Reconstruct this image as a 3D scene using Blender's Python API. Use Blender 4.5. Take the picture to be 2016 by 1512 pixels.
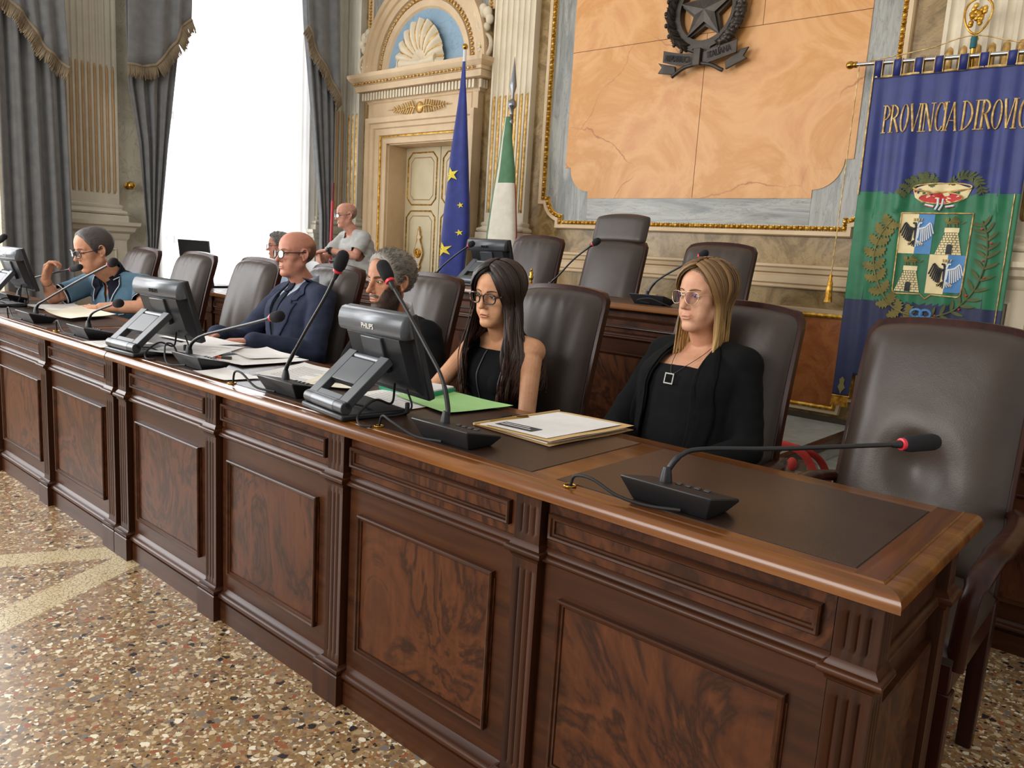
import bpy, bmesh, math, random
import numpy as np
from mathutils import Vector, Matrix, Euler, noise as mnoise
random.seed(7); np.random.seed(7)
PI = math.pi
scene = bpy.context.scene
for o in list(bpy.data.objects): bpy.data.objects.remove(o)
C = bpy.data.collections.new('council_chamber'); scene.collection.children.link(C)

# ------------------------------------------------------------------ camera, world, lights, exposure
cam_d = bpy.data.cameras.new('camera'); cam = bpy.data.objects.new('camera', cam_d); C.objects.link(cam)
cam_d.sensor_width = 36.0; cam_d.lens = 1538.51 / 2016 * 36.0; cam_d.clip_start = 0.02; cam_d.clip_end = 200
_r = Vector((0.74750749, 0.66149881, 0.0604308)); _u = Vector((-0.15350053, 0.08351008, 0.98461345)); _f = Vector((-0.64627405, 0.74528209, -0.16396483))
cam.matrix_world = Matrix(((_r.x, _u.x, -_f.x, 0.27793), (_r.y, _u.y, -_f.y, -1.20177), (_r.z, _u.z, -_f.z, 1.25217), (0, 0, 0, 1)))
scene.camera = cam
scene.view_settings.view_transform = 'Standard'; scene.view_settings.look = 'None'
scene.view_settings.gamma = 1.0; scene.view_settings.exposure = 0.0; scene.view_settings.use_curve_mapping = False
try:
    scene.cycles.use_denoising = True; scene.cycles.denoiser = 'OPENIMAGEDENOISE'
    scene.cycles.max_bounces = 8; scene.cycles.transparent_max_bounces = 16; scene.cycles.caustics_reflective = False; scene.cycles.caustics_refractive = False
    scene.cycles.sample_clamp_indirect = 6.0
except Exception: pass
world = bpy.data.worlds.new('world'); scene.world = world; world.use_nodes = True
wb = world.node_tree.nodes['Background']; wb.inputs[0].default_value = (1.0, 0.965, 0.92, 1); wb.inputs[1].default_value = 0.66

def area(name, loc, rot, sx, sy, power, col=(1, 1, 1)):
    l = bpy.data.lights.new(name, 'AREA'); l.shape = 'RECTANGLE'; l.size = sx; l.size_y = sy; l.energy = power; l.color = col
    o = bpy.data.objects.new(name, l); C.objects.link(o); o.location = loc; o.rotation_euler = rot
    return o
# daylight entering through the tall windows of the left wall further down the hall and opposite the benches
area('daylight_window_down_the_hall', (-6.9, -2.2, 2.6), (0, -PI / 2, 0), 3.4, 2.2, 300, (0.96, 0.98, 1.0))
area('daylight_window_opposite', (-2.6, -5.8, 2.9), (PI / 2 - 0.1, 0, -0.1), 4.0, 2.8, 330, (1.0, 0.965, 0.92))

# ------------------------------------------------------------------ helpers
def hexc(h, a=1.0):
    h = h.lstrip('#'); v = [int(h[i:i + 2], 16) / 255 for i in (0, 2, 4)]
    return tuple(((c / 12.92) if c <= 0.04045 else ((c + 0.055) / 1.055) ** 2.4) for c in v) + (a,)

class MB:
    """collects shapes, then links them as one mesh object"""
    def __init__(s): s.v = []; s.f = []; s.m = []; s.uv = {}; s.att = []
    def add(s, vs, fs, mi=0, M=None, uv=None, att=0.0):
        b = len(s.v)
        for p in vs:
            p = Vector(p)
            s.v.append(tuple(M @ p) if M is not None else tuple(p))
        s.att += [att] * len(vs)
        for k, f in enumerate(fs):
            if uv is not None: s.uv[len(s.f)] = [uv[i] for i in f]
            s.f.append(tuple(i + b for i in f)); s.m.append(mi)
        return s
    def box(s, a, b, mi=0, M=None):
        x0, y0, z0 = [min(p, q) for p, q in zip(a, b)]; x1, y1, z1 = [max(p, q) for p, q in zip(a, b)]
        v = [(x0, y0, z0), (x1, y0, z0), (x1, y1, z0), (x0, y1, z0), (x0, y0, z1), (x1, y0, z1), (x1, y1, z1), (x0, y1, z1)]
        return s.add(v, [(0, 3, 2, 1), (4, 5, 6, 7), (0, 1, 5, 4), (1, 2, 6, 5), (2, 3, 7, 6), (3, 0, 4, 7)], mi, M)
    def cbox(s, c, d, mi=0, M=None):
        return s.box([c[i] - d[i] / 2 for i in range(3)], [c[i] + d[i] / 2 for i in range(3)], mi, M)
    def prism(s, poly, ax, a, b, mi=0, M=None):
        """extrude a 2D polygon along axis ax from a to b; poly given in the other two axes in xyz order"""
        def P(p, t):
            return (t, p[0], p[1]) if ax == 'x' else (p[0], t, p[1]) if ax == 'y' else (p[0], p[1], t)
        n = len(poly); area2 = sum(poly[i][0] * poly[(i + 1) % n][1] - poly[(i + 1) % n][0] * poly[i][1] for i in range(n))
        if (area2 < 0) != (ax == 'y'): poly = poly[::-1]
        if a > b: a, b = b, a
        v = [P(p, a) for p in poly] + [P(p, b) for p in poly]
        f = [tuple(range(n))[::-1], tuple(range(n, 2 * n))] + [(i, (i + 1) % n, n + (i + 1) % n, n + i) for i in range(n)]
        return s.add(v, f, mi, M)
    def grid(s, fn, nu, nv, mi=0, closeu=False, closev=False, M=None, uvs=False, flip=False, att=0.0):
        v = []; uv = []
        for i in range(nu + (0 if closeu else 1)):
            for j in range(nv + (0 if closev else 1)):
                v.append(fn(i / nu, j / nv)); uv.append((i / nu, j / nv))
        W_ = nv + (0 if closev else 1); U_ = nu + (0 if closeu else 1); f = []
        for i in range(nu):
            for j in range(nv):
                a = i * W_ + j; b = ((i + 1) % U_) * W_ + j; c = ((i + 1) % U_) * W_ + (j + 1) % W_; d = i * W_ + (j + 1) % W_
                f.append((a, d, c, b) if flip else (a, b, c, d))
        return s.add(v, f, mi, M, uv if uvs else None, att)
    def tube(s, pts, rad, seg=10, mi=0, cap=True, M=None, flat=None, uvs=False, att=0.0, up=None):
        """swept tube; rad number or list; flat=(a,b) scales the cross-section"""
        pts = [Vector(p) for p in pts]; n = len(pts)
        if not hasattr(rad, '__len__'): rad = [rad] * n
        T = [(pts[min(i + 1, n - 1)] - pts[max(i - 1, 0)]).normalized() for i in range(n)]
        up = Vector(up) if up is not None else (Vector((0, 0, 1)) if abs(T[0].z) < 0.9 else Vector((1, 0, 0)))
        N = (up - T[0] * up.dot(T[0])).normalized(); v = []; uv = []
        fa, fb = flat or (1, 1)
        for i in range(n):
            N = (N - T[i] * N.dot(T[i])); N = N.normalized() if N.length > 1e-6 else T[i].orthogonal().normalized()
            B = T[i].cross(N)
            for k in range(seg):
                a = 2 * PI * k / seg
                v.append(pts[i] + (N * math.cos(a) * fa + B * math.sin(a) * fb) * rad[i]); uv.append((k / seg, i / max(1, n - 1)))
        f = [(i * seg + k, i * seg + (k + 1) % seg, (i + 1) * seg + (k + 1) % seg, (i + 1) * seg + k) for i in range(n - 1) for k in range(seg)]
        if cap: f += [tuple(range(seg))[::-1], tuple(range((n - 1) * seg, n * seg))]
        return s.add(v, f, mi, M, uv if uvs else None, att)
    def lathe(s, prof, seg=24, mi=0, M=None):
        """profile of (r, z) turned about z"""
        n = len(prof)
        v = [(r * math.cos(2 * PI * k / seg), r * math.sin(2 * PI * k / seg), z) for r, z in prof for k in range(seg)]
        f = [(i * seg + k, i * seg + (k + 1) % seg, (i + 1) * seg + (k + 1) % seg, (i + 1) * seg + k) for i in range(n - 1) for k in range(seg)]
        f += [tuple(range(seg))[::-1], tuple(range((n - 1) * seg, n * seg))]
        return s.add(v, f, mi, M)
    def ell(s, c, r, nu=20, nv=12, mi=0, M=None):
        c = Vector(c)
        if not hasattr(r, '__len__'): r = (r, r, r)
        v = [c + Vector((0, 0, -r[2]))]
        for j in range(1, nv):
            t = -PI / 2 + PI * j / nv
            for i in range(nu):
                a = 2 * PI * i / nu
                v.append(c + Vector((r[0] * math.cos(t) * math.cos(a), r[1] * math.cos(t) * math.sin(a), r[2] * math.sin(t))))
        v.append(c + Vector((0, 0, r[2]))); L = len(v) - 1
        f = [(0, 1 + (i + 1) % nu, 1 + i) for i in range(nu)]
        for j in range(nv - 2):
            for i in range(nu):
                a = 1 + j * nu + i; b = 1 + j * nu + (i + 1) % nu
                f.append((a, b, b + nu, a + nu))
        b0 = 1 + (nv - 2) * nu
        f += [(b0 + i, b0 + (i + 1) % nu, L) for i in range(nu)]
        return s.add(v, f, mi, M)
    def caps(s, a, b, ra, rb, nu=18, mi=0, M=None, fa=1.0, fb=1.0, up=None):
        """tapered capsule with round ends"""
        a = Vector(a); b = Vector(b); d = (b - a).normalized(); pts = []; rr = []
        for k in range(6):
            t = PI / 2 * k / 5; pts.append(a - d * ra * math.cos(t)); rr.append(max(ra * math.sin(t), 1e-4))
        for k in range(1, 4): pts.append(a.lerp(b, k / 4)); rr.append(ra + (rb - ra) * k / 4)
        for k in range(6):
            t = PI / 2 * k / 5; pts.append(b + d * rb * math.sin(t)); rr.append(max(rb * math.cos(t), 1e-4))
        return s.tube(pts, rr, nu, mi, True, M, (fa, fb), up=up)
    def mesh(s, name, mats, smooth=None):
        me = bpy.data.meshes.new(name); me.from_pydata([tuple(p) for p in s.v], [], s.f)
        for m in (mats if isinstance(mats, (list, tuple)) else [mats]): me.materials.append(m)
        if any(s.m): me.polygons.foreach_set('material_index', s.m)
        if s.uv:
            L = me.uv_layers.new(name='UVMap'); k = 0
            for pi, p in enumerate(me.polygons):
                q = s.uv.get(pi)
                for j in range(p.loop_total):
                    if q: L.data[p.loop_start + j].uv = q[j]
        if any(s.att):
            A = me.attributes.new('rnd', 'FLOAT', 'POINT'); A.data.foreach_set('value', s.att)
        me.update()
        if smooth is not None:
            me.polygons.foreach_set('use_smooth', [True] * len(me.polygons))
            if smooth < 179: me.set_sharp_from_angle(angle=math.radians(smooth))
        return me
    def build(s, name, mats, parent=None, smooth=None, bevel=0, seg=2, subsurf=0, label=None):
        o = bpy.data.objects.new(name, s.mesh(name, mats, smooth)); C.objects.link(o)
        if parent is not None: o.parent = parent
        if bevel:
            m = o.modifiers.new('bevel', 'BEVEL'); m.width = bevel; m.segments = seg; m.limit_method = 'ANGLE'; m.angle_limit = math.radians(40); m.use_clamp_overlap = True
            if smooth is None:
                o.data.polygons.foreach_set('use_smooth', [True] * len(o.data.polygons)); o.data.set_sharp_from_angle(angle=math.radians(50))
        if subsurf:
            m = o.modifiers.new('sub', 'SUBSURF'); m.levels = subsurf; m.render_levels = subsurf
        if label: o['label'] = label
        return o

def tag(o, label, cat, group=None):
    o['label'] = label; o['category'] = cat
    if group: o['group'] = group
    return o
def thing(name, label, cat, loc=(0, 0, 0), rotz=0.0, group=None):
    o = bpy.data.objects.new(name, None); C.objects.link(o); o.location = loc; o.rotation_euler = (0, 0, rotz); o.empty_display_size = 0.1
    return tag(o, label, cat, group)
def struct(o): o['kind'] = 'structure'; return o
def dup(root, loc, rotz, label, group=None, name=None):
    def cp(o, par):
        c = o.copy(); C.objects.link(c); c.parent = par
        for ch in list(kids[o.name]): cp(ch, c)
        return c
    kids = {}
    def walk(o):
        kids[o.name] = list(o.children)
        for ch in o.children: walk(ch)
    walk(root)
    r = cp(root, None); r.location = loc; r.rotation_euler = (0, 0, rotz); r['label'] = label
    if group: r['group'] = group
    return r
def rot(ax, a): return Matrix.Rotation(a, 4, ax)
def tr(*p): return Matrix.Translation(Vector(p))
def arc(cx, cy, r, a0, a1, n): return [(cx + r * math.cos(a0 + (a1 - a0) * k / n), cy + r * math.sin(a0 + (a1 - a0) * k / n)) for k in range(n + 1)]
def curve(pts, n=8):
    """smooth Catmull-Rom path through points"""
    P = [Vector(p) for p in pts]; P = [P[0] * 2 - P[1]] + P + [P[-1] * 2 - P[-2]]; out = []
    for i in range(1, len(P) - 2):
        a, b, c, d = P[i - 1:i + 3]
        for k in range(n):
            t = k / n
            out.append(0.5 * ((2 * b) + (c - a) * t + (2 * a - 5 * b + 4 * c - d) * t * t + (3 * b - a - 3 * c + d) * t ** 3))
    return out + [P[-2]]

# ------------------------------------------------------------------ materials
class NT:
    def __init__(s, name):
        s.m = bpy.data.materials.new(name); s.m.use_nodes = True; s.t = s.m.node_tree; s.b = s.t.nodes['Principled BSDF']; s.out = s.t.nodes['Material Output']
    def n(s, typ, **kw):
        x = s.t.nodes.new(typ)
        for k, v in kw.items():
            if k in x.inputs: x.inputs[k].default_value = v
            else: setattr(x, k, v)
        return x
    def l(s, a, b): s.t.links.new(a, b)
    def set(s, **kw):
        for k, v in kw.items():
            k = k.replace('_', ' ')
            if k in s.b.inputs: s.b.inputs[k].default_value = v
        return s
    def co(s, scale=(1, 1, 1), kind='Object', rotation=(0, 0, 0), loc=(0, 0, 0)):
        tc = s.n('ShaderNodeTexCoord'); mp = s.n('ShaderNodeMapping'); mp.inputs['Scale'].default_value = scale; mp.inputs['Rotation'].default_value = rotation; mp.inputs['Location'].default_value = loc
        s.l(tc.outputs[kind], mp.inputs[0]); return mp.outputs[0]
    def noise(s, vec, scale, detail=4, rough=0.55, dist=0.0):
        x = s.n('ShaderNodeTexNoise'); x.inputs['Scale'].default_value = scale; x.inputs['Detail'].default_value = detail; x.inputs['Roughness'].default_value = rough; x.inputs['Distortion'].default_value = dist
        s.l(vec, x.inputs['Vector']); return x.outputs['Fac']
    def ramp(s, fac, stops, interp='LINEAR'):
        x = s.n('ShaderNodeValToRGB'); cr = x.color_ramp; cr.interpolation = interp
        while len(cr.elements) < len(stops): cr.elements.new(0.5)
        for e, (p, c) in zip(cr.elements, stops): e.position = p; e.color = hexc(c) if isinstance(c, str) else c
        s.l(fac, x.inputs[0]); return x.outputs[0]
    def mix(s, fac, a, b, typ='MIX'):
        x = s.n('ShaderNodeMix'); x.data_type = 'RGBA'; x.blend_type = typ
        for sock, val in ((0, fac), (6, a), (7, b)):
            if isinstance(val, (int, float)): x.inputs[sock].default_value = val
            elif isinstance(val, str): x.inputs[sock].default_value = hexc(val)
            elif isinstance(val, tuple): x.inputs[sock].default_value = val
            else: s.l(val, x.inputs[sock])
        return x.outputs[2]
    def math(s, op, a, b=None):
        x = s.n('ShaderNodeMath'); x.operation = op
        for k, v in enumerate((a, b)):
            if v is None: continue
            if isinstance(v, (int, float)): x.inputs[k].default_value = v
            else: s.l(v, x.inputs[k])
        return x.outputs[0]
    def col(s, sock): s.l(sock, s.b.inputs['Base Color']); return s
    def bump(s, h, strength=0.3, dist=0.01):
        x = s.n('ShaderNodeBump'); x.inputs['Strength'].default_value = strength; x.inputs['Distance'].default_value = dist
        s.l(h, x.inputs['Height']); s.l(x.outputs[0], s.b.inputs['Normal']); return s
    def rough(s, sock): s.l(sock, s.b.inputs['Roughness']); return s

def plain(name, c, rough=0.5, metal=0.0, **kw):
    t = NT(name); t.set(Base_Color=hexc(c), Roughness=rough, Metallic=metal, **kw); return t.m
def fabric(name, c, c2=None, rough=0.9, scale=400, bump=0.25, sheen=0.15):
    t = NT(name); v = t.co(); t.col(t.ramp(t.noise(v, 14, 5), [(0.3, c2 or c), (0.7, c)])); t.set(Roughness=rough, Sheen_Weight=sheen)
    t.bump(t.noise(v, scale, 2), bump, 0.002); return t.m
def wood(name, dark, mid, light, rough=0.28, scale=1.0, burl=False, axis='z'):
    t = NT(name); st = {'z': (26, 26, 1.6), 'x': (1.6, 26, 26), 'y': (26, 1.6, 26)}[axis]
    v = t.co(tuple(x * scale for x in st)); grain = t.noise(v, 1.0, 6, 0.6, 0.6)
    if burl:
        b = t.co((1.0, 1.0, 0.62)); big = t.noise(b, 3.1 * scale, 8, 0.58, 2.2); fine = t.noise(t.co((60, 60, 7)), 1.0, 4)
        c = t.ramp(big, [(0.28, mid), (0.38, light), (0.43, dark), (0.455, mid), (0.53, light), (0.585, dark), (0.61, mid), (0.70, light)])
        c = t.mix(t.ramp(fine, [(0.35, '000000'), (0.7, 'ffffff')]), t.mix(0.35, c, dark), c)
    else:
        c = t.ramp(grain, [(0.25, dark), (0.5, mid), (0.8, light)])
    t.col(c); t.set(Roughness=rough, Specular_IOR_Level=0.5 if rough < 0.25 else 0.26); t.bump(grain, 0.05, 0.002); return t.m
def marble(name, stops, scale=2.0, dist=1.5, vein=None, rough=0.3, sc=(1, 1, 1), rotation=(0, 0, 0), detail=9):
    t = NT(name); v = t.co(sc, rotation=rotation); c = t.ramp(t.noise(v, scale, detail, 0.62, dist), stops)
    if vein:
        n = t.noise(v, scale * 1.7, 6, 0.6, dist * 1.3); e = t.math('ABSOLUTE', t.math('SUBTRACT', n, 0.5))
        c = t.mix(t.ramp(e, [(0.0, 'ffffff'), (0.012, '000000')]), c, t.mix(0.55, c, vein))
    t.col(c); t.set(Roughness=rough); return t.m

M = {}
M['wood'] = wood('mahogany', '#1f0f08', '#371c0e', '#472713', 0.4)
M['woodh'] = wood('mahogany_rail', '#241108', '#3d200f', '#4e2c16', 0.36, axis='x')
M['burl'] = wood('burl_veneer', '#2b150a', '#472512', '#5b331b', 0.4, burl=True)
M['top'] = wood('polished_walnut', '#4a2810', '#6b3f1a', '#8a5a28', 0.21, axis='x')
M['topend'] = wood('polished_walnut_end', '#40220f', '#5e3517', '#794a22', 0.21, axis='y')
M['chairwood'] = wood('chair_mahogany', '#1d0c08', '#32160f', '#431f15', 0.3)
def leather(name, c, c2, rough=0.36):
    t = NT(name); v = t.co(); t.col(t.ramp(t.noise(v, 6, 6), [(0.3, c), (0.75, c2)])); t.set(Roughness=rough, Specular_IOR_Level=0.45)
    vo = t.n('ShaderNodeTexVoronoi'); vo.inputs['Scale'].default_value = 420; t.l(v, vo.inputs['Vector'])
    x = t.math('ADD', t.math('MULTIPLY', vo.outputs['Distance'], 0.25), t.noise(v, 22, 5, 0.6)); t.bump(x, 0.16, 0.004); return t.m
M['leather'] = leather('taupe_leather', '#362b25', '#42372f', 0.40)
M['pad'] = leather('desk_leather', '#2f2019', '#3a291f', 0.33)
M['black'] = plain('black_plastic', '#17181b', 0.42)
M['blackmat'] = plain('black_rubber', '#0e0e10', 0.7)
M['foam'] = fabric('black_foam', '#0c0c0f', '#16161a', 0.95, 900, 0.6, 0.0)
M['grey'] = plain('charcoal_plastic', '#34373b', 0.38)
M['silver'] = plain('dark_silver_plastic', '#55595e', 0.34, 0.25)
M['chrome'] = plain('chrome', '#c9c9c9', 0.18, 1.0)
M['brass'] = plain('brass', '#b48a3c', 0.25, 1.0)
M['steel'] = plain('brushed_steel', '#8d8f93', 0.35, 0.9)
M['red'] = plain('red_ring', '#d42a3c', 0.4)
M['screen'] = plain('dark_screen', '#07080a', 0.12)
M['paper'] = fabric('white_paper', '#e8e6e2', '#dedcd8', 0.85, 200, 0.05, 0.0)
M['cream_paper'] = fabric('cream_paper', '#e9e2cc', '#e2dac2', 0.85, 200, 0.05, 0.0)
M['ink'] = plain('printed_ink', '#3c3c40', 0.8)
M['inkl'] = plain('printed_text', '#8b8a88', 0.85)
M['kraft'] = fabric('kraft_folder', '#cfae78', '#c2a06a', 0.75, 150, 0.1, 0.0)
M['green_paper'] = fabric('green_card', '#a9d98e', '#9fd083', 0.8, 150, 0.05, 0.0)
M['green_cover'] = plain('green_cover', '#1f8a63', 0.5)
M['orange'] = plain('orange_plastic', '#d4542c', 0.4)
def gold(name, a='#7d5413', b='#c8942f', c='#f0cf74', rough=0.36):
    t = NT(name); v = t.co(); t.col(t.ramp(t.noise(v, 30, 4), [(0.3, a), (0.52, b), (0.75, c)])); t.set(Roughness=rough, Metallic=0.7); return t.m
M['gold'] = gold('gilding')
M['palegold'] = gold('pale_gilding', '#a67c3e', '#d0a862', '#e8cb92', 0.45)
M['tan'] = fabric('tan_stucco', '#b99a72', '#a98a62', 0.7, 60, 0.1, 0.0)
def stucco(name, c, c2, rough=0.6):
    t = NT(name); v = t.co(); t.col(t.ramp(t.noise(v, 5, 8, 0.6), [(0.3, c2), (0.7, c)])); t.set(Roughness=rough); t.bump(t.noise(v, 90, 3), 0.06, 0.003); return t.m
M['cream'] = stucco('cream_stucco', '#d6bd99', '#c6ab86')
M['creamp'] = stucco('pale_cream_stucco', '#dfd2b8', '#d0c2a6')
M['stone'] = stucco('grey_cream_stucco', '#cbc6b5', '#bab4a3')
M['doorpaint'] = stucco('door_paint', '#cfc3a0', '#c3b592', 0.45)
M['blue'] = marble('blue_plaster', [(0.3, '#7f9cb2'), (0.7, '#90abbd')], 3, 0.6, '#5f7a92', 0.6)
M['brownmarble'] = marble('brown_marble', [(0.22, '#5c4826'), (0.38, '#7b6338'), (0.5, '#a0865a'), (0.62, '#745c33'), (0.8, '#aa9263')], 3.2, 1.4, '#473718', 0.34)
M['greymarble'] = marble('grey_marble', [(0.25, '#5c5f62'), (0.42, '#84857f'), (0.55, '#a3a299'), (0.7, '#75777a'), (0.82, '#94948c')], 3.6, 1.0, '#44484d', 0.34, (2.6, 1, 0.3), (0, 0.12, 0))
M['greymarbleh'] = marble('grey_marble_rail', [(0.25, '#5c5f62'), (0.42, '#84857f'), (0.55, '#a3a299'), (0.7, '#75777a'), (0.82, '#94948c')], 3.6, 1.0, '#44484d', 0.34, (0.3, 1, 2.6), (0, 0.10, 0))
M['palemarble'] = marble('pale_marble', [(0.25, '#a39d8a'), (0.5, '#c6bfaa'), (0.75, '#ddd8c8')], 2.0, 1.6, '#7b7058', 0.35)
M['ochre'] = marble('ochre_marble', [(0.22, '#b8794a'), (0.36, '#cd9058'), (0.46, '#d9a268'), (0.55, '#cb8f4e'), (0.66, '#d8a063'), (0.8, '#ddb27c')], 1.2, 1.2, None, 0.45)
_o = M['ochre'].node_tree; _n = NT.__new__(NT); _n.m = M['ochre']; _n.t = _o; _n.b = _o.nodes['Principled BSDF']
_v = _n.co((1, 1, 1)); _w = _n.t.nodes.new('ShaderNodeMix'); _w.data_type = 'VECTOR'; _w.inputs[0].default_value = 0.22; _q = _n.t.nodes.new('ShaderNodeTexNoise'); _q.inputs['Scale'].default_value = 3.0; _q.inputs['Detail'].default_value = 6
_n.l(_v, _q.inputs['Vector']); _n.l(_v, _w.inputs[4]); _n.l(_q.outputs['Color'], _w.inputs[5]); _e = _n.t.nodes.new('ShaderNodeTexVoronoi'); _e.feature = 'DISTANCE_TO_EDGE'; _e.inputs['Scale'].default_value = 1.5; _n.l(_w.outputs[1], _e.inputs['Vector'])
_k = _n.math('MULTIPLY', _n.ramp(_e.outputs['Distance'], [(0.0, 'ffffff'), (0.008, '000000')]), _n.ramp(_n.noise(_v, 1.6, 2), [(0.45, '000000'), (0.6, 'ffffff')]))
_n.col(_n.mix(_k, _n.b.inputs['Base Color'].links[0].from_socket, '#a3643a'))
M['orangemarble'] = marble('orange_marble', [(0.25, '#7d4320'), (0.45, '#9c5a2c'), (0.6, '#ad6a37'), (0.8, '#87491f')], 5, 2.0, '#6b3a1c', 0.35)
M['curtain'] = fabric('grey_blue_velvet', '#767879', '#66686a', 0.85, 500, 0.2, 0.35)
M['fringe'] = fabric('gold_brown_fringe', '#8f8068', '#7a6b54', 0.85, 300, 0.5, 0.1)
M['carpet'] = fabric('grey_carpet', '#8f9084', '#77786c', 0.95, 260, 0.6, 0.2)
t = NT('sheer_curtain'); tb = t.n('ShaderNodeBsdfTransparent'); tl = t.n('ShaderNodeBsdfTranslucent'); tl.inputs[0].default_value = (0.95, 0.95, 0.97, 1); df = t.n('ShaderNodeBsdfDiffuse'); df.inputs[0].default_value = (0.93, 0.93, 0.95, 1)
m1 = t.n('ShaderNodeMixShader'); m1.inputs[0].default_value = 0.35; t.l(tl.outputs[0], m1.inputs[1]); t.l(df.outputs[0], m1.inputs[2])
m2 = t.n('ShaderNodeMixShader'); m2.inputs[0].default_value = 0.72; t.l(tb.outputs[0], m2.inputs[1]); t.l(m1.outputs[0], m2.inputs[2]); t.l(m2.outputs[0], t.out.inputs[0]); M['sheer'] = t.m
t = NT('bright_daylit_pane'); t.set(Base_Color=(1, 1, 1, 1), Emission_Color=(0.97, 0.98, 1.0, 1), Emission_Strength=5.0); M['pane'] = t.m
# terrazzo: stone chips of two sizes in a tan binder, and two bands of cream mosaic
t = NT('terrazzo'); v = t.co((1, 1, 1))
wv = t.n('ShaderNodeMix'); wv.data_type = 'VECTOR'; wv.inputs[0].default_value = 0.012
nv = t.n('ShaderNodeTexNoise'); nv.inputs['Scale'].default_value = 45; t.l(v, nv.inputs['Vector']); t.l(v, wv.inputs[4]); t.l(nv.outputs['Color'], wv.inputs[5]); vw = wv.outputs[1]
def vor(scale, feat='F1', vec=None):
    x = t.n('ShaderNodeTexVoronoi'); x.feature = feat; x.inputs['Scale'].default_value = scale; t.l(vec or vw, x.inputs['Vector']); return x
chip = ['#9c8162', '#d6c6a6', '#7d5a44', '#8f7355', '#e9dfc6', '#6b5645', '#a5845f', '#2f2b2c', '#836a4b', '#bfa985', '#96593c', '#ab9370', '#77716b', '#7c654c', '#cdb895', '#93775a']
def chips(scale, gap, dens):
    a = vor(scale); e = vor(scale, 'DISTANCE_TO_EDGE'); s_ = t.n('ShaderNodeSeparateColor'); t.l(a.outputs['Color'], s_.inputs[0])
    c = t.ramp(s_.outputs[0], [(i / 16, k) for i, k in enumerate(chip)], 'CONSTANT')
    m = t.math('MULTIPLY', t.math('GREATER_THAN', e.outputs['Distance'], gap), t.math('LESS_THAN', s_.outputs[1], dens)); return c, m
c2, m2_ = chips(120, 0.05, 0.75); c1, m1_ = chips(52, 0.10, 0.5)
base = t.mix(m2_, t.ramp(t.noise(v, 60, 3), [(0.3, '#84663f'), (0.7, '#9c7d52')]), c2); base = t.mix(m1_, base, c1)
sx = t.n('ShaderNodeSeparateXYZ'); t.l(v, sx.inputs[0]); X_, Y_ = sx.outputs[0], sx.outputs[1]
def band(x0, y0, dx, dy, w):
    d = t.math('ADD', t.math('MULTIPLY', t.math('SUBTRACT', X_, x0), dy), t.math('MULTIPLY', t.math('SUBTRACT', Y_, y0), -dx)); return t.math('LESS_THAN', t.math('ABSOLUTE', d), w)
bm_ = t.math('MAXIMUM', band(-2.955, -0.34, 0.45, 0.893, 0.062), band(-2.47, -0.413, -0.43, 0.903, 0.066))
be = vor(72, 'DISTANCE_TO_EDGE'); bc = t.mix(t.math('GREATER_THAN', be.outputs['Distance'], 0.06), '#8a7350', t.ramp(t.noise(v, 30, 2), [(0.3, '#c4b088'), (0.7, '#d4c39c')]))
t.col(t.mix(bm_, base, bc)); t.set(Roughness=0.27, Specular_IOR_Level=0.5); t.bump(t.noise(v, 120, 2), 0.03, 0.002); M['terrazzo'] = t.m
# ------------------------------------------------------------------ the hall: floor, walls, window, door, mouldings
YB, XL = 4.2, -7.0
def mould(mb, path, prof, closed, P, mi=0, flip=False):
    """mitred moulding: path of 2D points, profile of (sideways offset, height off the plane); P(a, b, h) places a point"""
    n = len(path); mit = []
    for i in range(n):
        p = Vector(path[i]); a = Vector(path[i - 1]) if (i or closed) else None; b = Vector(path[(i + 1) % n]) if (i < n - 1 or closed) else None
        d1 = (p - a).normalized() if a is not None else (b - p).normalized(); d2 = (b - p).normalized() if b is not None else d1
        n1 = Vector((-d1.y, d1.x)); n2 = Vector((-d2.y, d2.x)); m = n1 + n2
        m = m.normalized() if m.length > 1e-6 else n1
        mit.append(m / max(0.35, m.dot(n1)))
    k = len(prof); v = [P(path[i][0] + mit[i].x * d, path[i][1] + mit[i].y * d, h) for i in range(n) for d, h in prof]; f = []
    for i in range(n if closed else n - 1):
        for j in range(k - 1):
            q = (i * k + j, ((i + 1) % n) * k + j, ((i + 1) % n) * k + j + 1, i * k + j + 1); f.append(q[::-1] if flip else q)
    if not closed: f += [tuple(range(k)), tuple(range((n - 1) * k, n * k))[::-1]]
    return mb.add(v, f, mi)
PB = lambda y0: (lambda a, b, h: (a, y0 - h, b))       # on the back wall
PL = lambda x0: (lambda a, b, h: (x0 + h, a, b))       # on the left wall
def rect(x0, z0, x1, z1): return [(x0, z0), (x1, z0), (x1, z1), (x0, z1)]
def walk(path, step, closed=False):
    pts = [Vector(p) for p in path] + ([Vector(path[0])] if closed else []); out = []; left = step / 2
    for a, b in zip(pts, pts[1:]):
        L = (b - a).length; t = left
        while t < L: out.append((a.lerp(b, t / L), (b - a).normalized())); t += step
        left = t - L
    return out

mb = MB(); mb.box((XL - 0.3, -7, -0.1), (3.6, YB + 0.5, 0)); struct(mb.build('floor', M['terrazzo']))
# back wall with the door opening
mb = MB(); DX0, DX1, DZ = -6.30, -5.22, 2.295
mb.box((XL - 0.3, YB, 0), (DX0, YB + 0.3, 5.4)); mb.box((DX1, YB, 0), (3.6, YB + 0.3, 5.4)); mb.box((DX0, YB, DZ), (DX1, YB + 0.3, 5.4))
struct(mb.build('wall_back', M['brownmarble']))
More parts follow.
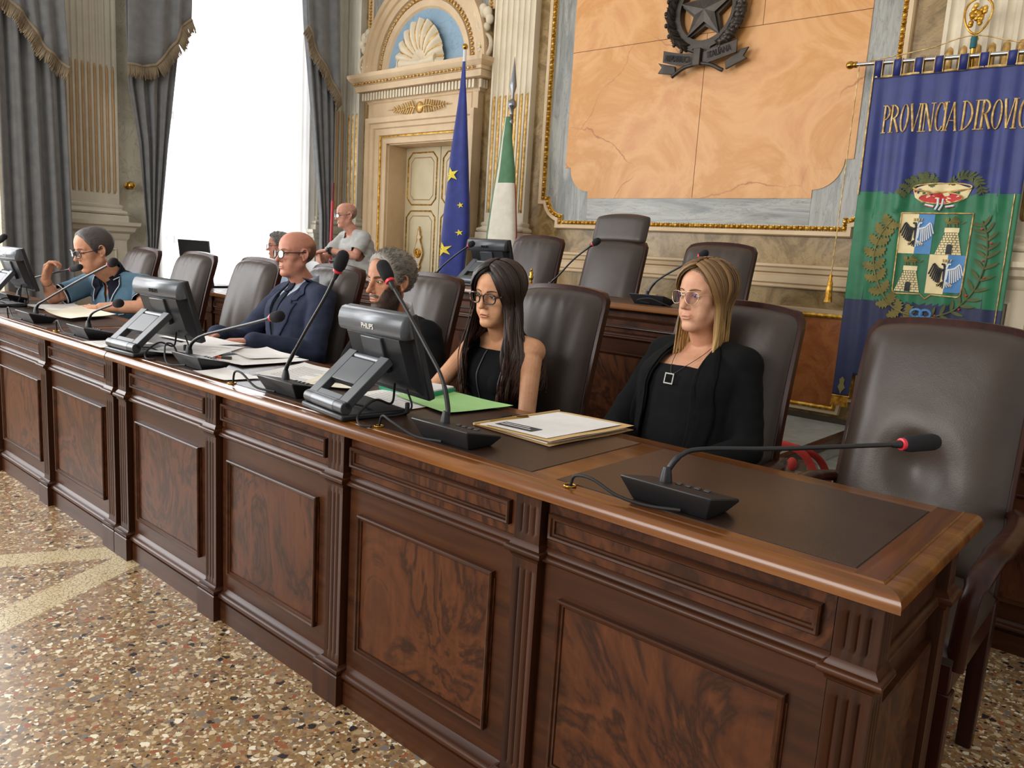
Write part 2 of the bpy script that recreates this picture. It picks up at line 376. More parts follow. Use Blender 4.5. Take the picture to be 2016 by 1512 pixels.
# left wall with two tall windows
W1, W2 = (2.16, 3.62, 0.55, 4.6), (-0.9, 0.86, 0.55, 4.6)
mb = MB(); ys = [-7, W2[0], W2[1], W1[0], W1[1], YB]
for i in (0, 2, 4): mb.box((XL - 0.35, ys[i], 0), (XL, ys[i + 1], 5.4))
for w in (W1, W2): mb.box((XL - 0.35, w[0], 0), (XL, w[1], w[2])); mb.box((XL - 0.35, w[0], w[3]), (XL, w[1], 5.4))
struct(mb.build('wall_left', M['palemarble']))
for k, w in enumerate((W1, W2)):
    mb = MB(); x0 = XL - 0.22
    for y in (w[0], (w[0] + w[1]) / 2 - 0.04, w[1] - 0.07): mb.box((x0, y, w[2]), (x0 + 0.07, y + 0.07, w[3]))
    for z in (w[2], 1.16, 2.3, 3.45, w[3] - 0.08): mb.box((x0, w[0], z), (x0 + 0.06, w[1], z + 0.07))
    fr = struct(mb.build('window_%d' % (k + 1), plain('window_paint_%d' % k, '#5d6672', 0.5), bevel=0.005))
    mb = MB(); mb.box((x0 + 0.02, w[0], w[2]), (x0 + 0.03, w[1], w[3])); mb.build('pane', M['pane'], fr)
    mb = MB(); mb.box((XL - 0.35, w[0] - 0.05, w[2] - 0.06), (XL + 0.06, w[1] + 0.05, w[2])); mb.build('window_sill', M['stone'], fr, bevel=0.01)

# --- fluted pilasters
def pilaster(name, a0, a1, P, zb, ztop, split, nfl, mats):
    """fluted shaft on a moulded base; below the split height the flutes hold reeds"""
    root = struct(thing(name, name, 'trim')); del root['label']; del root['category']
    mb = MB(); D = 0.07; w = (a1 - a0) / (nfl + 0.45 * (nfl + 1)); fw = 0.45 * w; prof = [(a0, 0), (a0, D)]
    x = a0 + fw
    cols = []
    for i in range(nfl):
        cols.append((x, x + w)); prof += [(x, D)] + [(x + w / 2 - w / 2 * math.cos(t), D - w * 0.36 * math.sin(t)) for t in [PI * k / 6 for k in range(1, 6)]] + [(x + w, D)]
        x += w + fw
    prof += [(a1, D), (a1, 0)]
    n = len(prof)
    v = [P(p[0], zz, p[1]) for zz in (zb + 0.08, ztop) for p in prof]
    mb.add(v, [(i, i + 1, n + i + 1, n + i) for i in range(n - 1)])
    v = [P(a, b, h) for a, b, h in ((a0, zb - 0.01, 0), (a1, zb - 0.01, 0), (a1, zb + 0.08, 0), (a0, zb + 0.08, 0), (a0, zb - 0.01, D), (a1, zb - 0.01, D), (a1, zb + 0.08, D), (a0, zb + 0.08, D))]
    mb.add(v, [(4, 5, 6, 7), (3, 7, 6, 2), (0, 4, 7, 3), (1, 2, 6, 5)])
    mb.build('fluted_shaft', mats[0], root, smooth=35)
    mb = MB()
    for c0, c1 in cols:
        r = (c1 - c0) / 2; cx = (c0 + c1) / 2; rows = []
        for zz, s_ in ((zb + 0.075, 0.3), (zb + 0.095, 0.85), (zb + 0.12, 1), (split - 0.04, 1), (split - 0.015, 0.8), (split, 0.3)):
            rows.append([P(cx - r * s_ * math.cos(PI * k / 6), zz, D - 0.03 + (r * 0.62 + 0.022) * math.sin(PI * k / 6) * s_) for k in range(7)])
        mb.add([p for r_ in rows for p in r_], [(i * 7 + j, i * 7 + j + 1, i * 7 + j + 8, i * 7 + j + 7) for i in range(5) for j in range(6)])
    mb.build('reed_filling', mats[1], root, smooth=60)
    mb = MB(); base = [(0, D + 0.055), (0.05, D + 0.055), (0.055, D + 0.05)] + [(0.055 + 0.022 - 0.022 * math.cos(t), D + 0.02 + 0.03 * math.sin(t)) for t in [PI * k / 6 for k in range(7)]] + [(0.11, D + 0.012), (0.125, D + 0.02), (0.14, D + 0.018), (0.15, D)]
    m_ = len(base); zb0 = zb - 0.15
    rows = []
    for z_, h_ in base:
        e = h_ - D
        rows.append([P(a0 - e, zb0 + z_, 0), P(a0 - e, zb0 + z_, h_), P(a1 + e, zb0 + z_, h_), P(a1 + e, zb0 + z_, 0)])
    mb.add([p for r_ in rows for p in r_], [(i * 4 + j, i * 4 + j + 1, i * 4 + j + 5, i * 4 + j + 4) for i in range(m_ - 1) for j in range(3)] + [tuple((m_ - 1) * 4 + j for j in range(4))])
    mb.build('base_moulding', mats[0], root, smooth=40)
    # pedestal
    mb = MB()
    ped = [(0, 0.14), (0.12, 0.14), (0.14, 0.1), (zb0 - 0.16, 0.1), (zb0 - 0.14, 0.115), (zb0 - 0.1, 0.12), (zb0 - 0.08, 0.15), (zb0 - 0.045, 0.16), (zb0 - 0.03, 0.185), (zb0, 0.19), (zb0, 0.12)]
    rows = []
    for z_, h_ in ped:
        e = h_ - 0.085
        rows.append([P(a0 - 0.03 - e, z_, 0), P(a0 - 0.03 - e, z_, h_), P(a1 + 0.03 + e, z_, h_), P(a1 + 0.03 + e, z_, 0)])
    m_ = len(ped)
    mb.add([p for r_ in rows for p in r_], [(i * 4 + j, i * 4 + j + 1, i * 4 + j + 5, i * 4 + j + 4) for i in range(m_ - 1) for j in range(3)] + [tuple((m_ - 1) * 4 + j for j in range(4))])
    mould(mb, rect(a0 + 0.06, 0.25, a1 - 0.06, zb0 - 0.25), [(0, 0.1), (-0.01, 0.112), (-0.022, 0.1)], True, P)
    mb.build('pedestal', mats[0], root, smooth=35)
    return root
pilaster('trim_1', -4.81, -4.335, PB(YB), 1.53, 5.3, 2.64, 7, (M['creamp'], M['palegold']))
pilaster('trim_2', -1.13, -0.52, PB(YB), 1.53, 5.3, 2.62, 8, (M['creamp'], M['palegold']))
pilaster('trim_3', -7.0, -6.72, PB(YB), 1.53, 5.3, 2.63, 4, (M['stone'], M['palegold']))
pilaster('trim_4', 3.78, 4.19, PL(XL), 1.53, 5.3, 2.66, 6, (M['stone'], M['tan']))
pilaster('trim_5', 1.30, 1.745, PL(XL), 1.47, 5.3, 2.62, 9, (M['stone'], M['tan']))

# --- large inlaid panel of the back wall
def cornered(x0, z0, x1, z1, c, st):
    """open-top outline with stepped round lower corners, from top left down, across and up"""
    l = [(x0, z1), (x0, z0 + c), (x0 + st, z0 + c)] + [(x0 + c - (c - st) * math.cos(t), z0 + c - (c - st) * math.sin(t)) for t in [PI / 2 * k / 8 for k in range(1, 8)]] + [(x0 + c, z0 + st), (x0 + c, z0)]
    r = [(x0 + x1 - x, z) for x, z in l[::-1]]
    return l + r
root = struct(thing('trim_6', 'x', 'trim')); del root['label']; del root['category']
outer = cornered(-4.135, 1.56, -1.385, 5.3, 0.2, 0.05); inner = cornered(-3.94, 1.745, -1.57, 5.3, 0.25, 0.055)
mb = MB(); mb.prism(outer, 'y', YB - 0.012, YB + 0.05); mb.build('grey_marble_border', M['greymarble'], root)
mb = MB(); mb.prism([(-3.69, 1.57), (-1.82, 1.57), (-1.82, 1.75), (-3.69, 1.75)], 'y', YB - 0.014, YB + 0.05); mb.build('grey_marble_rail', M['greymarbleh'], root)
mb = MB(); mb.prism(inner, 'y', YB - 0.018, YB + 0.05); mb.build('ochre_marble_slab', M['ochre'], root)
mb = MB(); mb.box((-3.94, YB - 0.0192, 2.915), (-1.57, YB - 0.01, 2.919)); mb.box((-2.722, YB - 0.0192, 1.75), (-2.7185, YB - 0.01, 2.915)); mb.box((-2.30, YB - 0.0192, 2.918), (-2.2965, YB - 0.01, 5.2))
mb.build('slab_joint', plain('joint', '#6d4425', 0.8), root)
mb = MB(); mould(mb, outer, [(0.0, 0.0), (0.0, 0.02), (-0.004, 0.028), (-0.03, 0.03), (-0.034, 0.042), (-0.062, 0.046), (-0.07, 0.03), (-0.07, 0.0)], False, PB(YB)); mb.build('cream_frame', M['cream'], root)
mb = MB(); mid = cornered(-4.151, 1.544, -1.369, 5.3, 0.2, 0.05)
mould(mb, outer, [(-0.001, 0.0), (-0.001, 0.03), (-0.028, 0.034), (-0.029, 0.0)], False, PB(YB))
for p, d in walk(mid, 0.042):
    n = Vector((-d.y, d.x)); c = Vector((p.x, YB - 0.034, p.y))
    Mx = tr(*c) @ rot('Y', -math.atan2(d.y, d.x)); mb.ell((0, 0, 0), (0.017, 0.018, 0.015), 10, 6, 0, Mx); mb.ell((0.021, 0, 0), (0.006, 0.015, 0.017), 8, 5, 0, Mx)
mb.build('gilded_moulding', M['gold'], root, smooth=60)
# --- dado mouldings and lower panels
prof = [(1.135, 0.0), (1.135, 0.02), (1.143, 0.026), (1.15, 0.02), (1.16, 0.02), (1.17, 0.034), (1.215, 0.036), (1.222, 0.026), (1.232, 0.026), (1.242, 0.05), (1.268, 0.056), (1.28, 0.07), (1.296, 0.07), (1.3, 0.0)]
for k, (xa, xb) in enumerate(((-4.19, -1.29), (-0.36, 3.5), (-4.975, -4.96))):
    mb = MB(); n = len(prof)
    mb.add([(x, YB - h, z) for x in (xa, xb) for z, h in prof], [(i, n + i, n + i + 1, i + 1) for i in range(n - 1)] + [tuple(range(n)), tuple(range(n, 2 * n))[::-1]])
    struct(mb.build('trim_%d' % (7 + k), M['cream'], smooth=30))
root = struct(thing('trim_11', 'x', 'trim')); del root['label']; del root['category']
def notched(x0, z0, x1, z1, c):
    q = []
    for cx, cz, a0 in ((x0, z0, PI / 2), (x1, z0, PI), (x1, z1, -PI / 2), (x0, z1, 0)):
        q += [(cx + c * math.cos(a0 - PI / 2 * k / 6), cz + c * math.sin(a0 - PI / 2 * k / 6)) for k in range(7)]
    return q
for x0, x1 in ((-4.12, -2.9), (-2.75, -1.41)):
    q = notched(x0, 0.36, x1, 0.955, 0.1)
    mb = MB(); mb.prism(q, 'y', YB - 0.008, YB + 0.03); mb.build('orange_marble_panel', M['orangemarble'], root)
    mb = MB(); mould(mb, q, [(0.0, 0.0), (0.0, 0.026), (-0.012, 0.034), (-0.026, 0.026), (-0.028, 0.0)], True, PB(YB), 0, True); mb.build('gilded_frame', M['gold'], root, smooth=40)
    mb = MB(); mould(mb, q, [(-0.027, 0.0), (-0.027, 0.02), (-0.05, 0.024), (-0.056, 0.0)], True, PB(YB), 0, True); mb.build('cream_frame', M['cream'], root)
mb = MB(); mb.box((-4.19, YB - 0.02, 0.25), (-1.29, YB, 0.285)); struct(mb.build('baseboard_back', plain('dark_marble', '#4b4134', 0.35)))

# --- door in the back wall: reveal, moulded surround, double leaf
root = struct(thing('door_1', 'x', 'door')); del root['label']; del root['category']
mb = MB(); mb.box((DX0, YB, 0), (DX0 + 0.012, YB + 0.3, DZ)); mb.box((DX1 - 0.012, YB, 0), (DX1, YB + 0.3, DZ)); mb.box((DX0, YB, DZ - 0.012), (DX1, YB + 0.3, DZ)); mb.build('reveal', M['cream'], root)
path = [(DX0, 0), (DX0, DZ), (DX1, DZ), (DX1, 0)]
mb = MB(); mould(mb, path, [(-0.0, -0.0), (0.0, 0.03), (0.05, 0.035), (0.055, 0.042)] + [(0.075, 0.05), (0.08, 0.062), (0.14, 0.066), (0.15, 0.085), (0.19, 0.09), (0.2, 0.11), (0.25, 0.115), (0.255, 0.0)], False, PB(YB)); mb.build('door_surround', M['cream'], root, smooth=30)
mb = MB(); mould(mb, path, [(0.06, 0.04), (0.06, 0.058), (0.07, 0.062), (0.076, 0.055), (0.076, 0.04)], False, PB(YB)); mb.build('gilded_line', M['gold'], root)
YD = YB + 0.24; xm = (DX0 + DX1) / 2
def octo(x0, z0, x1, z1, c): return [(x0 + c, z0), (x1 - c, z0), (x1, z0 + c), (x1, z1 - c), (x1 - c, z1), (x0 + c, z1), (x0, z1 - c), (x0, z0 + c)]
for x0, x1 in ((DX0 + 0.01, xm - 0.004), (xm + 0.004, DX1 - 0.01)):
    mb = MB(); mb.box((x0, YD, 0), (x1, YD + 0.05, DZ - 0.01)); lf = mb.build('door_leaf', M['doorpaint'], root, bevel=0.004)
    for z0, z1 in ((1.71, 2.225), (0.72, 1.63), (0.15, 0.6)):
        mb = MB(); mould(mb, octo(x0 + 0.05, z0, x1 - 0.05, z1, 0.06), [(0, 0), (-0.008, 0.012), (-0.016, 0)], True, PB(YD), 0, True); mb.build('gilded_panel_line', M['gold'], lf, smooth=40)
        mb = MB(); mould(mb, octo(x0 + 0.095, z0 + 0.05, x1 - 0.095, z1 - 0.05, 0.045), [(0, 0), (-0.006, 0.006), (-0.012, 0)], True, PB(YD), 0, True); mb.build('inner_panel_line', M['tan'], lf)
    xc = (x0 + x1) / 2; prof_ = [(0.0, 0.98), (0.012, 1.0), (0.016, 1.03), (0.034, 1.06), (0.02, 1.08), (0.03, 1.1), (0.052, 1.15), (0.07, 1.2), (0.052, 1.26), (0.032, 1.31), (0.02, 1.34), (0.036, 1.37), (0.018, 1.39), (0.016, 1.42), (0.008, 1.45), (0, 1.47)]
    mb = MB(); mb.prism([(xc + a, z) for a, z in prof_] + [(xc - a, z) for a, z in prof_[::-1][1:-1]], 'y', YD - 0.02, YD); pl = mb.build('carved_rosette_plate', M['creamp'], lf, bevel=0.004)
    mb = MB(); mould(mb, [(xc + a, z) for a, z in prof_] + [(xc - a, z) for a, z in prof_[::-1][1:-1]], [(-0.003, 0.0), (-0.003, 0.024), (0.004, 0.024), (0.006, 0.02)], True, PB(YD)); mb.build('plate_edge', M['palegold'], pl)
    mb = MB(); Mx = tr(xc, YD - 0.02, 1.2) @ rot('X', PI / 2)
    mb.lathe([(0.05, 0.0), (0.05, 0.008), (0.042, 0.014), (0.036, 0.006), (0.028, 0.006), (0.024, 0.016), (0.017, 0.018), (0.013, 0.009), (0.008, 0.012), (0.001, 0.02)], 28, 0, Mx); mb.build('gilded_rosette', M['gold'], pl, smooth=50)
# --- overdoor: frieze, dentil cornice, arch with shell, scrolls
root = struct(thing('trim_12', 'x', 'trim')); del root['label']; del root['category']
mb = MB(); mb.box((-6.555, YB - 0.07, DZ + 0.2), (-4.965, YB, 2.76)); mould(mb, rect(-6.47, 2.53, -5.05, 2.69), [(0, 0.07), (-0.006, 0.078), (-0.014, 0.07)], True, PB(YB), 0, True); mb.build('frieze', M['cream'], root)
def cornice(mb, x0, x1, prof, mi=0):
    rows = [[(x0 - h, YB, z), (x0 - h, YB - 0.06 - h, z), (x1 + h, YB - 0.06 - h, z), (x1 + h, YB, z)] for z, h in prof]; n = len(prof)
    mb.add([p for r_ in rows for p in r_], [(i * 4 + j, i * 4 + j + 1, i * 4 + j + 5, i * 4 + j + 4) for i in range(n - 1) for j in range(3)] + [tuple((n - 1) * 4 + j for j in range(4)), (3, 2, 1, 0)], mi)
mb = MB(); cornice(mb, -6.56, -4.96, [(2.69, 0.0), (2.7, 0.012), (2.715, 0.015), (2.72, 0.02), (2.80, 0.022), (2.805, 0.1), (2.86, 0.105), (2.865, 0.12), (2.89, 0.125), (2.9, 0.14), (2.93, 0.165), (2.965, 0.17), (2.97, 0.0)]); mb.build('cornice', M['cream'], root, smooth=30)
mb = MB()
for i in range(37):
    x = -6.60 + i * 0.0444; mb.box((x, YB - 0.125, 2.722), (x + 0.026, YB - 0.07, 2.795))
for i in range(3): mb.box((-4.935, YB - 0.1 + i * 0.035, 2.722), (-4.91, YB - 0.08 + i * 0.035, 2.795))
mb.build('dentils', M['creamp'], root)
mb = MB()
for i in range(34):
    x = -6.66 + i * 0.0522; mb.ell((x, YB - 0.19, 2.878), (0.017, 0.012, 0.013), 8, 6); mb.ell((x + 0.026, YB - 0.188, 2.878), (0.005, 0.009, 0.01), 6, 5)
mb.build('bead_row', M['palegold'], root, smooth=60)
AX, AZ = -5.75, 2.97
apath = [(AX + math.cos(PI - PI * k / 40), AZ + math.sin(PI - PI * k / 40)) for k in range(41)]
def ring(mb, prof, mi=0, a0=0.0, a1=PI, n=44, sx=1.0):
    k = len(prof); v = []
    for i in range(n + 1):
        t = a1 + (a0 - a1) * i / n
        for r_, h in prof: v.append((AX + r_ * math.cos(t) * sx, YB - h, AZ + r_ * math.sin(t)))
    mb.add(v, [(i * k + j, (i + 1) * k + j, (i + 1) * k + j + 1, i * k + j + 1) for i in range(n) for j in range(k - 1)], mi)
mb = MB(); ring(mb, [(0.555, 0.03), (0.575, 0.05), (0.635, 0.055), (0.64, 0.035), (0.7, 0.035), (0.705, 0.06), (0.76, 0.07), (0.77, 0.09), (0.83, 0.095), (0.84, 0.115), (0.88, 0.12), (0.885, 0.0)]); mb.build('arch_moulding', M['cream'], root, smooth=30)
mb = MB()
for i in range(45):
    t = PI * (i + 0.5) / 45; c = (AX + 0.668 * math.cos(t), YB - 0.045, AZ + 0.668 * math.sin(t)); Mx = tr(*c) @ rot('Y', -t)
    mb.ell((0, 0, 0), (0.022, 0.014, 0.014), 9, 6, 0, Mx); mb.ell((-0.012, 0, 0.023), (0.014, 0.009, 0.004), 7, 5, 0, Mx)
mb.build('egg_moulding', M['palegold'], root, smooth=60)
mb = MB(); mb.prism([(AX + 0.57 * math.cos(PI * k / 40), AZ + 0.57 * math.sin(PI * k / 40)) for k in range(41)], 'y', YB - 0.03, YB); mb.build('blue_tympanum', M['blue'], root)
# shell: a ribbed scallop fan with gilded grooves and a scrolled hinge
SX, SZ = -5.775, 3.035
def shell(u, v, add=0.0):
    a = PI * (-0.09 + 1.18 * u); ribs = 0.5 + 0.5 * math.cos(2 * PI * u * 11 + PI)
    r_ = v * (0.335 + 0.02 * ribs ** 0.5) * (1 + 0.12 * math.sin(a) ** 2)
    swirl = 0.25 * (v - 0.2) * math.cos(a)
    return (SX - r_ * math.cos(a + swirl * 0.5), YB - 0.035 - 0.085 * math.sin(PI * min(1, v * 0.85)) - 0.03 * v * ribs - add, SZ + r_ * math.sin(a) + 0.0)
mb = MB(); mb.grid(shell, 132, 14, 0, flip=True); mb.build('shell', M['creamp'], root, smooth=180)
mb = MB()
for i in range(12):
    u = i / 11; mb.tube([shell(min(1, max(0, u)), 0.3 + 0.7 * k / 10, 0.002) for k in range(11)], [0.004 + 0.006 * k / 10 for k in range(11)], 6)
mb.build('gilded_grooves', M['palegold'], root, smooth=60)
mb = MB()
for s_ in (-1, 1): mb.tube([(SX, YB - 0.09, 3.02), (SX + s_ * 0.1, YB - 0.1, 3.015), (SX + s_ * 0.25, YB - 0.1, 3.03)], [0.028, 0.036, 0.046], 14); mb.lathe([(0.05, 0), (0.052, 0.01), (0.03, 0.014), (0.012, 0.008), (0.001, 0.008)], 18, 0, tr(SX + s_ * 0.255, YB - 0.1, 3.03) @ rot('Y', s_ * PI / 2))
mb.build('shell_scroll', M['creamp'], root, smooth=50)
# garland on the frieze
mb = MB(); gx, gz = -5.755, 2.61; yy = YB - 0.085
mb.lathe([(0.055, 0), (0.055, 0.012), (0.046, 0.018), (0.04, 0.008), (0.03, 0.012), (0.014, 0.022), (0.001, 0.024)], 24, 0, tr(gx, YB - 0.07, gz) @ rot('X', PI / 2))
for s_ in (-1, 1):
    mb.tube([(gx + s_ * (0.05 + 0.36 * k / 8), yy, gz + 0.012 * math.sin(k)) for k in range(9)], [0.007 - 0.0006 * k for k in range(9)], 6)
    for i in range(9):
        x = gx + s_ * (0.075 + 0.034 * i); L = 0.062 - 0.0045 * i
        for d in (-1, 1): mb.caps((x, yy, gz + d * 0.006), (x + s_ * 0.02, yy - 0.006, gz + d * L), 0.0075, 0.009 - 0.0005 * i, 6)
    for i in range(4): mb.ell((gx + s_ * (0.4 + 0.022 * i), yy, gz), 0.007 - 0.001 * i, 7, 5)
mb.build('gilded_garland', M['palegold'], root, smooth=60)
# scroll volutes beside the arch
for s_, x in ((1, -4.93), (-1, -6.62)):
    mb = MB(); yv = YB - 0.07; P0 = lambda a, b: (x + s_ * a, yv, b)
    pts = [P0(0.095 * math.cos(t) * (1 - t / 16) , 3.09 + 0.1 * math.sin(t) * (1 - t / 16)) for t in [0.35 * k - 1.9 for k in range(22)]]
    mb.tube(pts, [0.02 - 0.0005 * k for k in range(22)], 8, flat=(1.6, 1.0), up=(0, 1, 0))
    mb.tube(curve([P0(0.0, 3.19), P0(-0.06, 3.25), P0(-0.03, 3.34), P0(-0.09, 3.38)], 6), [0.022] * 6 + [0.028] * 6 + [0.03] * 7, 8, flat=(1.5, 1), up=(0, 1, 0))
    for k, (a, b, r_) in enumerate(((-0.09, 3.37, 0.045), (-0.03, 3.39, 0.05), (0.03, 3.36, 0.048), (0.06, 3.3, 0.04), (0.03, 3.24, 0.035))): mb.ell(P0(a, b), (r_, 0.035, r_ * 1.15), 12, 8)
    v_ = mb.build('volute', M['creamp'], root, smooth=60)
    mb = MB()
    for k in range(8):
        t = 2 * PI * k / 8; mb.ell((0.034, 0, 0), (0.026, 0.014, 0.014), 8, 6, 0, tr(x, yv - 0.02, 3.07) @ rot('Y', t))
    mb.build('rosette', M['creamp'], v_, smooth=60); mb = MB(); mb.ell((x, yv - 0.035, 3.07), 0.013, 10, 8); mb.build('rosette_centre', M['gold'], v_, smooth=60)
# spandrel framing above the arch
root = struct(thing('trim_13', 'x', 'trim')); del root['label']; del root['category']
mb = MB(); mb.box((-6.62, YB - 0.012, 3.0), (-4.9, YB + 0.02, 5.3)); mb.build('spandrel_slab', M['greymarble'], root)
mb = MB()
for x in (-6.62, -4.9):
    for z in range(60): mb.ell((x, YB - 0.03, 3.42 + z * 0.03), (0.016, 0.016, 0.012), 8, 6)
mb.build('gilded_moulding', M['gold'], root, smooth=60)
mb = MB()
for x in (-6.62, -4.9): mb.box((x - 0.04, YB - 0.022, 3.4), (x + 0.04, YB, 5.3))
mb.build('cream_frame', M['cream'], root)

# ------------------------------------------------------------------ curtains
def curtain(name, label, z0, z1, left, right, x0, amp, folds, ph, seed):
    """left and right give the wall position of each edge at a height"""
    def fn(u, v):
        z = z0 + (z1 - z0) * v; a, b = left(z), right(z); y = a + (b - a) * u
        f = math.sin(u * folds * 2 * PI + ph + 0.6 * math.sin(v * 3 + seed)) + 0.35 * math.sin(u * folds * 4.7 * PI + seed + v)
        return (x0 + amp * f * (0.6 + 0.4 * (b - a) / 0.5 if b - a < 0.5 else 1.0) + 0.012 * mnoise.noise((u * 6, v * 5, seed)), y, z)
    mb = MB(); mb.grid(fn, max(24, int(folds * 14)), 40, 0)
    o = mb.build(name, M['curtain'], None, smooth=180)
    s_ = o.modifiers.new('thick', 'SOLIDIFY'); s_.thickness = 0.006; s_.offset = 0
    return tag(o, label, 'curtain', 'grey velvet drapes'), fn
def lerp_(tab): 
    zs = [a for a, b in tab]; vs = [b for a, b in tab]
    return lambda z: float(np.interp(z, zs, vs))
XC = XL + 0.16
def swag(parent, x0, edge, top_edge, amp, folds, seed, fr_len=0.105):
    """short overlay whose slanting lower hem carries a fringe; edge = hem points (y, z)"""
    n = 90; hy = [p[0] for p in edge]; hz = [p[1] for p in edge]; L = np.cumsum([0] + [math.dist(edge[i], edge[i + 1]) for i in range(len(edge) - 1)]); T = np.linspace(0, L[-1], n + 1)
    ey = np.interp(T, L, hy); ez = np.interp(T, L, hz)
    xo = lambda i, v: x0 + amp * math.sin(i / n * folds * 2 * PI + seed) * (0.5 + 0.5 * v) + 0.01 * mnoise.noise((i * 0.1, v * 3, seed))
    def fn(u, v):
        i = int(round(u * n)); a = (ey[i], ez[i]); ty = a[0] + (top_edge(a[0]) - a[0]) * (1 - v); return (xo(i, v), ty, 4.6 + (a[1] - 4.6) * v)
    mb = MB(); mb.grid(fn, n, 20, 0); o = mb.build('swag', M['curtain'], parent, smooth=180); s_ = o.modifiers.new('thick', 'SOLIDIFY'); s_.thickness = 0.006
    mb = MB(); mb.tube([(xo(i, 1.0) + 0.006, ey[i], ez[i]) for i in range(n + 1)], 0.013, 6)
    nf = int(L[-1] / 0.0042)
    for i in range(nf):
        t = (i + 0.5) / nf * n; j = min(n - 1, int(t)); f = t - j; y = ey[j] + (ey[j + 1] - ey[j]) * f; z = ez[j] + (ez[j + 1] - ez[j]) * f; x = xo(j, 1.0) + 0.008
        l_ = fr_len * random.uniform(0.85, 1.08); ty_, tz_ = ey[j + 1] - ey[j], ez[j + 1] - ez[j]; q_ = math.hypot(ty_, tz_); dy_, dz_ = tz_ / q_ * 0.75, -ty_ / q_ - 0.45; q_ = math.hypot(dy_, dz_); dy_, dz_ = dy_ / q_ * l_, dz_ / q_ * l_
        mb.tube([(x, y, z), (x + random.uniform(-.004, .006), y + dy_ * 0.6 + random.uniform(-.003, .003), z + dz_ * 0.6), (x + random.uniform(-.006, .008), y + dy_ + random.uniform(-.005, .005), z + dz_)], [0.0042, 0.0048, 0.003], 4)
    mb.build('fringe', M['fringe'], parent, smooth=180)
c1_, _ = curtain('velvet_curtain', 'grey velvet drape with fringed swag at the left edge of the hall window wall', 0.02, 4.7, lambda z: 0.79, lerp_([(0, 1.30), (2.4, 1.26), (4.7, 1.2)]), XC + 0.12, 0.03, 4, 0.3, 1.0)
swag(c1_, XC + 0.19, [(0.8, 2.93), (0.9, 2.86), (1.0, 2.76), (1.12, 2.58), (1.27, 2.47)], lambda y: y - 0.1, 0.02, 4, 1.3)
c2_, _ = curtain('velvet_curtain', 'grey velvet drape gathered narrow beside the fluted pilaster left of the bright window', 0.02, 4.7, lerp_([(0, 1.95), (1.15, 1.945), (2.0, 1.885), (2.5, 1.80), (4.7, 1.78)]), lerp_([(0, 2.07), (1.0, 2.03), (1.5, 2.09), (2.0, 2.14), (2.85, 2.25), (4.7, 2.45)]), XC - 0.02, 0.028, 4, 0.9, 2.2)
swag(c2_, XC + 0.05, [(1.775, 2.63), (1.9, 2.63), (2.02, 2.67), (2.12, 2.8), (2.2, 2.9), (2.24, 3.03), (2.34, 3.12)], lambda y: y + 0.05, 0.018, 3, 0.4)
c3_, _ = curtain('velvet_curtain', 'grey velvet drape hanging right of the bright window behind the standing man', 0.02, 4.7, lerp_([(0, 3.72), (1.5, 3.68), (2.15, 3.6), (3.36, 3.46), (4.7, 3.35)]), lambda z: 3.85, XC + 0.10, 0.028, 4, 0.2, 3.1)
swag(c3_, XC + 0.16, [(3.46, 3.33), (3.53, 3.2), (3.6, 3.06), (3.72, 2.94), (3.80, 2.82), (3.88, 2.66)], lambda y: y - 0.1, 0.018, 2.5, 0.7)
mb = MB(); mb.grid(lambda u, v: (XL + 0.05 + 0.018 * math.sin(u * 2 * PI * 11) + 0.01 * math.sin(u * 2 * PI * 23 + 2), 2.0 + 1.75 * u, 0.05 + 4.6 * v), 130, 12)
tag(mb.build('sheer_curtain', M['sheer'], None, smooth=180), 'white sheer curtain glowing in front of the tall window', 'curtain')
mb = MB(); mb.lathe([(0.03, 0), (0.03, 0.008), (0.012, 0.014), (0.012, 0.05), (0.026, 0.06), (0.036, 0.075), (0.034, 0.095), (0.018, 0.108), (0.001, 0.11)], 20, 0, tr(XL, 1.845, 1.64) @ rot('Y', PI / 2))
tag(mb.build('curtain_knob', M['brass'], None, smooth=60), 'small brass curtain holdback knob on the pale marble wall', 'holdback')
# red pole in the window corner
mb = MB(); mb.tube([(-6.62, 3.72, 0), (-6.62, 3.75, 1.68)], 0.016, 12); rp = tag(mb.build('red_pole', plain('red_paint', '#b32c3c', 0.4), None, smooth=60), 'slim red pole standing upright against the grey drape behind the standing man', 'pole')
mb = MB(); mb.tube([(-6.62, 3.75, 1.68), (-6.62, 3.752, 1.86)], 0.013, 12); mb.build('pole_tip', plain('dark_red_paint', '#6a2430', 0.5), rp, smooth=60)
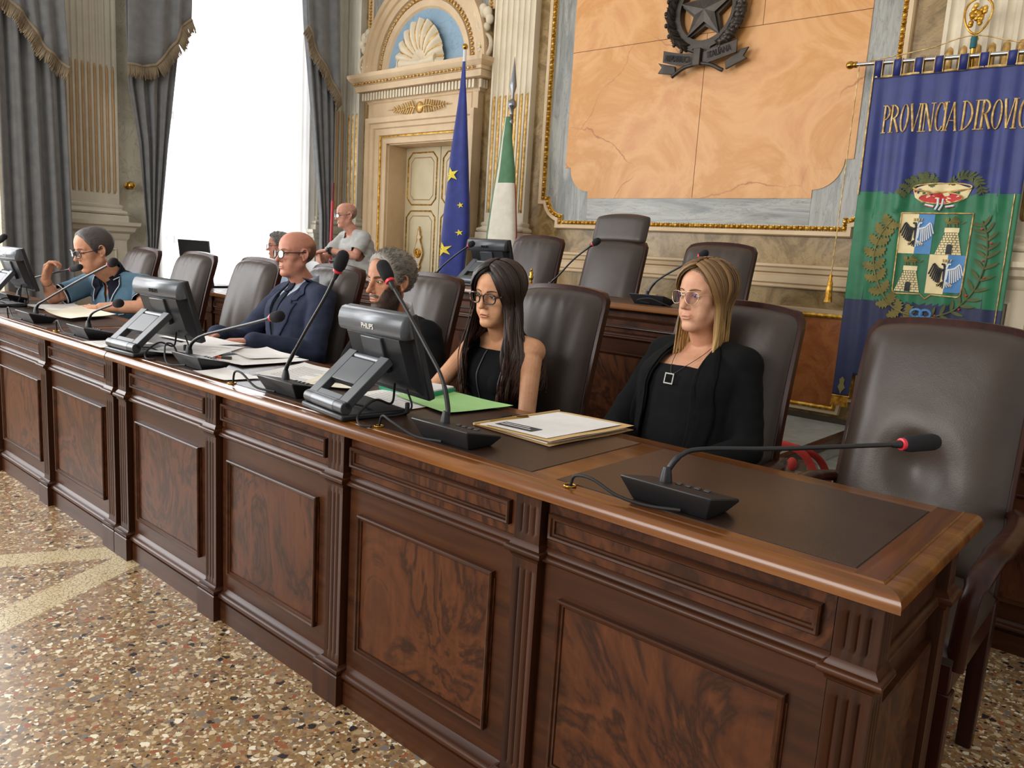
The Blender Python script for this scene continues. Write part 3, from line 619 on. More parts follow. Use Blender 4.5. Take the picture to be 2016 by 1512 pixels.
# ------------------------------------------------------------------ benches
PW = 0.6667
def desk(label, loc, nmod, pitch=PW, end_left=False, end_right=True, pads=True, group='panelled benches', depth=0.56, rotz=0.0):
    """panelled bench; local x=0 is the right front moulding corner, modules run to -x, people sit on the +y side"""
    root = thing('council_desk', label, 'desk', loc, rotz, group)
    xl = -nmod * pitch - 0.107 + 0.018; ex0, ex1 = xl - (0.018 if end_left else 0.0) - 0.036, (0.02 if end_right else 0.004)
    # top: slab with rounded lip, borders and leather pads
    mb = MB(); y0, y1 = -0.02, depth - 0.02
    lip = [(y0 + 0.012, 0.766), (y0, 0.772)] + [(y0 + 0.014 - 0.014 * math.cos(t), 0.778 + 0.0205 * math.sin(t)) for t in [PI / 2 * k / 5 for k in range(6)]] + [(y0 + 0.034, 0.7985), (y0 + 0.0355, 0.7965), (y0 + 0.037, 0.7985), (y0 + 0.038, 0.8), (y1 - 0.012, 0.8)] + [(y1 - 0.012 + 0.012 * math.sin(t), 0.786 + 0.014 * math.cos(t)) for t in [PI / 2 * k / 4 for k in range(1, 5)]] + [(y1 - 0.01, 0.766)]
    mb.prism(lip, 'x', ex0 + 0.02, ex1 - 0.038 if end_right else ex1)
    if end_right:
        x1 = ex1; xa = ex1 - 0.038
        endp = [(xa, 0.8), (xa + 0.0015, 0.7985), (xa + 0.0035, 0.7965), (xa + 0.005, 0.7985)] + [(x1 - 0.014 + 0.014 * math.sin(t), 0.778 + 0.0205 * math.cos(t)) for t in [PI / 2 * k / 5 for k in range(6)]] + [(x1 - 0.012, 0.766), (xa, 0.766)]
        n = len(endp); v = []
        for p in endp:  # mitred towards the front corner
            v.append((p[0], y0 + (x1 - p[0]) , p[1]))
        for p in endp: v.append((p[0], y1, p[1]))
        mb.add(v, [(i, (i + 1) % n, n + (i + 1) % n, n + i) for i in range(n)] + [tuple(range(n))[::-1], tuple(range(n, 2 * n))])
        m2 = [(xa, y0 + 0.038), (xa, y0 + 0.0), (x1 - 0.001, y0)]
        nl = 12; rows = []
        for k in range(nl):   # front lip running into the corner
            p = lip[k]; rows.append([(xa, p[0], p[1]), (x1 - (p[0] - y0), p[0], p[1])])
        mb.add([q for r_ in rows for q in r_], [(i * 2, i * 2 + 1, i * 2 + 3, i * 2 + 2) for i in range(nl - 1)])
    mb.build('table_top', M['top'], root, smooth=35)
    if pads:
        for k in range(nmod):
            x1, x0 = -k * pitch - 0.066, -(k + 1) * pitch + 0.004
            mb = MB(); mb.box((x0 - 0.002, 0.042, 0.79), (x1 + 0.002, 0.4745, 0.8003)); mb.box((x0, 0.044, 0.79), (x1, 0.4725, 0.8012), 1); mb.build('leather_pad', [plain('pad_edge_line', '#1c0f09', 0.5) if 'pad_edge_line' not in bpy.data.materials else bpy.data.materials['pad_edge_line'], M['pad']], root)
        if end_right:
            mb = MB(); mb.box((-0.062, -0.02 + 0.04, 0.79), (-0.0185, depth - 0.035, 0.8006)); mb.build('end_border', M['topend'], root)
    # carcass
    mb = MB(); mb.box((xl + 0.02, 0.04, 0.0), (-0.03, depth - 0.06, 0.10)); mb.box((xl + 0.02, 0.04, 0.10), (-0.03, 0.07, 0.766)); mb.box((xl + 0.02, 0.07, 0.62), (-0.03, depth - 0.06, 0.766)); mb.build('carcass', M['wood'], root)
    FR = lambda a, b, h: (a, 0.04 - h, b)
    for k in range(nmod):
        xr, xa = -k * pitch - 0.085, -(k + 1) * pitch - 0.003
        mb = MB(); mb.box((xa, 0.036, 0.112), (xr, 0.05, 0.625)); mb.build('frieze_board', M['woodh'], root)
        mb = MB(); mb.box((xa, 0.035, 0.655), (xr, 0.05, 0.766)); mb.box((xa + 0.055, 0.032, 0.186), (xr - 0.055, 0.05, 0.54)); mb.box((xa + 0.02, 0.0325, 0.69), (xr - 0.03, 0.05, 0.715)); fp = mb.build('veneer_panel', M['burl'], root)
        pr = [(0, 0.0), (0, 0.017), (0.003, 0.02), (0.007, 0.018), (0.009, 0.013), (0.013, 0.012), (0.016, 0.0)]
        mb = MB(); mould(mb, rect(xa + 0.007, 0.677, xr - 0.019, 0.731), pr, True, FR, 0, True); mb.build('upper_moulding', M['woodh'], root, smooth=40)
        mb = MB(); mould(mb, rect(xa + 0.045, 0.171, xr - 0.058, 0.556), pr, True, FR, 0, True); mb.build('panel_moulding', M['woodh'], root, smooth=40)
        tor = [(0.618, 0.0), (0.622, 0.004), (0.624, 0.012)] + [(0.632 + 0.0085 * -math.cos(t), 0.012 + 0.011 * math.sin(t)) for t in [PI * j / 6 for j in range(7)]] + [(0.643, 0.012), (0.649, 0.006), (0.655, 0.0)]
        n = len(tor)
        mb = MB(); mb.add([(x, 0.04 - h, z) for x in (xa, xr) for z, h in tor], [(i, n + i, n + i + 1, i + 1) for i in range(n - 1)]); mb.build('waist_moulding', M['woodh'], root, smooth=60)
        bs = [(0.0, 0.018), (0.068, 0.018), (0.07, 0.012), (0.074, 0.012), (0.076, 0.02)] + [(0.086 - 0.01 * math.cos(t), 0.016 + 0.01 * math.sin(t)) for t in [PI * j / 6 for j in range(7)]] + [(0.1, 0.008), (0.113, 0.0)]
        n = len(bs)
        mb = MB(); mb.add([(x, 0.04 - h, z) for x in (xa, xr) for z, h in bs], [(i, n + i, n + i + 1, i + 1) for i in range(n - 1)]); mb.build('base_moulding', M['woodh'], root, smooth=50)
    def fluted(mb, x0, x1, z0, z1, yf, yb, fz0, fz1, axis='x'):
        """block whose face carries three round-ended grooves"""
        w = x1 - x0; gs = [x0 + w * f for f in (0.25, 0.5, 0.75)]; gw = 0.0035
        Q = (lambda a, z, d: (a, yf + d, z)) if axis == 'x' else (lambda a, z, d: (yf - d, a, z))
        cs = [x0]
        for g in gs: cs += [g - gw, g, g + gw]
        cs += [x1]; zs = [z0, fz0, fz0 + 0.008, fz1 - 0.008, fz1, z1]
        dep = lambda i, j: 0.005 if (i % 3 == 2 and 1 < j < 4) else 0.0
        v = [Q(c, z, dep(i, j)) for i, c in enumerate(cs) for j, z in enumerate(zs)]; m_ = len(zs)
        mb.add(v, [(i * m_ + j, (i + 1) * m_ + j, (i + 1) * m_ + j + 1, i * m_ + j + 1) for i in range(len(cs) - 1) for j in range(m_ - 1)])
        if axis == 'x': mb.add([(x0, yf, z0), (x0, yf, z1), (x0, yb, z1), (x0, yb, z0), (x1, yf, z0), (x1, yf, z1), (x1, yb, z1), (x1, yb, z0)], [(0, 1, 2, 3), (4, 7, 6, 5)])
        else: mb.add([(yf, x0, z0), (yf, x0, z1), (yb, x0, z1), (yb, x0, z0), (yf, x1, z0), (yf, x1, z1), (yb, x1, z1), (yb, x1, z0)], [(0, 1, 2, 3), (4, 7, 6, 5)])
    def wrap(mb, prof, x0, x1, yb, yf=0.015, sides=(1, 1)):
        rows = [[(x0 - h, yb, z), (x0 - h, yf - h, z), (x1 + h, yf - h, z), (x1 + h, yb, z)] for z, h in prof]; n = len(prof)
        mb.add([p for r_ in rows for p in r_], [(i * 4 + j, i * 4 + j + 1, i * 4 + j + 5, i * 4 + j + 4) for i in range(n - 1) for j in range(3)] + [(3, 2, 1, 0), tuple((n - 1) * 4 + j for j in range(4))])
    torp = [(0.618, 0.0), (0.622, 0.004), (0.63, 0.006)] + [(0.6385 - 0.008 * math.cos(t), 0.007 + 0.009 * math.sin(t)) for t in [PI * j / 6 for j in range(7)]] + [(0.65, 0.006), (0.658, 0.0)]
    plp = [(0.0, 0.016), (0.085, 0.016), (0.088, 0.013), (0.091, 0.016)] + [(0.098 - 0.008 * math.cos(t), 0.011 + 0.005 * math.sin(t)) for t in [PI * j / 5 for j in range(6)]] + [(0.112, 0.001), (0.113, 0.0)]
    for k in range(nmod + 1):
        a, b = -k * pitch - 0.078, -k * pitch - 0.010
        last = end_right and k == 0
        mb = MB(); fluted(mb, a, b, 0.11, 0.62, 0.015, 0.05, 0.135, 0.6); fluted(mb, a, b, 0.65, 0.767, 0.015, 0.05, 0.672, 0.742)
        if last:
            fluted(mb, 0.0152, 0.075, 0.11, 0.62, b + 0.001, b - 0.012, 0.135, 0.6, 'y'); fluted(mb, 0.0152, 0.075, 0.65, 0.767, b + 0.001, b - 0.012, 0.672, 0.742, 'y')
            m2 = MB(); fluted(m2, depth - 0.105, depth - 0.045, 0.11, 0.62, b, b - 0.05, 0.135, 0.6, 'y'); fluted(m2, depth - 0.105, depth - 0.045, 0.65, 0.767, b, b - 0.05, 0.672, 0.742, 'y'); p2_ = m2.build('pilaster', M['wood'], root, smooth=40)
        p_ = mb.build('pilaster', M['wood'], root, smooth=40)
        mb = MB(); wrap(mb, torp, a, b, 0.05 if not last else 0.075)
        if last:
            mb.build('waist_band', M['woodh'], p_, smooth=50); mb = MB()
            rows = [[(b - 0.05, depth - 0.105 - h, z), (b + h, depth - 0.105 - h, z), (b + h, depth - 0.045 + h, z), (b - 0.05, depth - 0.045 + h, z)] for z, h in torp]; n = len(torp)
            mb.add([p for r_ in rows for p in r_], [(i * 4 + j, i * 4 + j + 1, i * 4 + j + 5, i * 4 + j + 4) for i in range(n - 1) for j in range(3)])
        mb.build('waist_band', M['woodh'], p2_ if last else p_, smooth=50)
        mb = MB(); wrap(mb, plp, a - 0.013, b - 0.003, 0.05 if not last else 0.08); mb.build('plinth', M['wood'], p_, smooth=40)
    if end_right:   # end panel
        EN = lambda a, b, h: (-0.034 + h, a, b)
        mb = MB(); mb.box((-0.06, 0.05, 0.0), (-0.034, depth - 0.06, 0.766)); mb.build('end_panel', M['wood'], root)
        mb = MB(); mb.box((-0.04, 0.11, 0.19), (-0.031, depth - 0.14, 0.53)); mb.box((-0.04, 0.1, 0.66), (-0.0325, depth - 0.13, 0.75)); mb.build('end_veneer', M['burl'], root)
        mb = MB(); mould(mb, rect(0.1, 0.171, depth - 0.125, 0.556), [(0, 0.0), (0, 0.014), (0.006, 0.017), (0.012, 0.01), (0.016, 0.0)], True, EN, 0); mb.build('end_moulding', M['woodh'], root, smooth=40)
        for z0 in (0.634, 0.75): mb = MB(); mb.tube([(-0.03, 0.075, z0), (-0.03, depth - 0.105, z0)], 0.013, 10); mb.build('end_band', M['woodh'], root, smooth=50)
        mb = MB(); mb.box((-0.034, 0.075, 0), (-0.018, depth - 0.1, 0.085)); mb.build('end_plinth', M['woodh'], root, bevel=0.004)
    return root
desk('long polished walnut bench with leather pads at the front, nearest the camera', (0, 0, 0), 4)
desk('walnut bench continuing at far left, before the man in the polo shirt', (-2.782, 0.0, 0), 4, 0.713, end_right=False)
desk('raised walnut bench on the carpeted dais, in front of the tall headrest chair', (-1.43, 2.0, 0.25), 4, 0.667, end_left=True, pads=True)
desk('dark panelled bench standing on the terrazzo floor behind the empty right chair', (1.6, 1.84, 0), 3, 0.667, end_left=True, pads=True)
desk('second row bench under the window carrying the open laptop', (-4.45, 1.98, 0), 3, 0.667, end_left=True, pads=True)

# ------------------------------------------------------------------ carpeted dais
root = thing('dais', 'grey carpeted dais with brown wooden nosing in front of the inlaid wall', 'platform', (-2.65, 3.05, 0))
mb = MB(); mb.box((-1.55, -1.06, 0), (1.335, 1.14, 0.243)); mb.box((-1.55, -1.06, 0.243), (1.30, 1.14, 0.25)); mb.build('carpet_top', M['carpet'], root)
mb = MB(); mb.box((1.30, -1.06, 0.205), (1.352, 1.14, 0.2525)); mb.box((1.335, -1.06, 0.19), (1.347, 1.14, 0.21)); mb.build('wooden_nosing', M['chairwood'], root, bevel=0.006)
mb = MB(); mb.box((1.336, -0.75, 0), (1.98, 1.14, 0.12)); mb.build('carpet_step', M['carpet'], root, bevel=0.01)

# ------------------------------------------------------------------ leather chairs
def make_chair(label, loc, dent=0.0, headrest=False, wrinkle=0.0, seed=0.0, group='taupe leather armchairs', rz=0.0):
    root = thing('armchair', label, 'chair', loc, rz, group)
    hw, zb, H = 0.218, 0.43, 0.70
    def cen(v): return 0.205 + 0.155 * v ** 1.15 - 0.012 * math.sin(PI * v), zb + H * v
    def face(u, v, off=0.0):
        y, z = cen(v); s = 2 * u - 1
        z -= 0.022 * abs(s) ** 2.4 * v; rr = max(0, (v - 0.93) / 0.07); x = hw * s * (1 - 0.10 * rr ** 2.5 * abs(s) ** 3) * (1.02 - 0.045 * v)
        bul = 0.052 * (1 - abs(s) ** 7) * (1 - (abs(2 * v - 1)) ** 16) + 0.014 * math.cos(s * PI / 2) * math.sin(PI * v)
        d = 0.0
        q = ((s + 0.02) / 0.42) ** 2 + ((v - 0.41) / 0.16) ** 2
        d -= dent * 0.042 * math.exp(-q * 1.4)
        d += dent * 0.007 * mnoise.noise((s * 1.6 + 3, (v - 0.4) * 9 + s * 1.8, seed)) * math.exp(-((s - 0.2) / 0.55) ** 2 - ((v - 0.42) / 0.2) ** 2)
        q2 = ((s + 0.05) / 0.5) ** 2 + ((v - 0.57) / 0.1) ** 2; d += dent * 0.010 * math.exp(-q2)
        d += dent * 0.0006 * math.sin(9 * math.sqrt(q) + 3 * mnoise.noise((s * 2, v * 3, seed))) * math.exp(-((q - 1.0) ** 2) * 1.1)
        d += wrinkle * 0.003 * mnoise.noise((s * 3.0 + v * 1.5, v * 2.2 - s * 1.2, seed + 4)) * (1 - abs(s) ** 4)
        d += wrinkle * 0.0009 * math.sin(s * 26 + 2 * mnoise.noise((s * 3, v * 4, seed))) * math.exp(-((v - 0.93) / 0.05) ** 2) * (1 - abs(s) ** 4)
        d -= wrinkle * 0.004 * max(0, mnoise.noise((s * 1.3, v * 7 + s * 2.5, seed + 9))) * math.exp(-((v - 0.25) / 0.22) ** 2)
        return (x, y - bul - d - off, z + (0.01 * (bul / 0.05)) )
    def back_cushion():
        mb = MB(); nu, nv = 56, 64
        mb.grid(lambda u, v: face(u, v), nu, nv, 0)
        def rim(p): return (p[0], p[1] + 0.012, p[2])
        loop = [(0, j / nv) for j in range(nv)] + [(i / nu, 1) for i in range(nu)] + [(1, 1 - j / nv) for j in range(nv)] + [(1 - i / nu, 0) for i in range(nu)]
        n = len(loop); mb.add([face(*q) for q in loop] + [rim(face(*q)) for q in loop], [(i, n + i, n + (i + 1) % n, (i + 1) % n) for i in range(n)])
        mb.tube([Vector(rim(face(*q))) for q in loop[::2]] + [Vector(rim(face(*loop[0])))], 0.006, 6)
        return mb
    b = back_cushion().build('backrest', M['leather'], root, smooth=60)
    # wooden shell behind the cushion, a little larger, with a flat back
    mb = MB(); nu, nv = 16, 24
    def sh(u, v, back):
        p = face(u, v); y, z = cen(v); s = 2 * u - 1; p2 = (p[0] * 1.055, y + 0.010 + (0.030 if back else 0.0) - 0.016 * (1 - s * s), zb + (p[2] - zb) * 1.012 + 0.006 - 0.01 * (1 - v)); return p2
    mb.grid(lambda u, v: sh(u, v, False), nu, nv); mb.grid(lambda u, v: sh(u, v, True), nu, nv)
    loop = [(0, j / nv) for j in range(nv)] + [(i / nu, 1) for i in range(nu)] + [(1, 1 - j / nv) for j in range(nv)] + [(1 - i / nu, 0) for i in range(nu)]; n = len(loop)
    mb.add([sh(u, v, False) for u, v in loop] + [sh(u, v, True) for u, v in loop], [(i, n + i, n + (i + 1) % n, (i + 1) % n) for i in range(n)])
    mb.build('back_frame', M['chairwood'], root, smooth=50)
    if headrest:
        mb = MB()
        def hf(u, v, back):
            s = 2 * u - 1; c = math.copysign(min(1, abs(s)) , s); rr = (2 * v - 1); k = (1 - abs(s) ** 8) ** 0.5 * (1 - abs(rr) ** 8) ** 0.5
            return (0.205 * s * (1 - 0.05 * abs(rr) ** 6), 0.375 + 0.045 * v - (0.048 * k if not back else -0.022 * k), 1.115 + 0.19 * v - 0.016 * abs(s) ** 2.4 * (0.3 + v))
        mb.grid(lambda u, v: hf(u, v, 0), 40, 24); mb.grid(lambda u, v: hf(u, v, 1), 40, 24); mb.build('headrest', M['leather'], root, smooth=70)
    # seat
    mb = MB()
    def st(u, v):
        s, q = 2 * u - 1, 2 * v - 1; k = (1 - abs(s) ** 8) ** 0.6 * (1 - abs(q) ** 8) ** 0.6; return (0.235 * s, -0.03 + 0.235 * q, 0.425 + 0.055 * k)
    mb.grid(st, 28, 28); mb.box((-0.235, -0.265, 0.41), (0.235, 0.205, 0.426)); mb.build('seat', M['leather'], root, smooth=60)
    mb = MB(); mb.box((-0.235, -0.265, 0.34), (0.235, -0.24, 0.412)); mb.box((-0.235, 0.19, 0.34), (0.235, 0.215, 0.412)); mb.box((-0.235, -0.24, 0.34), (-0.21, 0.19, 0.412)); mb.box((0.21, -0.24, 0.34), (0.235, 0.19, 0.412)); mb.build('seat_frame', M['chairwood'], root, bevel=0.004)
    for s_ in (-1, 1):
        mb = MB(); mb.add([(s_ * x, y, z) for x, y, z in ((0.20, 0.175, 0.0), (0.238, 0.175, 0.0), (0.238, 0.215, 0.0), (0.20, 0.215, 0.0), (0.196, 0.18, 0.42), (0.24, 0.18, 0.42), (0.24, 0.235, 0.42), (0.196, 0.235, 0.42))], [(0, 3, 2, 1), (4, 5, 6, 7), (0, 1, 5, 4), (1, 2, 6, 5), (2, 3, 7, 6), (3, 0, 4, 7)]); mb.build('leg', M['chairwood'], root, bevel=0.004)
        mb = MB(); mb.add([(s_ * x, y, z) for x, y, z in ((0.205, -0.26, 0.0), (0.237, -0.26, 0.0), (0.237, -0.225, 0.0), (0.205, -0.225, 0.0), (0.196, -0.265, 0.34), (0.24, -0.265, 0.34), (0.24, -0.215, 0.34), (0.196, -0.215, 0.34))], [(0, 3, 2, 1), (4, 5, 6, 7), (0, 1, 5, 4), (1, 2, 6, 5), (2, 3, 7, 6), (3, 0, 4, 7)]); mb.build('leg', M['chairwood'], root, bevel=0.004)
        pts = curve([(s_ * 0.236, 0.27, 0.645), (s_ * 0.266, 0.17, 0.652), (s_ * 0.27, 0.02, 0.648), (s_ * 0.262, -0.15, 0.64), (s_ * 0.248, -0.245, 0.59), (s_ * 0.243, -0.262, 0.52), (s_ * 0.236, -0.25, 0.40)], 6)
        mb = MB(); mb.tube(pts, [0.026] * 6 + [0.03] * 12 + [0.026] * 6 + [0.02] * (len(pts) - 24), 10, flat=(0.62, 1.05)); mb.build('armrest', M['chairwood'], root, smooth=60)
    return root
yC = 0.945
ch = make_chair('empty taupe leather armchair with a sagging dented back at the right end of the bench', (-0.25, yC, 0), dent=1.0, seed=1.0)
c0 = make_chair('leather armchair behind the blonde woman in the black blazer', (-0.90, yC, 0), wrinkle=1.0, seed=2.0)
dup(c0, (-1.665, yC, 0), 0.0, 'leather armchair behind the woman with long dark hair')
dup(c0, (-2.46, yC, 0), 0.0, 'leather armchair behind the grey haired bearded man')
c4 = make_chair('leather armchair behind the bald man in the navy suit', (-3.175, yC, 0), wrinkle=1.2, seed=5.0)
dup(c4, (-3.93, yC, 0), 0.0, 'empty leather armchair just left of the bald man, hiding the curly haired person')
dup(c0, (-4.68, yC, 0), 0.0, 'empty leather armchair with the laptop screen showing above it')
dup(c4, (-5.46, yC, 0), 0.0, 'empty leather armchair right beside the man in the blue polo shirt')
yP = 2.76
c5 = dup(c0, (-3.31, yP, 0.25), 0.0, 'leather armchair on the dais behind the raised monitor')
make_chair('tall leather armchair with a separate headrest at the middle of the dais', (-2.64, yP, 0.25), headrest=True, seed=7.0)
dup(c0, (-1.91, yP, 0.25), 0.0, 'leather armchair on the dais above the blonde woman')
# ------------------------------------------------------------------ lettering helper
def text_mesh(body, size, depth, name, mat, parent, Mx, align='CENTER', sx=1.0, shear=0.0):
    cu = bpy.data.curves.new(name, 'FONT'); cu.body = body; cu.size = size; cu.extrude = depth; cu.align_x = align; cu.align_y = 'CENTER'; cu.shear = shear; cu.resolution_u = 3
    o = bpy.data.objects.new('tmp', cu); scene.collection.objects.link(o); dg = bpy.context.evaluated_depsgraph_get(); dg.update()
    me = bpy.data.meshes.new_from_object(o.evaluated_get(dg)); bpy.data.objects.remove(o); me.name = name
    me.transform(Mx @ Matrix.Diagonal((sx, 1, 1, 1))); me.materials.clear(); me.materials.append(mat)
    r = bpy.data.objects.new(name, me); C.objects.link(r); r.parent = parent; return r

# ------------------------------------------------------------------ microphones
def microphone(label, loc, neck, zt=0.8, cable=None, group='gooseneck microphones', lit=False):
    """neck points are given in hall coordinates; the base is a wedge whose tall face looks away from the sitter"""
    root = thing('microphone', label, 'microphone', loc, 0, group); L = lambda p: Vector(p) - Vector(loc)
    mb = MB(); w, wb_ = 0.096, 0.079
    v = [(-w, 0, 0.05), (w, 0, 0.05), (w, 0.118, 0.026), (-w, 0.118, 0.026), (-wb_, 0.026, 0), (wb_, 0.026, 0), (wb_, 0.102, 0), (-wb_, 0.102, 0), (-w, 0.001, 0.0445), (w, 0.001, 0.0445), (w, 0.117, 0.0205), (-w, 0.117, 0.0205)]
    mb.add(v, [(0, 1, 2, 3), (4, 7, 6, 5), (8, 9, 1, 0), (9, 10, 2, 1), (10, 11, 3, 2), (11, 8, 0, 3), (4, 5, 9, 8), (5, 6, 10, 9), (6, 7, 11, 10), (7, 4, 8, 11)])
    b = mb.build('base', M['black'], root, bevel=0.003)
    mb = MB()
    for i in range(4): mb.box((-0.02 + i * 0.02, 0.078, 0.0338), (-0.008 + i * 0.02, 0.09, 0.0372))
    mb.build('button_row', M['grey'], b, bevel=0.002)
    pts = curve([L(p) for p in neck[:-1]], 7)
    mb = MB(); n = len(pts); mb.tube(pts, [0.0085 if k < 2 else 0.0062 if k < n * 0.35 else 0.0048 for k in range(n)], 9); mb.lathe([(0.013, -0.006), (0.011, 0.01), (0.0075, 0.025)], 12, 0, tr(*pts[0])); mb.build('gooseneck', M['black'], root, smooth=60)
    a, e = pts[-1], L(neck[-1]); d = (e - a).normalized(); q = d.to_track_quat('Z', 'Y').to_matrix().to_4x4()
    mb = MB(); mb.lathe([(0.004, -0.02), (0.006, -0.016), (0.0085, 0.0), (0.0085, 0.006)], 12, 0, tr(*a) @ q); mb.build('capsule', M['black'], root, smooth=60)
    mb = MB(); mb.lathe([(0.009, 0.004), (0.0125, 0.005), (0.0125, 0.012), (0.009, 0.013)], 16, 0, tr(*a) @ q)
    rm = M['red']
    if lit:
        t = NT('lit_red_ring'); t.set(Base_Color=hexc('#ff2a48'), Emission_Color=hexc('#ff2a48'), Emission_Strength=1.6); rm = t.m
    mb.build('light_ring', rm, root, smooth=60)
    h = (e - a).length + 0.026
    mb = MB(); mb.lathe([(0.008, 0.011), (0.0135, 0.013), (0.0165, 0.02), (0.0178, 0.03), (0.0178, h - 0.016), (0.015, h - 0.006), (0.009, h), (0.001, h + 0.001)], 18, 0, tr(*a) @ q); mb.build('foam_windscreen', M['foam'], root, smooth=60)
    if cable:
        mb = MB(); mb.tube(curve([L(p) for p in cable], 8), 0.0033, 7); mb.build('cable', M['blackmat'], root, smooth=60)
    return root
microphone('gooseneck microphone with a red ring pointing across the empty right chair', (-0.41, 0.032, 0.801), [(-.445, .10, .843), (-.442, .108, .868), (-.428, .125, .892), (-.40, .155, .904), (-.30, .27, .909), (-.144, .499, .917), (-.105, .565, .92)], cable=[(-0.375, 0.04, 0.812), (-0.44, 0.03, 0.806), (-0.50, 0.02, 0.812), (-0.56, 0.02, 0.83), (-0.605, 0.025, 0.825), (-0.617, 0.028, 0.802)])
microphone('gooseneck microphone in front of the woman with long dark hair', (-1.012, 0.032, 0.801), [(-1.063, .105, .84), (-1.061, .11, .871), (-1.087, .11, .942), (-1.146, .11, 1.01), (-1.228, .11, 1.097), (-1.29, .11, 1.158), (-1.318, .11, 1.192)], cable=[(-1.0, 0.035, 0.812), (-1.08, 0.025, 0.81), (-1.16, 0.02, 0.83), (-1.21, 0.03, 0.835), (-1.235, 0.04, 0.80)])
microphone('gooseneck microphone standing tall before the bald man and the bearded man', (-1.72, 0.04, 0.801), [(-1.767, .11, .84), (-1.758, .11, .88), (-1.671, .11, .989), (-1.575, .11, 1.1), (-1.523, .11, 1.17), (-1.502, .11, 1.208)], cable=[(-1.72, 0.045, 0.812), (-1.8, 0.03, 0.815), (-1.88, 0.03, 0.845), (-1.93, 0.035, 0.84), (-1.95, 0.04, 0.80)])
microphone('low gooseneck microphone pointing at the navy suit jacket of the bald man', (-2.28, 0.045, 0.801), [(-2.376, .11, .84), (-2.353, .11, .877), (-2.273, .11, .913), (-2.136, .11, .946), (-1.948, .11, .99), (-1.853, .11, 1.014), (-1.815, .11, 1.022)], cable=[(-2.28, 0.05, 0.812), (-2.37, 0.03, 0.808), (-2.45, 0.06, 0.86), (-2.52, 0.12, 0.85), (-2.56, 0.16, 0.802)])
microphone('short gooseneck microphone beside the large sheet of paper at the left', (-3.2, 0.03, 0.801), [(-3.27, .11, .838), (-3.255, .11, .875), (-3.20, .11, .907), (-3.0, .11, .957), (-2.96, .11, .963)], cable=[(-3.2, 0.03, 0.812), (-3.29, 0.02, 0.815), (-3.38, 0.03, 0.85), (-3.42, 0.035, 0.84), (-3.43, 0.04, 0.80)])
microphone('gooseneck microphone reaching to the dark collar of the man in the polo shirt', (-3.84, 0.03, 0.801), [(-3.90, .11, .84), (-3.871, .11, .877), (-3.754, .11, .913), (-3.391, .11, 1.018), (-3.04, .11, 1.112), (-3.005, .11, 1.122)], cable=[(-3.84, 0.03, 0.812), (-3.93, 0.02, 0.815), (-4.02, 0.03, 0.85), (-4.06, 0.035, 0.84), (-4.07, 0.04, 0.80)])
microphone('lit microphone with a glowing red ring by the chin of the polo shirt man', (-4.95, 0.26, 0.801), [(-4.98, .36, .84), (-4.97, .37, .90), (-4.88, .385, .936), (-4.567, .40, .987), (-4.27, .40, 1.03), (-4.16, .40, 1.046)], lit=True)
microphone('gooseneck microphone whose head peeps in at the far left edge above the monitor', (-5.2, 0.1, 0.801), [(-5.27, .18, .84), (-5.28, .2, .92), (-5.2, .25, 1.06), (-5.08, .29, 1.138), (-5.0, .3, 1.168)])
microphone('microphone on the raised bench with its head before the tall headrest chair', (-2.33, 2.075, 1.051), [(-2.40, 2.15, 1.09), (-2.389, 2.15, 1.115), (-2.343, 2.15, 1.155), (-2.249, 2.15, 1.245), (-2.14, 2.15, 1.322), (-2.115, 2.15, 1.338)])
microphone('microphone on the raised bench just above the blonde woman', (-1.715, 2.03, 1.051), [(-1.761, 2.11, 1.089), (-1.746, 2.12, 1.134), (-1.7, 2.12, 1.179), (-1.596, 2.12, 1.241), (-1.51, 2.12, 1.29), (-1.486, 2.12, 1.303)], cable=[(-1.70, 2.035, 1.06), (-1.75, 2.01, 1.07), (-1.68, 2.0, 1.085), (-1.62, 2.01, 1.07), (-1.58, 2.03, 1.053)])
microphone('microphone on the raised bench in front of the blue flag', (-3.3, 2.06, 1.051), [(-3.30, 2.14, 1.09), (-3.288, 2.15, 1.12), (-3.233, 2.15, 1.165), (-3.128, 2.15, 1.232), (-3.04, 2.15, 1.28), (-3.015, 2.15, 1.293)], cable=[(-3.3, 2.07, 1.06), (-3.4, 2.06, 1.09), (-3.46, 2.08, 1.07), (-3.48, 2.1, 1.053)])
def grommet(label, x, y):
    mb = MB(); mb.tube([(0.0115 * math.cos(t_), 0.0115 * math.sin(t_), 0.001) for t_ in np.linspace(0, 2 * PI, 25)], 0.0022, 8, cap=False); g = mb.build('cable_grommet', M['brass'], None, smooth=60); g.location = (x, y, 0.801); tag(g, label, 'grommet', 'metal cable grommets'); mb = MB(); mb.lathe([(0.0105, 0.0002), (0.0105, 0.0006)], 20); mb.build('hole_shade', M['blackmat'], g)  # no hole is cut; a flat black disc paints the shade inside the ring
grommet('metal ringed cable hole with a cord beside the right microphone', -0.617, 0.026); grommet('metal ringed cable hole right of the big monitor base', -1.24, 0.044); grommet('metal ringed cable hole under the cord left of the tall microphone', -1.955, 0.04); grommet('metal ringed cable hole under the cord of the short microphone', -3.435, 0.04)

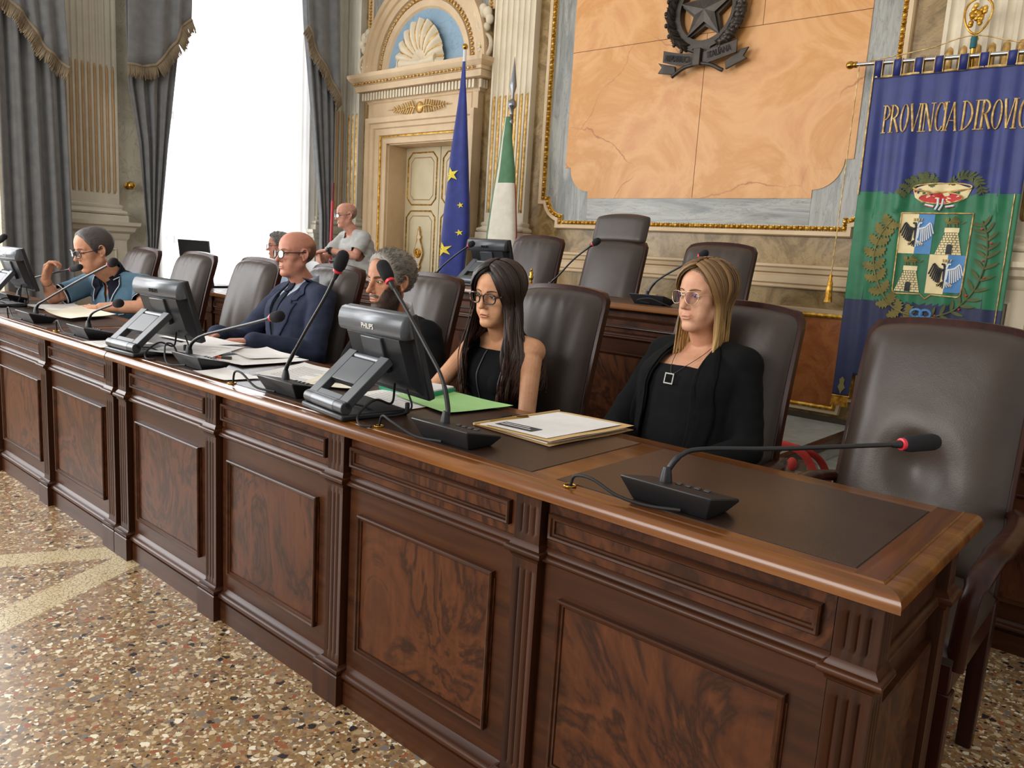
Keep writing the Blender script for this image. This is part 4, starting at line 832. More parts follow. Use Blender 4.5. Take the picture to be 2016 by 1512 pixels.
# ------------------------------------------------------------------ monitors
def monitor(label, loc, rz, lift=0.0, dark=False):
    root = thing('monitor', label, 'monitor', loc, rz, 'touch monitors on folding stands')
    sm = M['grey']
    mb = MB(); mb.box((-0.113, 0.0, 0), (0.113, 0.205, 0.016)); b = mb.build('base_plate', M['black'], root, bevel=0.005)
    a0, a1 = Vector((0, 0.018, 0.032)), Vector((0, 0.150, 0.150 + lift)); d = (a1 - a0).normalized(); nrm = Vector((0, -d.z, d.y)); L = (a1 - a0).length
    Ma = Matrix(((1, 0, 0, 0), (0, d.y, nrm.y, a0.y), (0, d.z, nrm.z, a0.z), (0, 0, 0, 1)))
    mb = MB(); T = 0.011
    for x0, x1, y0, y1 in ((-0.105, -0.062, 0, L), (0.062, 0.105, 0, L), (-0.062, 0.062, 0.070, L - 0.024), (-0.062, 0.062, 0.0, 0.030)): mb.box((x0, y0, -T), (x1, y1, T), 0, Ma)
    mb.tube([Ma @ Vector((-0.105, 0, 0)), Ma @ Vector((0.105, 0, 0))], 0.017, 18); arm = mb.build('stand_arm', sm, root, smooth=35, bevel=0.002)
    mb = MB(); mb.tube([Ma @ Vector((-0.06, 0, 0)), Ma @ Vector((0.06, 0, 0))], 0.0176, 18); mb.build('lower_hinge', M['silver'], arm, smooth=40); mb = MB(); mb.tube([Ma @ Vector((-0.062, L - 0.012, 0)), Ma @ Vector((0.062, L - 0.012, 0))], 0.010, 16); mb.build('upper_hinge', M['silver'], arm, smooth=40)
    # housing: tilted box with a raised back and a rounded top bar
    b0, t0 = Vector((0, 0.238, 0.048 + lift)), Vector((0, 0.168, 0.278 + lift)); u = (t0 - b0).normalized(); n2 = Vector((0, -u.z, u.y)); H = (t0 - b0).length
    Mh = Matrix(((1, 0, 0, 0), (0, n2.y, u.y, b0.y), (0, n2.z, u.z, b0.z), (0, 0, 0, 1)))      # x, backwards, upwards
    W2_ = 0.172
    mb = MB(); mb.box((-W2_, -0.014, 0), (W2_, 0.008, H), 0, Mh); h = mb.build('housing', M['black'], root, bevel=0.004)
    mb = MB()
    rows = []
    for z_, w_, dd in ((0.012, 0.158, 0.008), (0.03, 0.152, 0.022), (0.06, 0.148, 0.034), (0.178, 0.148, 0.038), (0.182, 0.150, 0.034)):
        rows.append([Mh @ Vector((-w_, 0.006, z_)), Mh @ Vector((-w_ + 0.012, dd, z_)), Mh @ Vector((w_ - 0.012, dd, z_)), Mh @ Vector((w_, 0.006, z_))])
    mb.add([p for r_ in rows for p in r_], [(i * 4 + j, i * 4 + j + 1, i * 4 + j + 5, i * 4 + j + 4) for i in range(4) for j in range(3)] + [(3, 2, 1, 0), (16, 17, 18, 19)]); bc = mb.build('back_cover', M['black'], root, smooth=30)
    mb = MB(); prof = [(0.006, 0.178), (0.036, 0.18), (0.044, 0.186), (0.046, 0.196), (0.042, 0.218), (0.034, H - 0.008), (0.024, H + 0.001), (0.008, H + 0.002), (0.0, H)]
    xs = [-0.166, -0.16, 0.16, 0.166]
    rows = [[Mh @ Vector((x * (1.0 + 0.02 * (k / 8)), y if abs(x) < 0.165 else y * 0.75, z)) for x in xs] for k, (y, z) in enumerate(prof)]
    mb.add([p for r_ in rows for p in r_], [(i * 4 + j, i * 4 + j + 1, i * 4 + j + 5, i * 4 + j + 4) for i in range(len(prof) - 1) for j in range(3)] + [tuple(i * 4 for i in range(len(prof))), tuple(i * 4 + 3 for i in range(len(prof)))[::-1]])
    tb_ = mb.build('top_bar', M['grey'] if dark else M['silver'], root, smooth=60)
    text_mesh('PHILIPS', 0.021, 0.0006, 'lettering', M['paper'] if -2 < loc[0] < -1 else M['screen'], tb_, Mh @ tr(0.0, 0.0457, 0.207) @ Matrix(((1, 0, 0, 0), (0, 0, 1, 0), (0, 1, 0, 0), (0, 0, 0, 1))) @ rot('X', -0.18), sx=0.95)
    mb = MB(); mb.box((-0.052, 0.030, 0.075), (0.052, 0.046, 0.176), 0, Mh); mb.build('mount_block', M['grey'], bc, bevel=0.003)
    mb = MB(); mb.box((-W2_ + 0.012, -0.0146, 0.012), (W2_ - 0.012, -0.0138, H - 0.012), 0, Mh); mb.build('screen', M['screen'], root)
    mb = MB(); mb.tube(curve([Mh @ Vector((0.05, 0.03, 0.04)), (0.08, 0.17, 0.03), (0.11, 0.10, 0.05), (0.13, 0.04, 0.022), (0.17, 0.02, 0.004), (0.2, 0.035, 0.003)], 8), 0.0034, 7); mb.tube(curve([Mh @ Vector((0.10, 0.025, 0.03)), (0.13, 0.2, 0.02), (0.12, 0.13, 0.006), (0.05, 0.1, 0.022), (0.0, 0.09, 0.02)], 8), 0.0028, 7); mb.build('cable', M['blackmat'], root, smooth=60)
    mb = MB(); mb.cbox((0.128, 0.19, 0.024), (0.011, 0.011, 0.03)); mb.build('cable_filter', M['blackmat'], root, bevel=0.003)
    return root
monitor('black monitor seen from behind, nearest, in front of the bearded man', (-1.44, 0.008, 0.801), -0.13)
monitor('monitor with a bright silver stand arm, left of the empty chairs', (-2.69, -0.004, 0.801), 0.05)
monitor('monitor cut off by the left edge of the picture', (-4.70, 0.08, 0.801), 0.0, lift=0.04)
monitor('monitor on the raised bench in front of the two flags', (-2.99, 2.1, 1.051), -0.05, dark=True)

# ------------------------------------------------------------------ papers and small things on the bench
def sheet(label, pts, z=0.8025, curl=0.0, mat='paper', lines=0, block=None, name='sheet_of_paper', grp='loose papers on the bench', seed=0, cat='paper'):
    """sheet spanned by four corner points (bilinear), gently curled"""
    P = [Vector((a, b, 0)) for a, b in pts]; c = sum(P, Vector()) / 4; loc = Vector((c.x, c.y, z))
    f = lambda u, v, e=0.0: (P[0] * (1 - u) * (1 - v) + P[1] * u * (1 - v) + P[2] * u * v + P[3] * (1 - u) * v) - c + Vector((0, 0, 0.0006 + e + curl * ((2 * u - 1) ** 2 * 0.6 + (2 * v - 1) ** 4 * 0.4) * (0.6 + 0.4 * math.sin(3 * u + seed)) + curl * 0.25 * (1 + mnoise.noise((u * 2, v * 2, seed)))))
    mb = MB(); mb.grid(lambda u, v: f(u, v), 14, 14); mb.grid(lambda u, v: f(u, v, -0.0006), 14, 14, flip=True)
    o = mb.build(name, M[mat], None, smooth=180); o.location = loc; tag(o, label, cat, grp)
    if lines:
        mb = MB()
        for k in range(lines):
            v = 0.16 + 0.7 * k / lines; u1 = random.choice([0.85, 0.88, 0.6, 0.86, 0.75])
            mb.add([f(u, vv, 0.0005) for u in np.linspace(0.14, u1, 8) for vv in (v, v + 0.014)], [(2 * i, 2 * i + 2, 2 * i + 3, 2 * i + 1) for i in range(7)])
        mb.build('printed_text', M['inkl'], o)
    if block:
        u0, v0, u1, v1 = block; mb = MB(); mb.grid(lambda u, v: f(u0 + (u1 - u0) * u, v0 + (v1 - v0) * v, 0.0006), 8, 4); bo = mb.build('black_title_block', M['ink'], o)
        mb = MB()
        for q in (0.3, 0.6): mb.add([f(u, vv, 0.0010) for u in np.linspace(u0 + (u1 - u0) * 0.2, u0 + (u1 - u0) * 0.85, 6) for vv in (v0 + (v1 - v0) * q, v0 + (v1 - v0) * (q + 0.12))], [(2 * i, 2 * i + 2, 2 * i + 3, 2 * i + 1) for i in range(5)])
        mb.build('title_text', M['paper'], bo)
    return o
sheet('white sheet under the hand of the man in the polo shirt', [(-4.60, 0.27), (-4.32, 0.30), (-4.33, 0.53), (-4.62, 0.53)], curl=0.012, seed=1)
sheet('big cream sheet with a raised wavy edge beside the short microphone', [(-4.10, 0.20), (-3.78, 0.22), (-3.95, 0.5), (-4.30, 0.50)], z=0.805, curl=0.03, mat='cream_paper', seed=2)
sheet('white sheet just left of the silver monitor arm at the table edge', [(-3.06, 0.0), (-2.86, 0.0), (-2.84, 0.24), (-3.06, 0.2)], lines=8, seed=3)
sheet('white sheet lying under the base of the silver armed monitor', [(-2.62, 0.06), (-2.38, 0.2), (-2.58, 0.44), (-2.80, 0.30)], z=0.8175, lines=9, seed=4)
sheet('white sheet under the silver armed monitor, nearer the empty chairs', [(-3.12, 0.34), (-2.76, 0.36), (-2.72, 0.53), (-3.10, 0.53)], curl=0.006, seed=5)
sheet('white sheet in front of the bald man, under the low microphone head', [(-2.46, 0.22), (-2.21, 0.22), (-2.22, 0.50), (-2.48, 0.49)], curl=0.008, seed=6)
sheet('bent white sheet in front of the bald man lying over another', [(-2.58, 0.36), (-2.34, 0.32), (-2.30, 0.51), (-2.56, 0.53)], z=0.804, curl=0.012, seed=7)
sheet('white sheet by the table edge left of the tall microphone', [(-2.17, 0.02), (-1.99, 0.035), (-1.97, 0.16), (-2.18, 0.14)], curl=0.008, seed=8)
sheet('printed sheet with lines of text left of the tall microphone', [(-2.04, 0.17), (-1.80, 0.19), (-1.90, 0.48), (-2.16, 0.44)], z=0.8035, lines=12, curl=0.01, seed=9)
sheet('cream flyer with a dark green title block behind the tall microphone', [(-1.82, 0.20), (-1.64, 0.28), (-1.80, 0.52), (-1.98, 0.44)], z=0.806, lines=0, block=(0.2, 0.25, 0.9, 0.42), mat='cream_paper', curl=0.008, seed=10)
sheet('white printed sheet partly under the big monitor base', [(-1.62, 0.24), (-1.35, 0.24), (-1.36, 0.45), (-1.64, 0.46)], lines=9, seed=11)
sheet('bright green card folder in front of the woman with dark hair', [(-1.53, 0.34), (-1.24, 0.275), (-1.205, 0.52), (-1.50, 0.535)], mat='green_paper', name='card_folder', grp='folders on the bench', curl=0.007, seed=12, cat='folder')
root = thing('notebook', 'thick white pad with a green spine lying behind the big monitor', 'notebook', (-1.56, 0.45, 0.8018), 0.2)
mb = MB(); mb.box((-0.10, -0.06, 0.0), (0.105, 0.075, 0.016)); mb.build('cover', M['green_cover'], root, bevel=0.002)
mb = MB(); mb.box((-0.098, -0.058, 0.0165), (0.10, 0.07, 0.022)); mb.build('page_block', M['paper'], root, bevel=0.001)
root = thing('document_folder', 'kraft paper folder in front of the blonde woman with a printed cover sheet', 'folder', (-0.965, 0.42, 0.8018), 0.0)
Mf = Matrix.Rotation(-0.06, 4, 'Z')
mb = MB()
def flap(z0, z1, x1=0.133):
    return lambda u, v: Mf @ Vector((-0.135 + (x1 + 0.135) * u, -0.172 + 0.34 * v, z0 + (z1 - z0) * u ** 0.7 + 0.0012 * math.sin(7 * v)))
mb.grid(flap(0.001, 0.001), 10, 8); mb.grid(flap(0.0022, 0.013), 10, 8); mb.tube([Mf @ Vector((-0.136, -0.172, 0.004)), Mf @ Vector((-0.136, 0.168, 0.004))], 0.004, 8); mb.build('kraft_cover', M['kraft'], root, smooth=40)
mb = MB(); mb.box((-0.125, -0.16, 0.0025), (0.115, 0.15, 0.005), 0, Mf); mb.build('inner_pages', M['paper'], root)
z_ = lambda u: 0.0022 + 0.0108 * u ** 0.7 + 0.0016
mb = MB(); mb.grid(lambda u, v: Mf @ Vector((-0.105 + 0.215 * u, -0.158 + 0.30 * v, z_((0.03 + 0.215 * u) / 0.268) + 0.0008)), 10, 10); cs = mb.build('cover_sheet', M['paper'], root, smooth=60)
mb = MB(); mb.grid(lambda u, v: Mf @ Vector((-0.095 + 0.13 * u, -0.135 + 0.045 * v, z_((0.04 + 0.13 * u) / 0.268) + 0.0018)), 8, 2); bl = mb.build('black_title_block', M['ink'], cs)
mb = MB()
for q in (0.012, 0.026): mb.grid(lambda u, v: Mf @ Vector((-0.085 + (0.09 if q > 0.02 else 0.105) * u, -0.135 + q + 0.006 * v, z_((0.05 + 0.1 * u) / 0.268) + 0.0026)), 6, 1)
mb.build('title_text', M['paper'], bl)
for k, (x, y, a, lab, c) in enumerate(((-1.115, 0.335, 1.45, 'black ballpoint pen lying beside the kraft folder, nearer the microphone', 'black'), (-1.095, 0.375, 1.38, 'pale gold pen lying against the kraft folder', 'brass'))):
    root = thing('pen', lab, 'pen', (x, y, 0.8065), a, 'pens by the folder')
    mb = MB(); mb.lathe([(0.0008, -0.072), (0.003, -0.064), (0.0046, -0.055), (0.005, 0.03), (0.0048, 0.066), (0.002, 0.072)], 12, 0, rot('Y', PI / 2)); mb.build('barrel', M[c], root, smooth=50)
    mb = MB(); mb.box((0.03, -0.0015, 0.004), (0.068, 0.0015, 0.0065)); mb.build('clip', M['black'], root)
root = thing('smartphone', 'black smartphone lying behind the low microphone base', 'phone', (-2.56, 0.29, 0.8014), 1.15)
mb = MB(); mb.box((-0.036, -0.074, 0), (0.036, 0.074, 0.008)); mb.build('phone_body', M['black'], root, bevel=0.003); mb = MB(); mb.box((-0.033, -0.07, 0.0075), (0.033, 0.07, 0.0084)); mb.build('screen', M['screen'], root)
root = thing('marker', 'orange marker with a black cap beside the low microphone base', 'marker', (-2.42, 0.225, 0.809), 0.75)
mb = MB(); mb.tube([(-0.055, 0, 0), (0.03, 0, 0)], 0.0075, 12); mb.build('barrel', M['orange'], root, smooth=50); mb = MB(); mb.tube([(0.03, 0, 0), (0.065, 0, 0)], 0.0082, 12); mb.build('cap', M['black'], root, smooth=50)
root = thing('water_cup', 'small clear cup with a phone resting across it left of the silver monitor', 'cup', (-3.44, 0.43, 0.801), 0)
t = NT('clear_plastic'); t.set(Base_Color=(0.95, 0.95, 0.95, 1), Roughness=0.05, Transmission_Weight=0.85, IOR=1.35); M['clear'] = t.m
mb = MB(); mb.lathe([(0.025, 0), (0.027, 0.002), (0.034, 0.075), (0.0325, 0.075), (0.025, 0.004), (0.001, 0.004)], 24); mb.build('cup_body', M['clear'], root, smooth=50)
root = thing('hand_bell', 'little brass hand bell on the raised bench behind the dark haired woman', 'bell', (-2.62, 2.25, 1.051), 0)
mb = MB(); mb.lathe([(0.036, 0), (0.037, 0.004), (0.03, 0.012), (0.024, 0.03), (0.016, 0.042), (0.004, 0.046)], 22); mb.build('bell_body', M['brass'], root, smooth=50)
mb = MB(); mb.lathe([(0.007, 0.044), (0.01, 0.05), (0.007, 0.056), (0.012, 0.066), (0.014, 0.08), (0.008, 0.088), (0.011, 0.1), (0.009, 0.108), (0.004, 0.112), (0.007, 0.118), (0.005, 0.125), (0.001, 0.128)], 14); mb.build('figured_handle', M['brass'], root, smooth=60)
# laptop on the second row bench
root = thing('laptop', 'open black laptop on the second row bench before the bright window', 'laptop', (-6.42, 2.2, 0.801), 0.06)
mb = MB(); mb.box((-0.2, 0.0, 0), (0.2, 0.26, 0.018)); mb.build('keyboard_base', M['black'], root, bevel=0.004)
mb = MB(); mb.box((-0.25, -0.008, 0.0), (0.25, 0.004, 0.39), 0, tr(0, 0.0, 0.015) @ rot('X', 0.12)); mb.build('screen_lid', M['black'], root, bevel=0.004)
# bag with red straps on the carpet step
root = thing('bag', 'brown checked bag with red straps on the carpet step behind the bench', 'bag', (-1.0, 2.16, 0.1215), 0.2)
t = NT('checked_cloth'); v = t.co((1, 1, 1)); ck = t.n('ShaderNodeTexChecker'); ck.inputs['Scale'].default_value = 22; t.l(v, ck.inputs['Vector']); t.col(t.mix(ck.outputs['Fac'], '#6b5a4a', '#8d7c68')); t.set(Roughness=0.85); M['check'] = t.m
mb = MB(); mb.grid(lambda u, v: ((0.17 * math.copysign(abs(math.cos(2 * PI * u)) ** 0.6, math.cos(2 * PI * u))) * (1 - 0.25 * v ** 3), 0.085 * math.copysign(abs(math.sin(2 * PI * u)) ** 0.6, math.sin(2 * PI * u)) * (1 - 0.75 * v ** 2), 0.30 * v + 0.012 * math.sin(9 * u) * v), 40, 14, closeu=True); mb.prism([(0.17 * math.copysign(abs(math.cos(t_)) ** 0.6, math.cos(t_)), 0.085 * math.copysign(abs(math.sin(t_)) ** 0.6, math.sin(t_))) for t_ in [2 * PI * k / 40 for k in range(40)]], 'z', 0, 0.004); mb.build('bag_body', M['check'], root, smooth=60)
M['strap'] = fabric('red_strap', '#c8382c', '#a92c22', 0.7, 300, 0.2)
for k, (y, h, dx) in enumerate(((-0.05, 0.07, 0.0), (0.05, 0.05, 0.03))):
    mb = MB(); mb.tube(curve([(-0.13 + dx, y * 1.3, 0.2), (-0.11 + dx, y, 0.30), (-0.04 + dx, y * 0.8 - 0.02, 0.31 + h), (0.06 + dx, y * 0.8 - 0.02, 0.31 + h * 0.8), (0.12 + dx, y, 0.29), (0.16 + dx, y * 1.3, 0.16)], 8), 0.013, 8, flat=(1.3, 0.3)); mb.build('strap', M['strap'], root, smooth=60)
mb = MB(); mb.ell((-0.13, -0.03, 0.29), (0.03, 0.022, 0.035), 14, 10); mb.ell((0.03, -0.04, 0.30), (0.022, 0.016, 0.03), 12, 8); mb.build('strap_knot', M['strap'], root, smooth=60)
# video tripod and the white screen in front of the standing man
root = thing('camera_tripod', 'black camera tripod in front of the standing man in the grey tee', 'tripod', (-5.40, 2.93, 0), 0)
mb = MB(); mb.tube([(0, 0, 0.5), (0, 0, 1.02)], 0.014, 10); mb.build('centre_column', M['black'], root, smooth=60)
for k in range(3):
    a = 2 * PI * k / 3 + 0.5; mb = MB(); mb.tube([(0.03 * math.cos(a), 0.03 * math.sin(a), 0.92), (0.2 * math.cos(a), 0.2 * math.sin(a), 0.01)], [0.015, 0.011], 8); mb.build('leg', M['black'], root, smooth=60)
mb = MB(); mb.cbox((0, 0, 1.05), (0.07, 0.06, 0.06)); mb.cbox((0.0, -0.01, 1.095), (0.1, 0.07, 0.02)); mb.build('pan_head', M['black'], root, bevel=0.005)
root = thing('white_chair', 'white plastic chair back under the crossed hands of the standing man', 'chair', (-5.83, 2.86, 0), 0.1)
mb = MB(); mb.grid(lambda u, v: (0.21 * (2 * u - 1), 0.02 - 0.04 * (2 * u - 1) ** 2 + 0.05 * v, 0.55 + 0.53 * v - 0.02 * (2 * u - 1) ** 4), 18, 10); mb.grid(lambda u, v: (0.21 * (2 * u - 1), 0.032 - 0.04 * (2 * u - 1) ** 2 + 0.05 * v, 0.55 + 0.53 * v - 0.02 * (2 * u - 1) ** 4), 18, 10); M['whitepl'] = plain('white_plastic', '#dedede', 0.45); mb.build('backrest', M['whitepl'], root, smooth=60)
mb = MB(); mb.box((-0.2, -0.38, 0.43), (0.2, 0.03, 0.45)); mb.build('seat', M['whitepl'], root, bevel=0.008)
for x in (-0.18, 0.18):
    for y in (-0.35, 0.0): mb = MB(); mb.tube([(x, y, 0), (x * 0.95, y, 0.43 if y < 0 else 0.62)], 0.012, 8); mb.build('leg', M['steel'], root, smooth=60)

# ------------------------------------------------------------------ flags
def star_poly(r, k=0.382, rot_=PI / 2): return [((r if i % 2 == 0 else r * k) * math.cos(rot_ + PI * i / 5), (r if i % 2 == 0 else r * k) * math.sin(rot_ + PI * i / 5)) for i in range(10)]
def draped(root, name, tab, mats, matfn, pleats, seed, depth=0.55):
    """cloth hanging from a pole: tab rows of (z, left x, right x) relative to the pole"""
    zs = [r_[0] for r_ in tab][::-1]; ls = [r_[1] for r_ in tab][::-1]; rs = [r_[2] for r_ in tab][::-1]
    def fn(u, v):
        z = tab[0][0] + (tab[-1][0] - tab[0][0]) * v; a, b = float(np.interp(z, zs, ls)), float(np.interp(z, zs, rs)); c = (a + b) / 2; w = (b - a) / 2
        t = 2 * PI * u; k = 1 + 0.16 * math.sin(pleats * t + seed + v * 1.5) + 0.08 * mnoise.noise((u * 5, v * 4, seed))
        kx = 1 + 0.04 * math.sin(pleats * t + seed)
        return (c + w * math.cos(t) * kx, -w * depth * math.sin(t) * k - 0.01, z)
    nu, nv = 72, 60; mb = MB(); mb.grid(fn, nu, nv, 0, closeu=True); 
    mb.m = [matfn((k // nv) / nu, (k % nv) / nv) for k in range(len(mb.f))]
    return mb.build(name, mats, root, smooth=180), fn
M['eublue'] = fabric('blue_flag_cloth', '#1c2c80', '#15226a', 0.7, 300, 0.1, 0.2); M['star'] = fabric('yellow_star_cloth', '#e3cf3c', '#d4bf32', 0.7, 300, 0.1)
M['flagwhite'] = fabric('white_flag_cloth', '#d6d0c0', '#c9c2b0', 0.75, 300, 0.1, 0.2); M['flaggreen'] = fabric('green_flag_cloth', '#4f7a55', '#436c49', 0.75, 300, 0.1, 0.2); M['flagred'] = fabric('red_flag_cloth', '#a83a34', '#98322d', 0.75, 300, 0.1)
fx, fy, fz = -4.86, 3.85, 0.0
root = thing('flag', 'blue flag with yellow stars hanging from a white pole before the door', 'flag', (fx, fy, fz), 0, 'standing flags')
mb = MB(); mb.tube([(0, 0, 0.02), (-0.02, 0, 2.98)], 0.016, 12); mb.build('flag_pole', plain('white_pole', '#d8d8d6', 0.35), root, smooth=60)
mb = MB(); mb.ell((-0.02, 0, 3.005), 0.026, 18, 12); mb.build('gold_ball_finial', M['brass'], root, smooth=180)
mb = MB(); mb.lathe([(0.14, 0), (0.14, 0.02), (0.05, 0.04), (0.03, 0.1)], 28); mb.build('stand_base', M['brass'], root, smooth=40)
cl, fn = draped(root, 'blue_cloth', [(2.88, -0.028, 0.0), (2.7, -0.04, 0.018), (2.54, -0.055, 0.038), (2.1, -0.11, 0.085), (1.58, -0.155, 0.135), (1.38, -0.17, 0.145), (1.30, -0.175, 0.12), (1.0, -0.19, 0.105), (0.6, -0.19, 0.09)], [M['eublue']], lambda u, v: 0, 3, 0.4)
def patch(fn, u0, v0, pts, du, dv, off, name, mat, parent):
    mb = MB(); c = Vector(fn(u0, v0)); out = []
    for a, b in pts: p = Vector(fn((u0 + a * du) % 1.0, v0 + b * dv)); out.append(p + Vector((0, -off, 0)))
    n = len(out); mb.add([c + Vector((0, -off, 0))] + out, [(0, i + 1, (i + 1) % n + 1) for i in range(n)]); return mb.build(name, mat, parent)
for k, (u0, v0, s_) in enumerate(((0.29, 0.424, 1.0), (0.30, 0.713, 1.0), (0.13, 0.645, 0.45), (0.13, 0.54, 0.4))):
    patch(fn, u0, v0, [(a, b) for a, b in star_poly(1.0, rot_=PI / 2 + 0.25)], -0.125 * s_, -0.0315 * s_ * 0.95, 0.010, 'yellow_star', M['star'], cl)
fx = -4.30
root = thing('flag', 'green and white flag furled on a dark spear tipped pole right of the door', 'flag', (fx, fy, 0.0), 0, 'standing flags')
mb = MB(); mb.tube([(0, 0, 0.02), (0.01, 0, 2.42)], 0.016, 12); mb.build('flag_pole', plain('dark_pole', '#4a3d30', 0.4), root, smooth=60)
mb = MB(); mb.lathe([(0.016, 2.32), (0.022, 2.34), (0.014, 2.36), (0.018, 2.44), (0.035, 2.46), (0.04, 2.48), (0.03, 2.505), (0.014, 2.52), (0.012, 2.56), (0.03, 2.62), (0.026, 2.66), (0.012, 2.76), (0.001, 2.86)], 12, 0, tr(0.01, 0, 0)); mb.build('spear_finial', M['steel'], root, smooth=40)
mb = MB(); mb.lathe([(0.14, 0), (0.14, 0.02), (0.05, 0.04), (0.03, 0.1)], 28); mb.build('stand_base', M['brass'], root, smooth=40)
def itm(u, v):
    if 0.30 < u < 0.62: return 1 if u > 0.35 else 0
    if v < 0.36: return 1
    return 0 if u < 0.36 else 2
draped(root, 'tricolour_cloth', [(2.38, -0.05, 0.012), (2.2, -0.075, 0.035), (1.96, -0.1, 0.08), (1.67, -0.14, 0.115), (1.42, -0.17, 0.14), (0.9, -0.2, 0.15)], [M['flagwhite'], M['flaggreen'], M['flagred']], itm, 2, 1.2)

# ------------------------------------------------------------------ bronze emblem
M['bronze'] = marble('dark_bronze', [(0.3, '#2c2722'), (0.6, '#453d35'), (0.8, '#5a4f42')], 6, 0.8, None, 0.42); M['bronze'].node_tree.nodes['Principled BSDF'].inputs['Metallic'].default_value = 0.45
root = thing('emblem', 'dark bronze emblem with star, cogwheel and wreath high on the ochre marble slab', 'emblem', (-2.7125, YB - 0.018, 3.056), 0)
mb = MB(); R0, R1 = 0.205, 0.262; N = 96
def ringpts(r): return [(r * math.cos(2 * PI * k / N), r * math.sin(2 * PI * k / N)) for k in range(N)]
ro = [R1 + (0.022 if (k // 4) % 2 == 0 else 0.0) for k in range(N)]
O_ = [(ro[k] * math.cos(2 * PI * k / N), ro[k] * math.sin(2 * PI * k / N)) for k in range(N)]; I_ = ringpts(R0)
v = [(a, y, b) for y in (-0.075, -0.012) for a, b in O_] + [(a, y, b) for y in (-0.075, -0.012) for a, b in I_]
f = []
for k in range(N):
    q = (k + 1) % N; f += [(k, q, N + q, N + k), (2 * N + k, 3 * N + k, 3 * N + q, 2 * N + q), (k, 2 * N + k, 2 * N + q, q)]
mb.add(v, f); mb.build('cogwheel', M['bronze'], root, smooth=30)
mb = MB(); S = star_poly(0.212); back = star_poly(0.235, 0.45)
mb.prism(back, 'y', -0.06, -0.02); mb.build('star_back', M['bronze'], root)
mb = MB(); v = [(a, -0.085, b) for a, b in S] + [(a, -0.05, b) for a, b in S] + [(0, -0.098, 0)]
mb.add(v, [(i, (i + 1) % 10, 20) for i in range(10)] + [(i, 10 + i, 10 + (i + 1) % 10, (i + 1) % 10) for i in range(10)]); mb.build('star', M['bronze'], root)
def leaf(mb, c, ang, L, w, lift, lobed=False):
    Mx = tr(c[0], -0.07 - lift, c[1]) @ rot('Y', -ang)
    def fn(u, v):
        s = 2 * v - 1; ww = w * math.sin(PI * min(1, u * 0.97 + 0.03)) ** 0.7 * (1 + (0.28 * math.sin(u * 19) if lobed else 0)); return Mx @ Vector((L * u, -0.018 * math.sin(PI * u) + 0.014 * s * s - 0.012 * (1 - abs(s)), ww * s))
    mb.grid(fn, 10 if not lobed else 20, 4)
for side, name in ((-1, 'olive_branch'), (1, 'oak_branch')):
    mb = MB(); rng = random.Random(3)
    for k in range(26):
        t = -PI / 2 + side * (0.42 + 2.35 * k / 26); r_ = 0.275; c = (r_ * math.cos(t), r_ * math.sin(t)); tang = t + side * PI / 2
        for j in (-1, 0, 1):
            a = tang + j * 0.45 * side + rng.uniform(-.1, .1)
            leaf(mb, (c[0] + 0.028 * j * math.cos(t), c[1] + 0.028 * j * math.sin(t)), a, rng.uniform(0.10, 0.13), 0.019 if side < 0 else 0.03, rng.uniform(0, 0.025), side > 0)
        if k % 3 == 1: mb.ell((0.31 * math.cos(t), -0.10, 0.31 * math.sin(t)), (0.013, 0.014, 0.017), 10, 7)
    mb.tube([(0.28 * math.cos(-PI / 2 + side * a), -0.06, 0.28 * math.sin(-PI / 2 + side * a)) for a in np.linspace(0.2, 2.8, 20)], 0.014, 8); mb.build(name, M['bronze'], root, smooth=70)
def band_(mb, pts, h, y0, th=0.012):
    n = len(pts); v = []
    for (x, z, dy) in pts: v += [(x, y0 - dy, z - h / 2), (x, y0 - dy, z + h / 2), (x, y0 - dy + th, z + h / 2), (x, y0 - dy + th, z - h / 2)]
    mb.add(v, [(i * 4 + j, i * 4 + (j + 1) % 4, (i + 1) * 4 + (j + 1) % 4, (i + 1) * 4 + j) for i in range(n - 1) for j in range(4)] + [(0, 1, 2, 3), ((n - 1) * 4 + 3, (n - 1) * 4 + 2, (n - 1) * 4 + 1, (n - 1) * 4)])
lp = [(-0.305 + 0.255 * k / 10, -0.29 - 0.045 * math.sin(PI / 2 * k / 10), 0.01 * math.sin(PI * k / 10)) for k in range(11)]; rp_ = [(0.02 + 0.26 * k / 10, -0.335 + 0.055 * (k / 10) ** 1.3, 0.012 * math.sin(PI * k / 10)) for k in range(11)]
mb = MB(); band_(mb, lp, 0.082, -0.095); band_(mb, rp_, 0.085, -0.095); rb = mb.build('ribbon', M['bronze'], root, smooth=40)
M['engrave'] = plain('engraved_dark', '#15120f', 0.7)
Mtx = lambda x, z, a, y=-0.112: tr(x, y, z) @ rot('Y', -a) @ rot('X', PI / 2)
text_mesh('REPUBBLICA', 0.062, 0.002, 'lettering', M['engrave'], rb, Mtx(-0.172, -0.325, -0.155), sx=0.62); text_mesh('ITALIANA', 0.062, 0.002, 'lettering', M['engrave'], rb, Mtx(0.155, -0.308, 0.20), sx=0.68)
mb = MB(); mb.box((-0.045, -0.118, -0.385), (0.012, -0.07, -0.265)); mb.tube(curve([(-0.02, -0.09, -0.37), (-0.12, -0.09, -0.385), (-0.2, -0.085, -0.425), (-0.225, -0.08, -0.44)], 6), 0.015, 8); mb.tube(curve([(-0.01, -0.09, -0.365), (0.09, -0.09, -0.385), (0.16, -0.085, -0.42), (0.185, -0.08, -0.432)], 6), 0.015, 8)
mb.build('stem_knot', M['bronze'], root, bevel=0.006)
mb = MB()
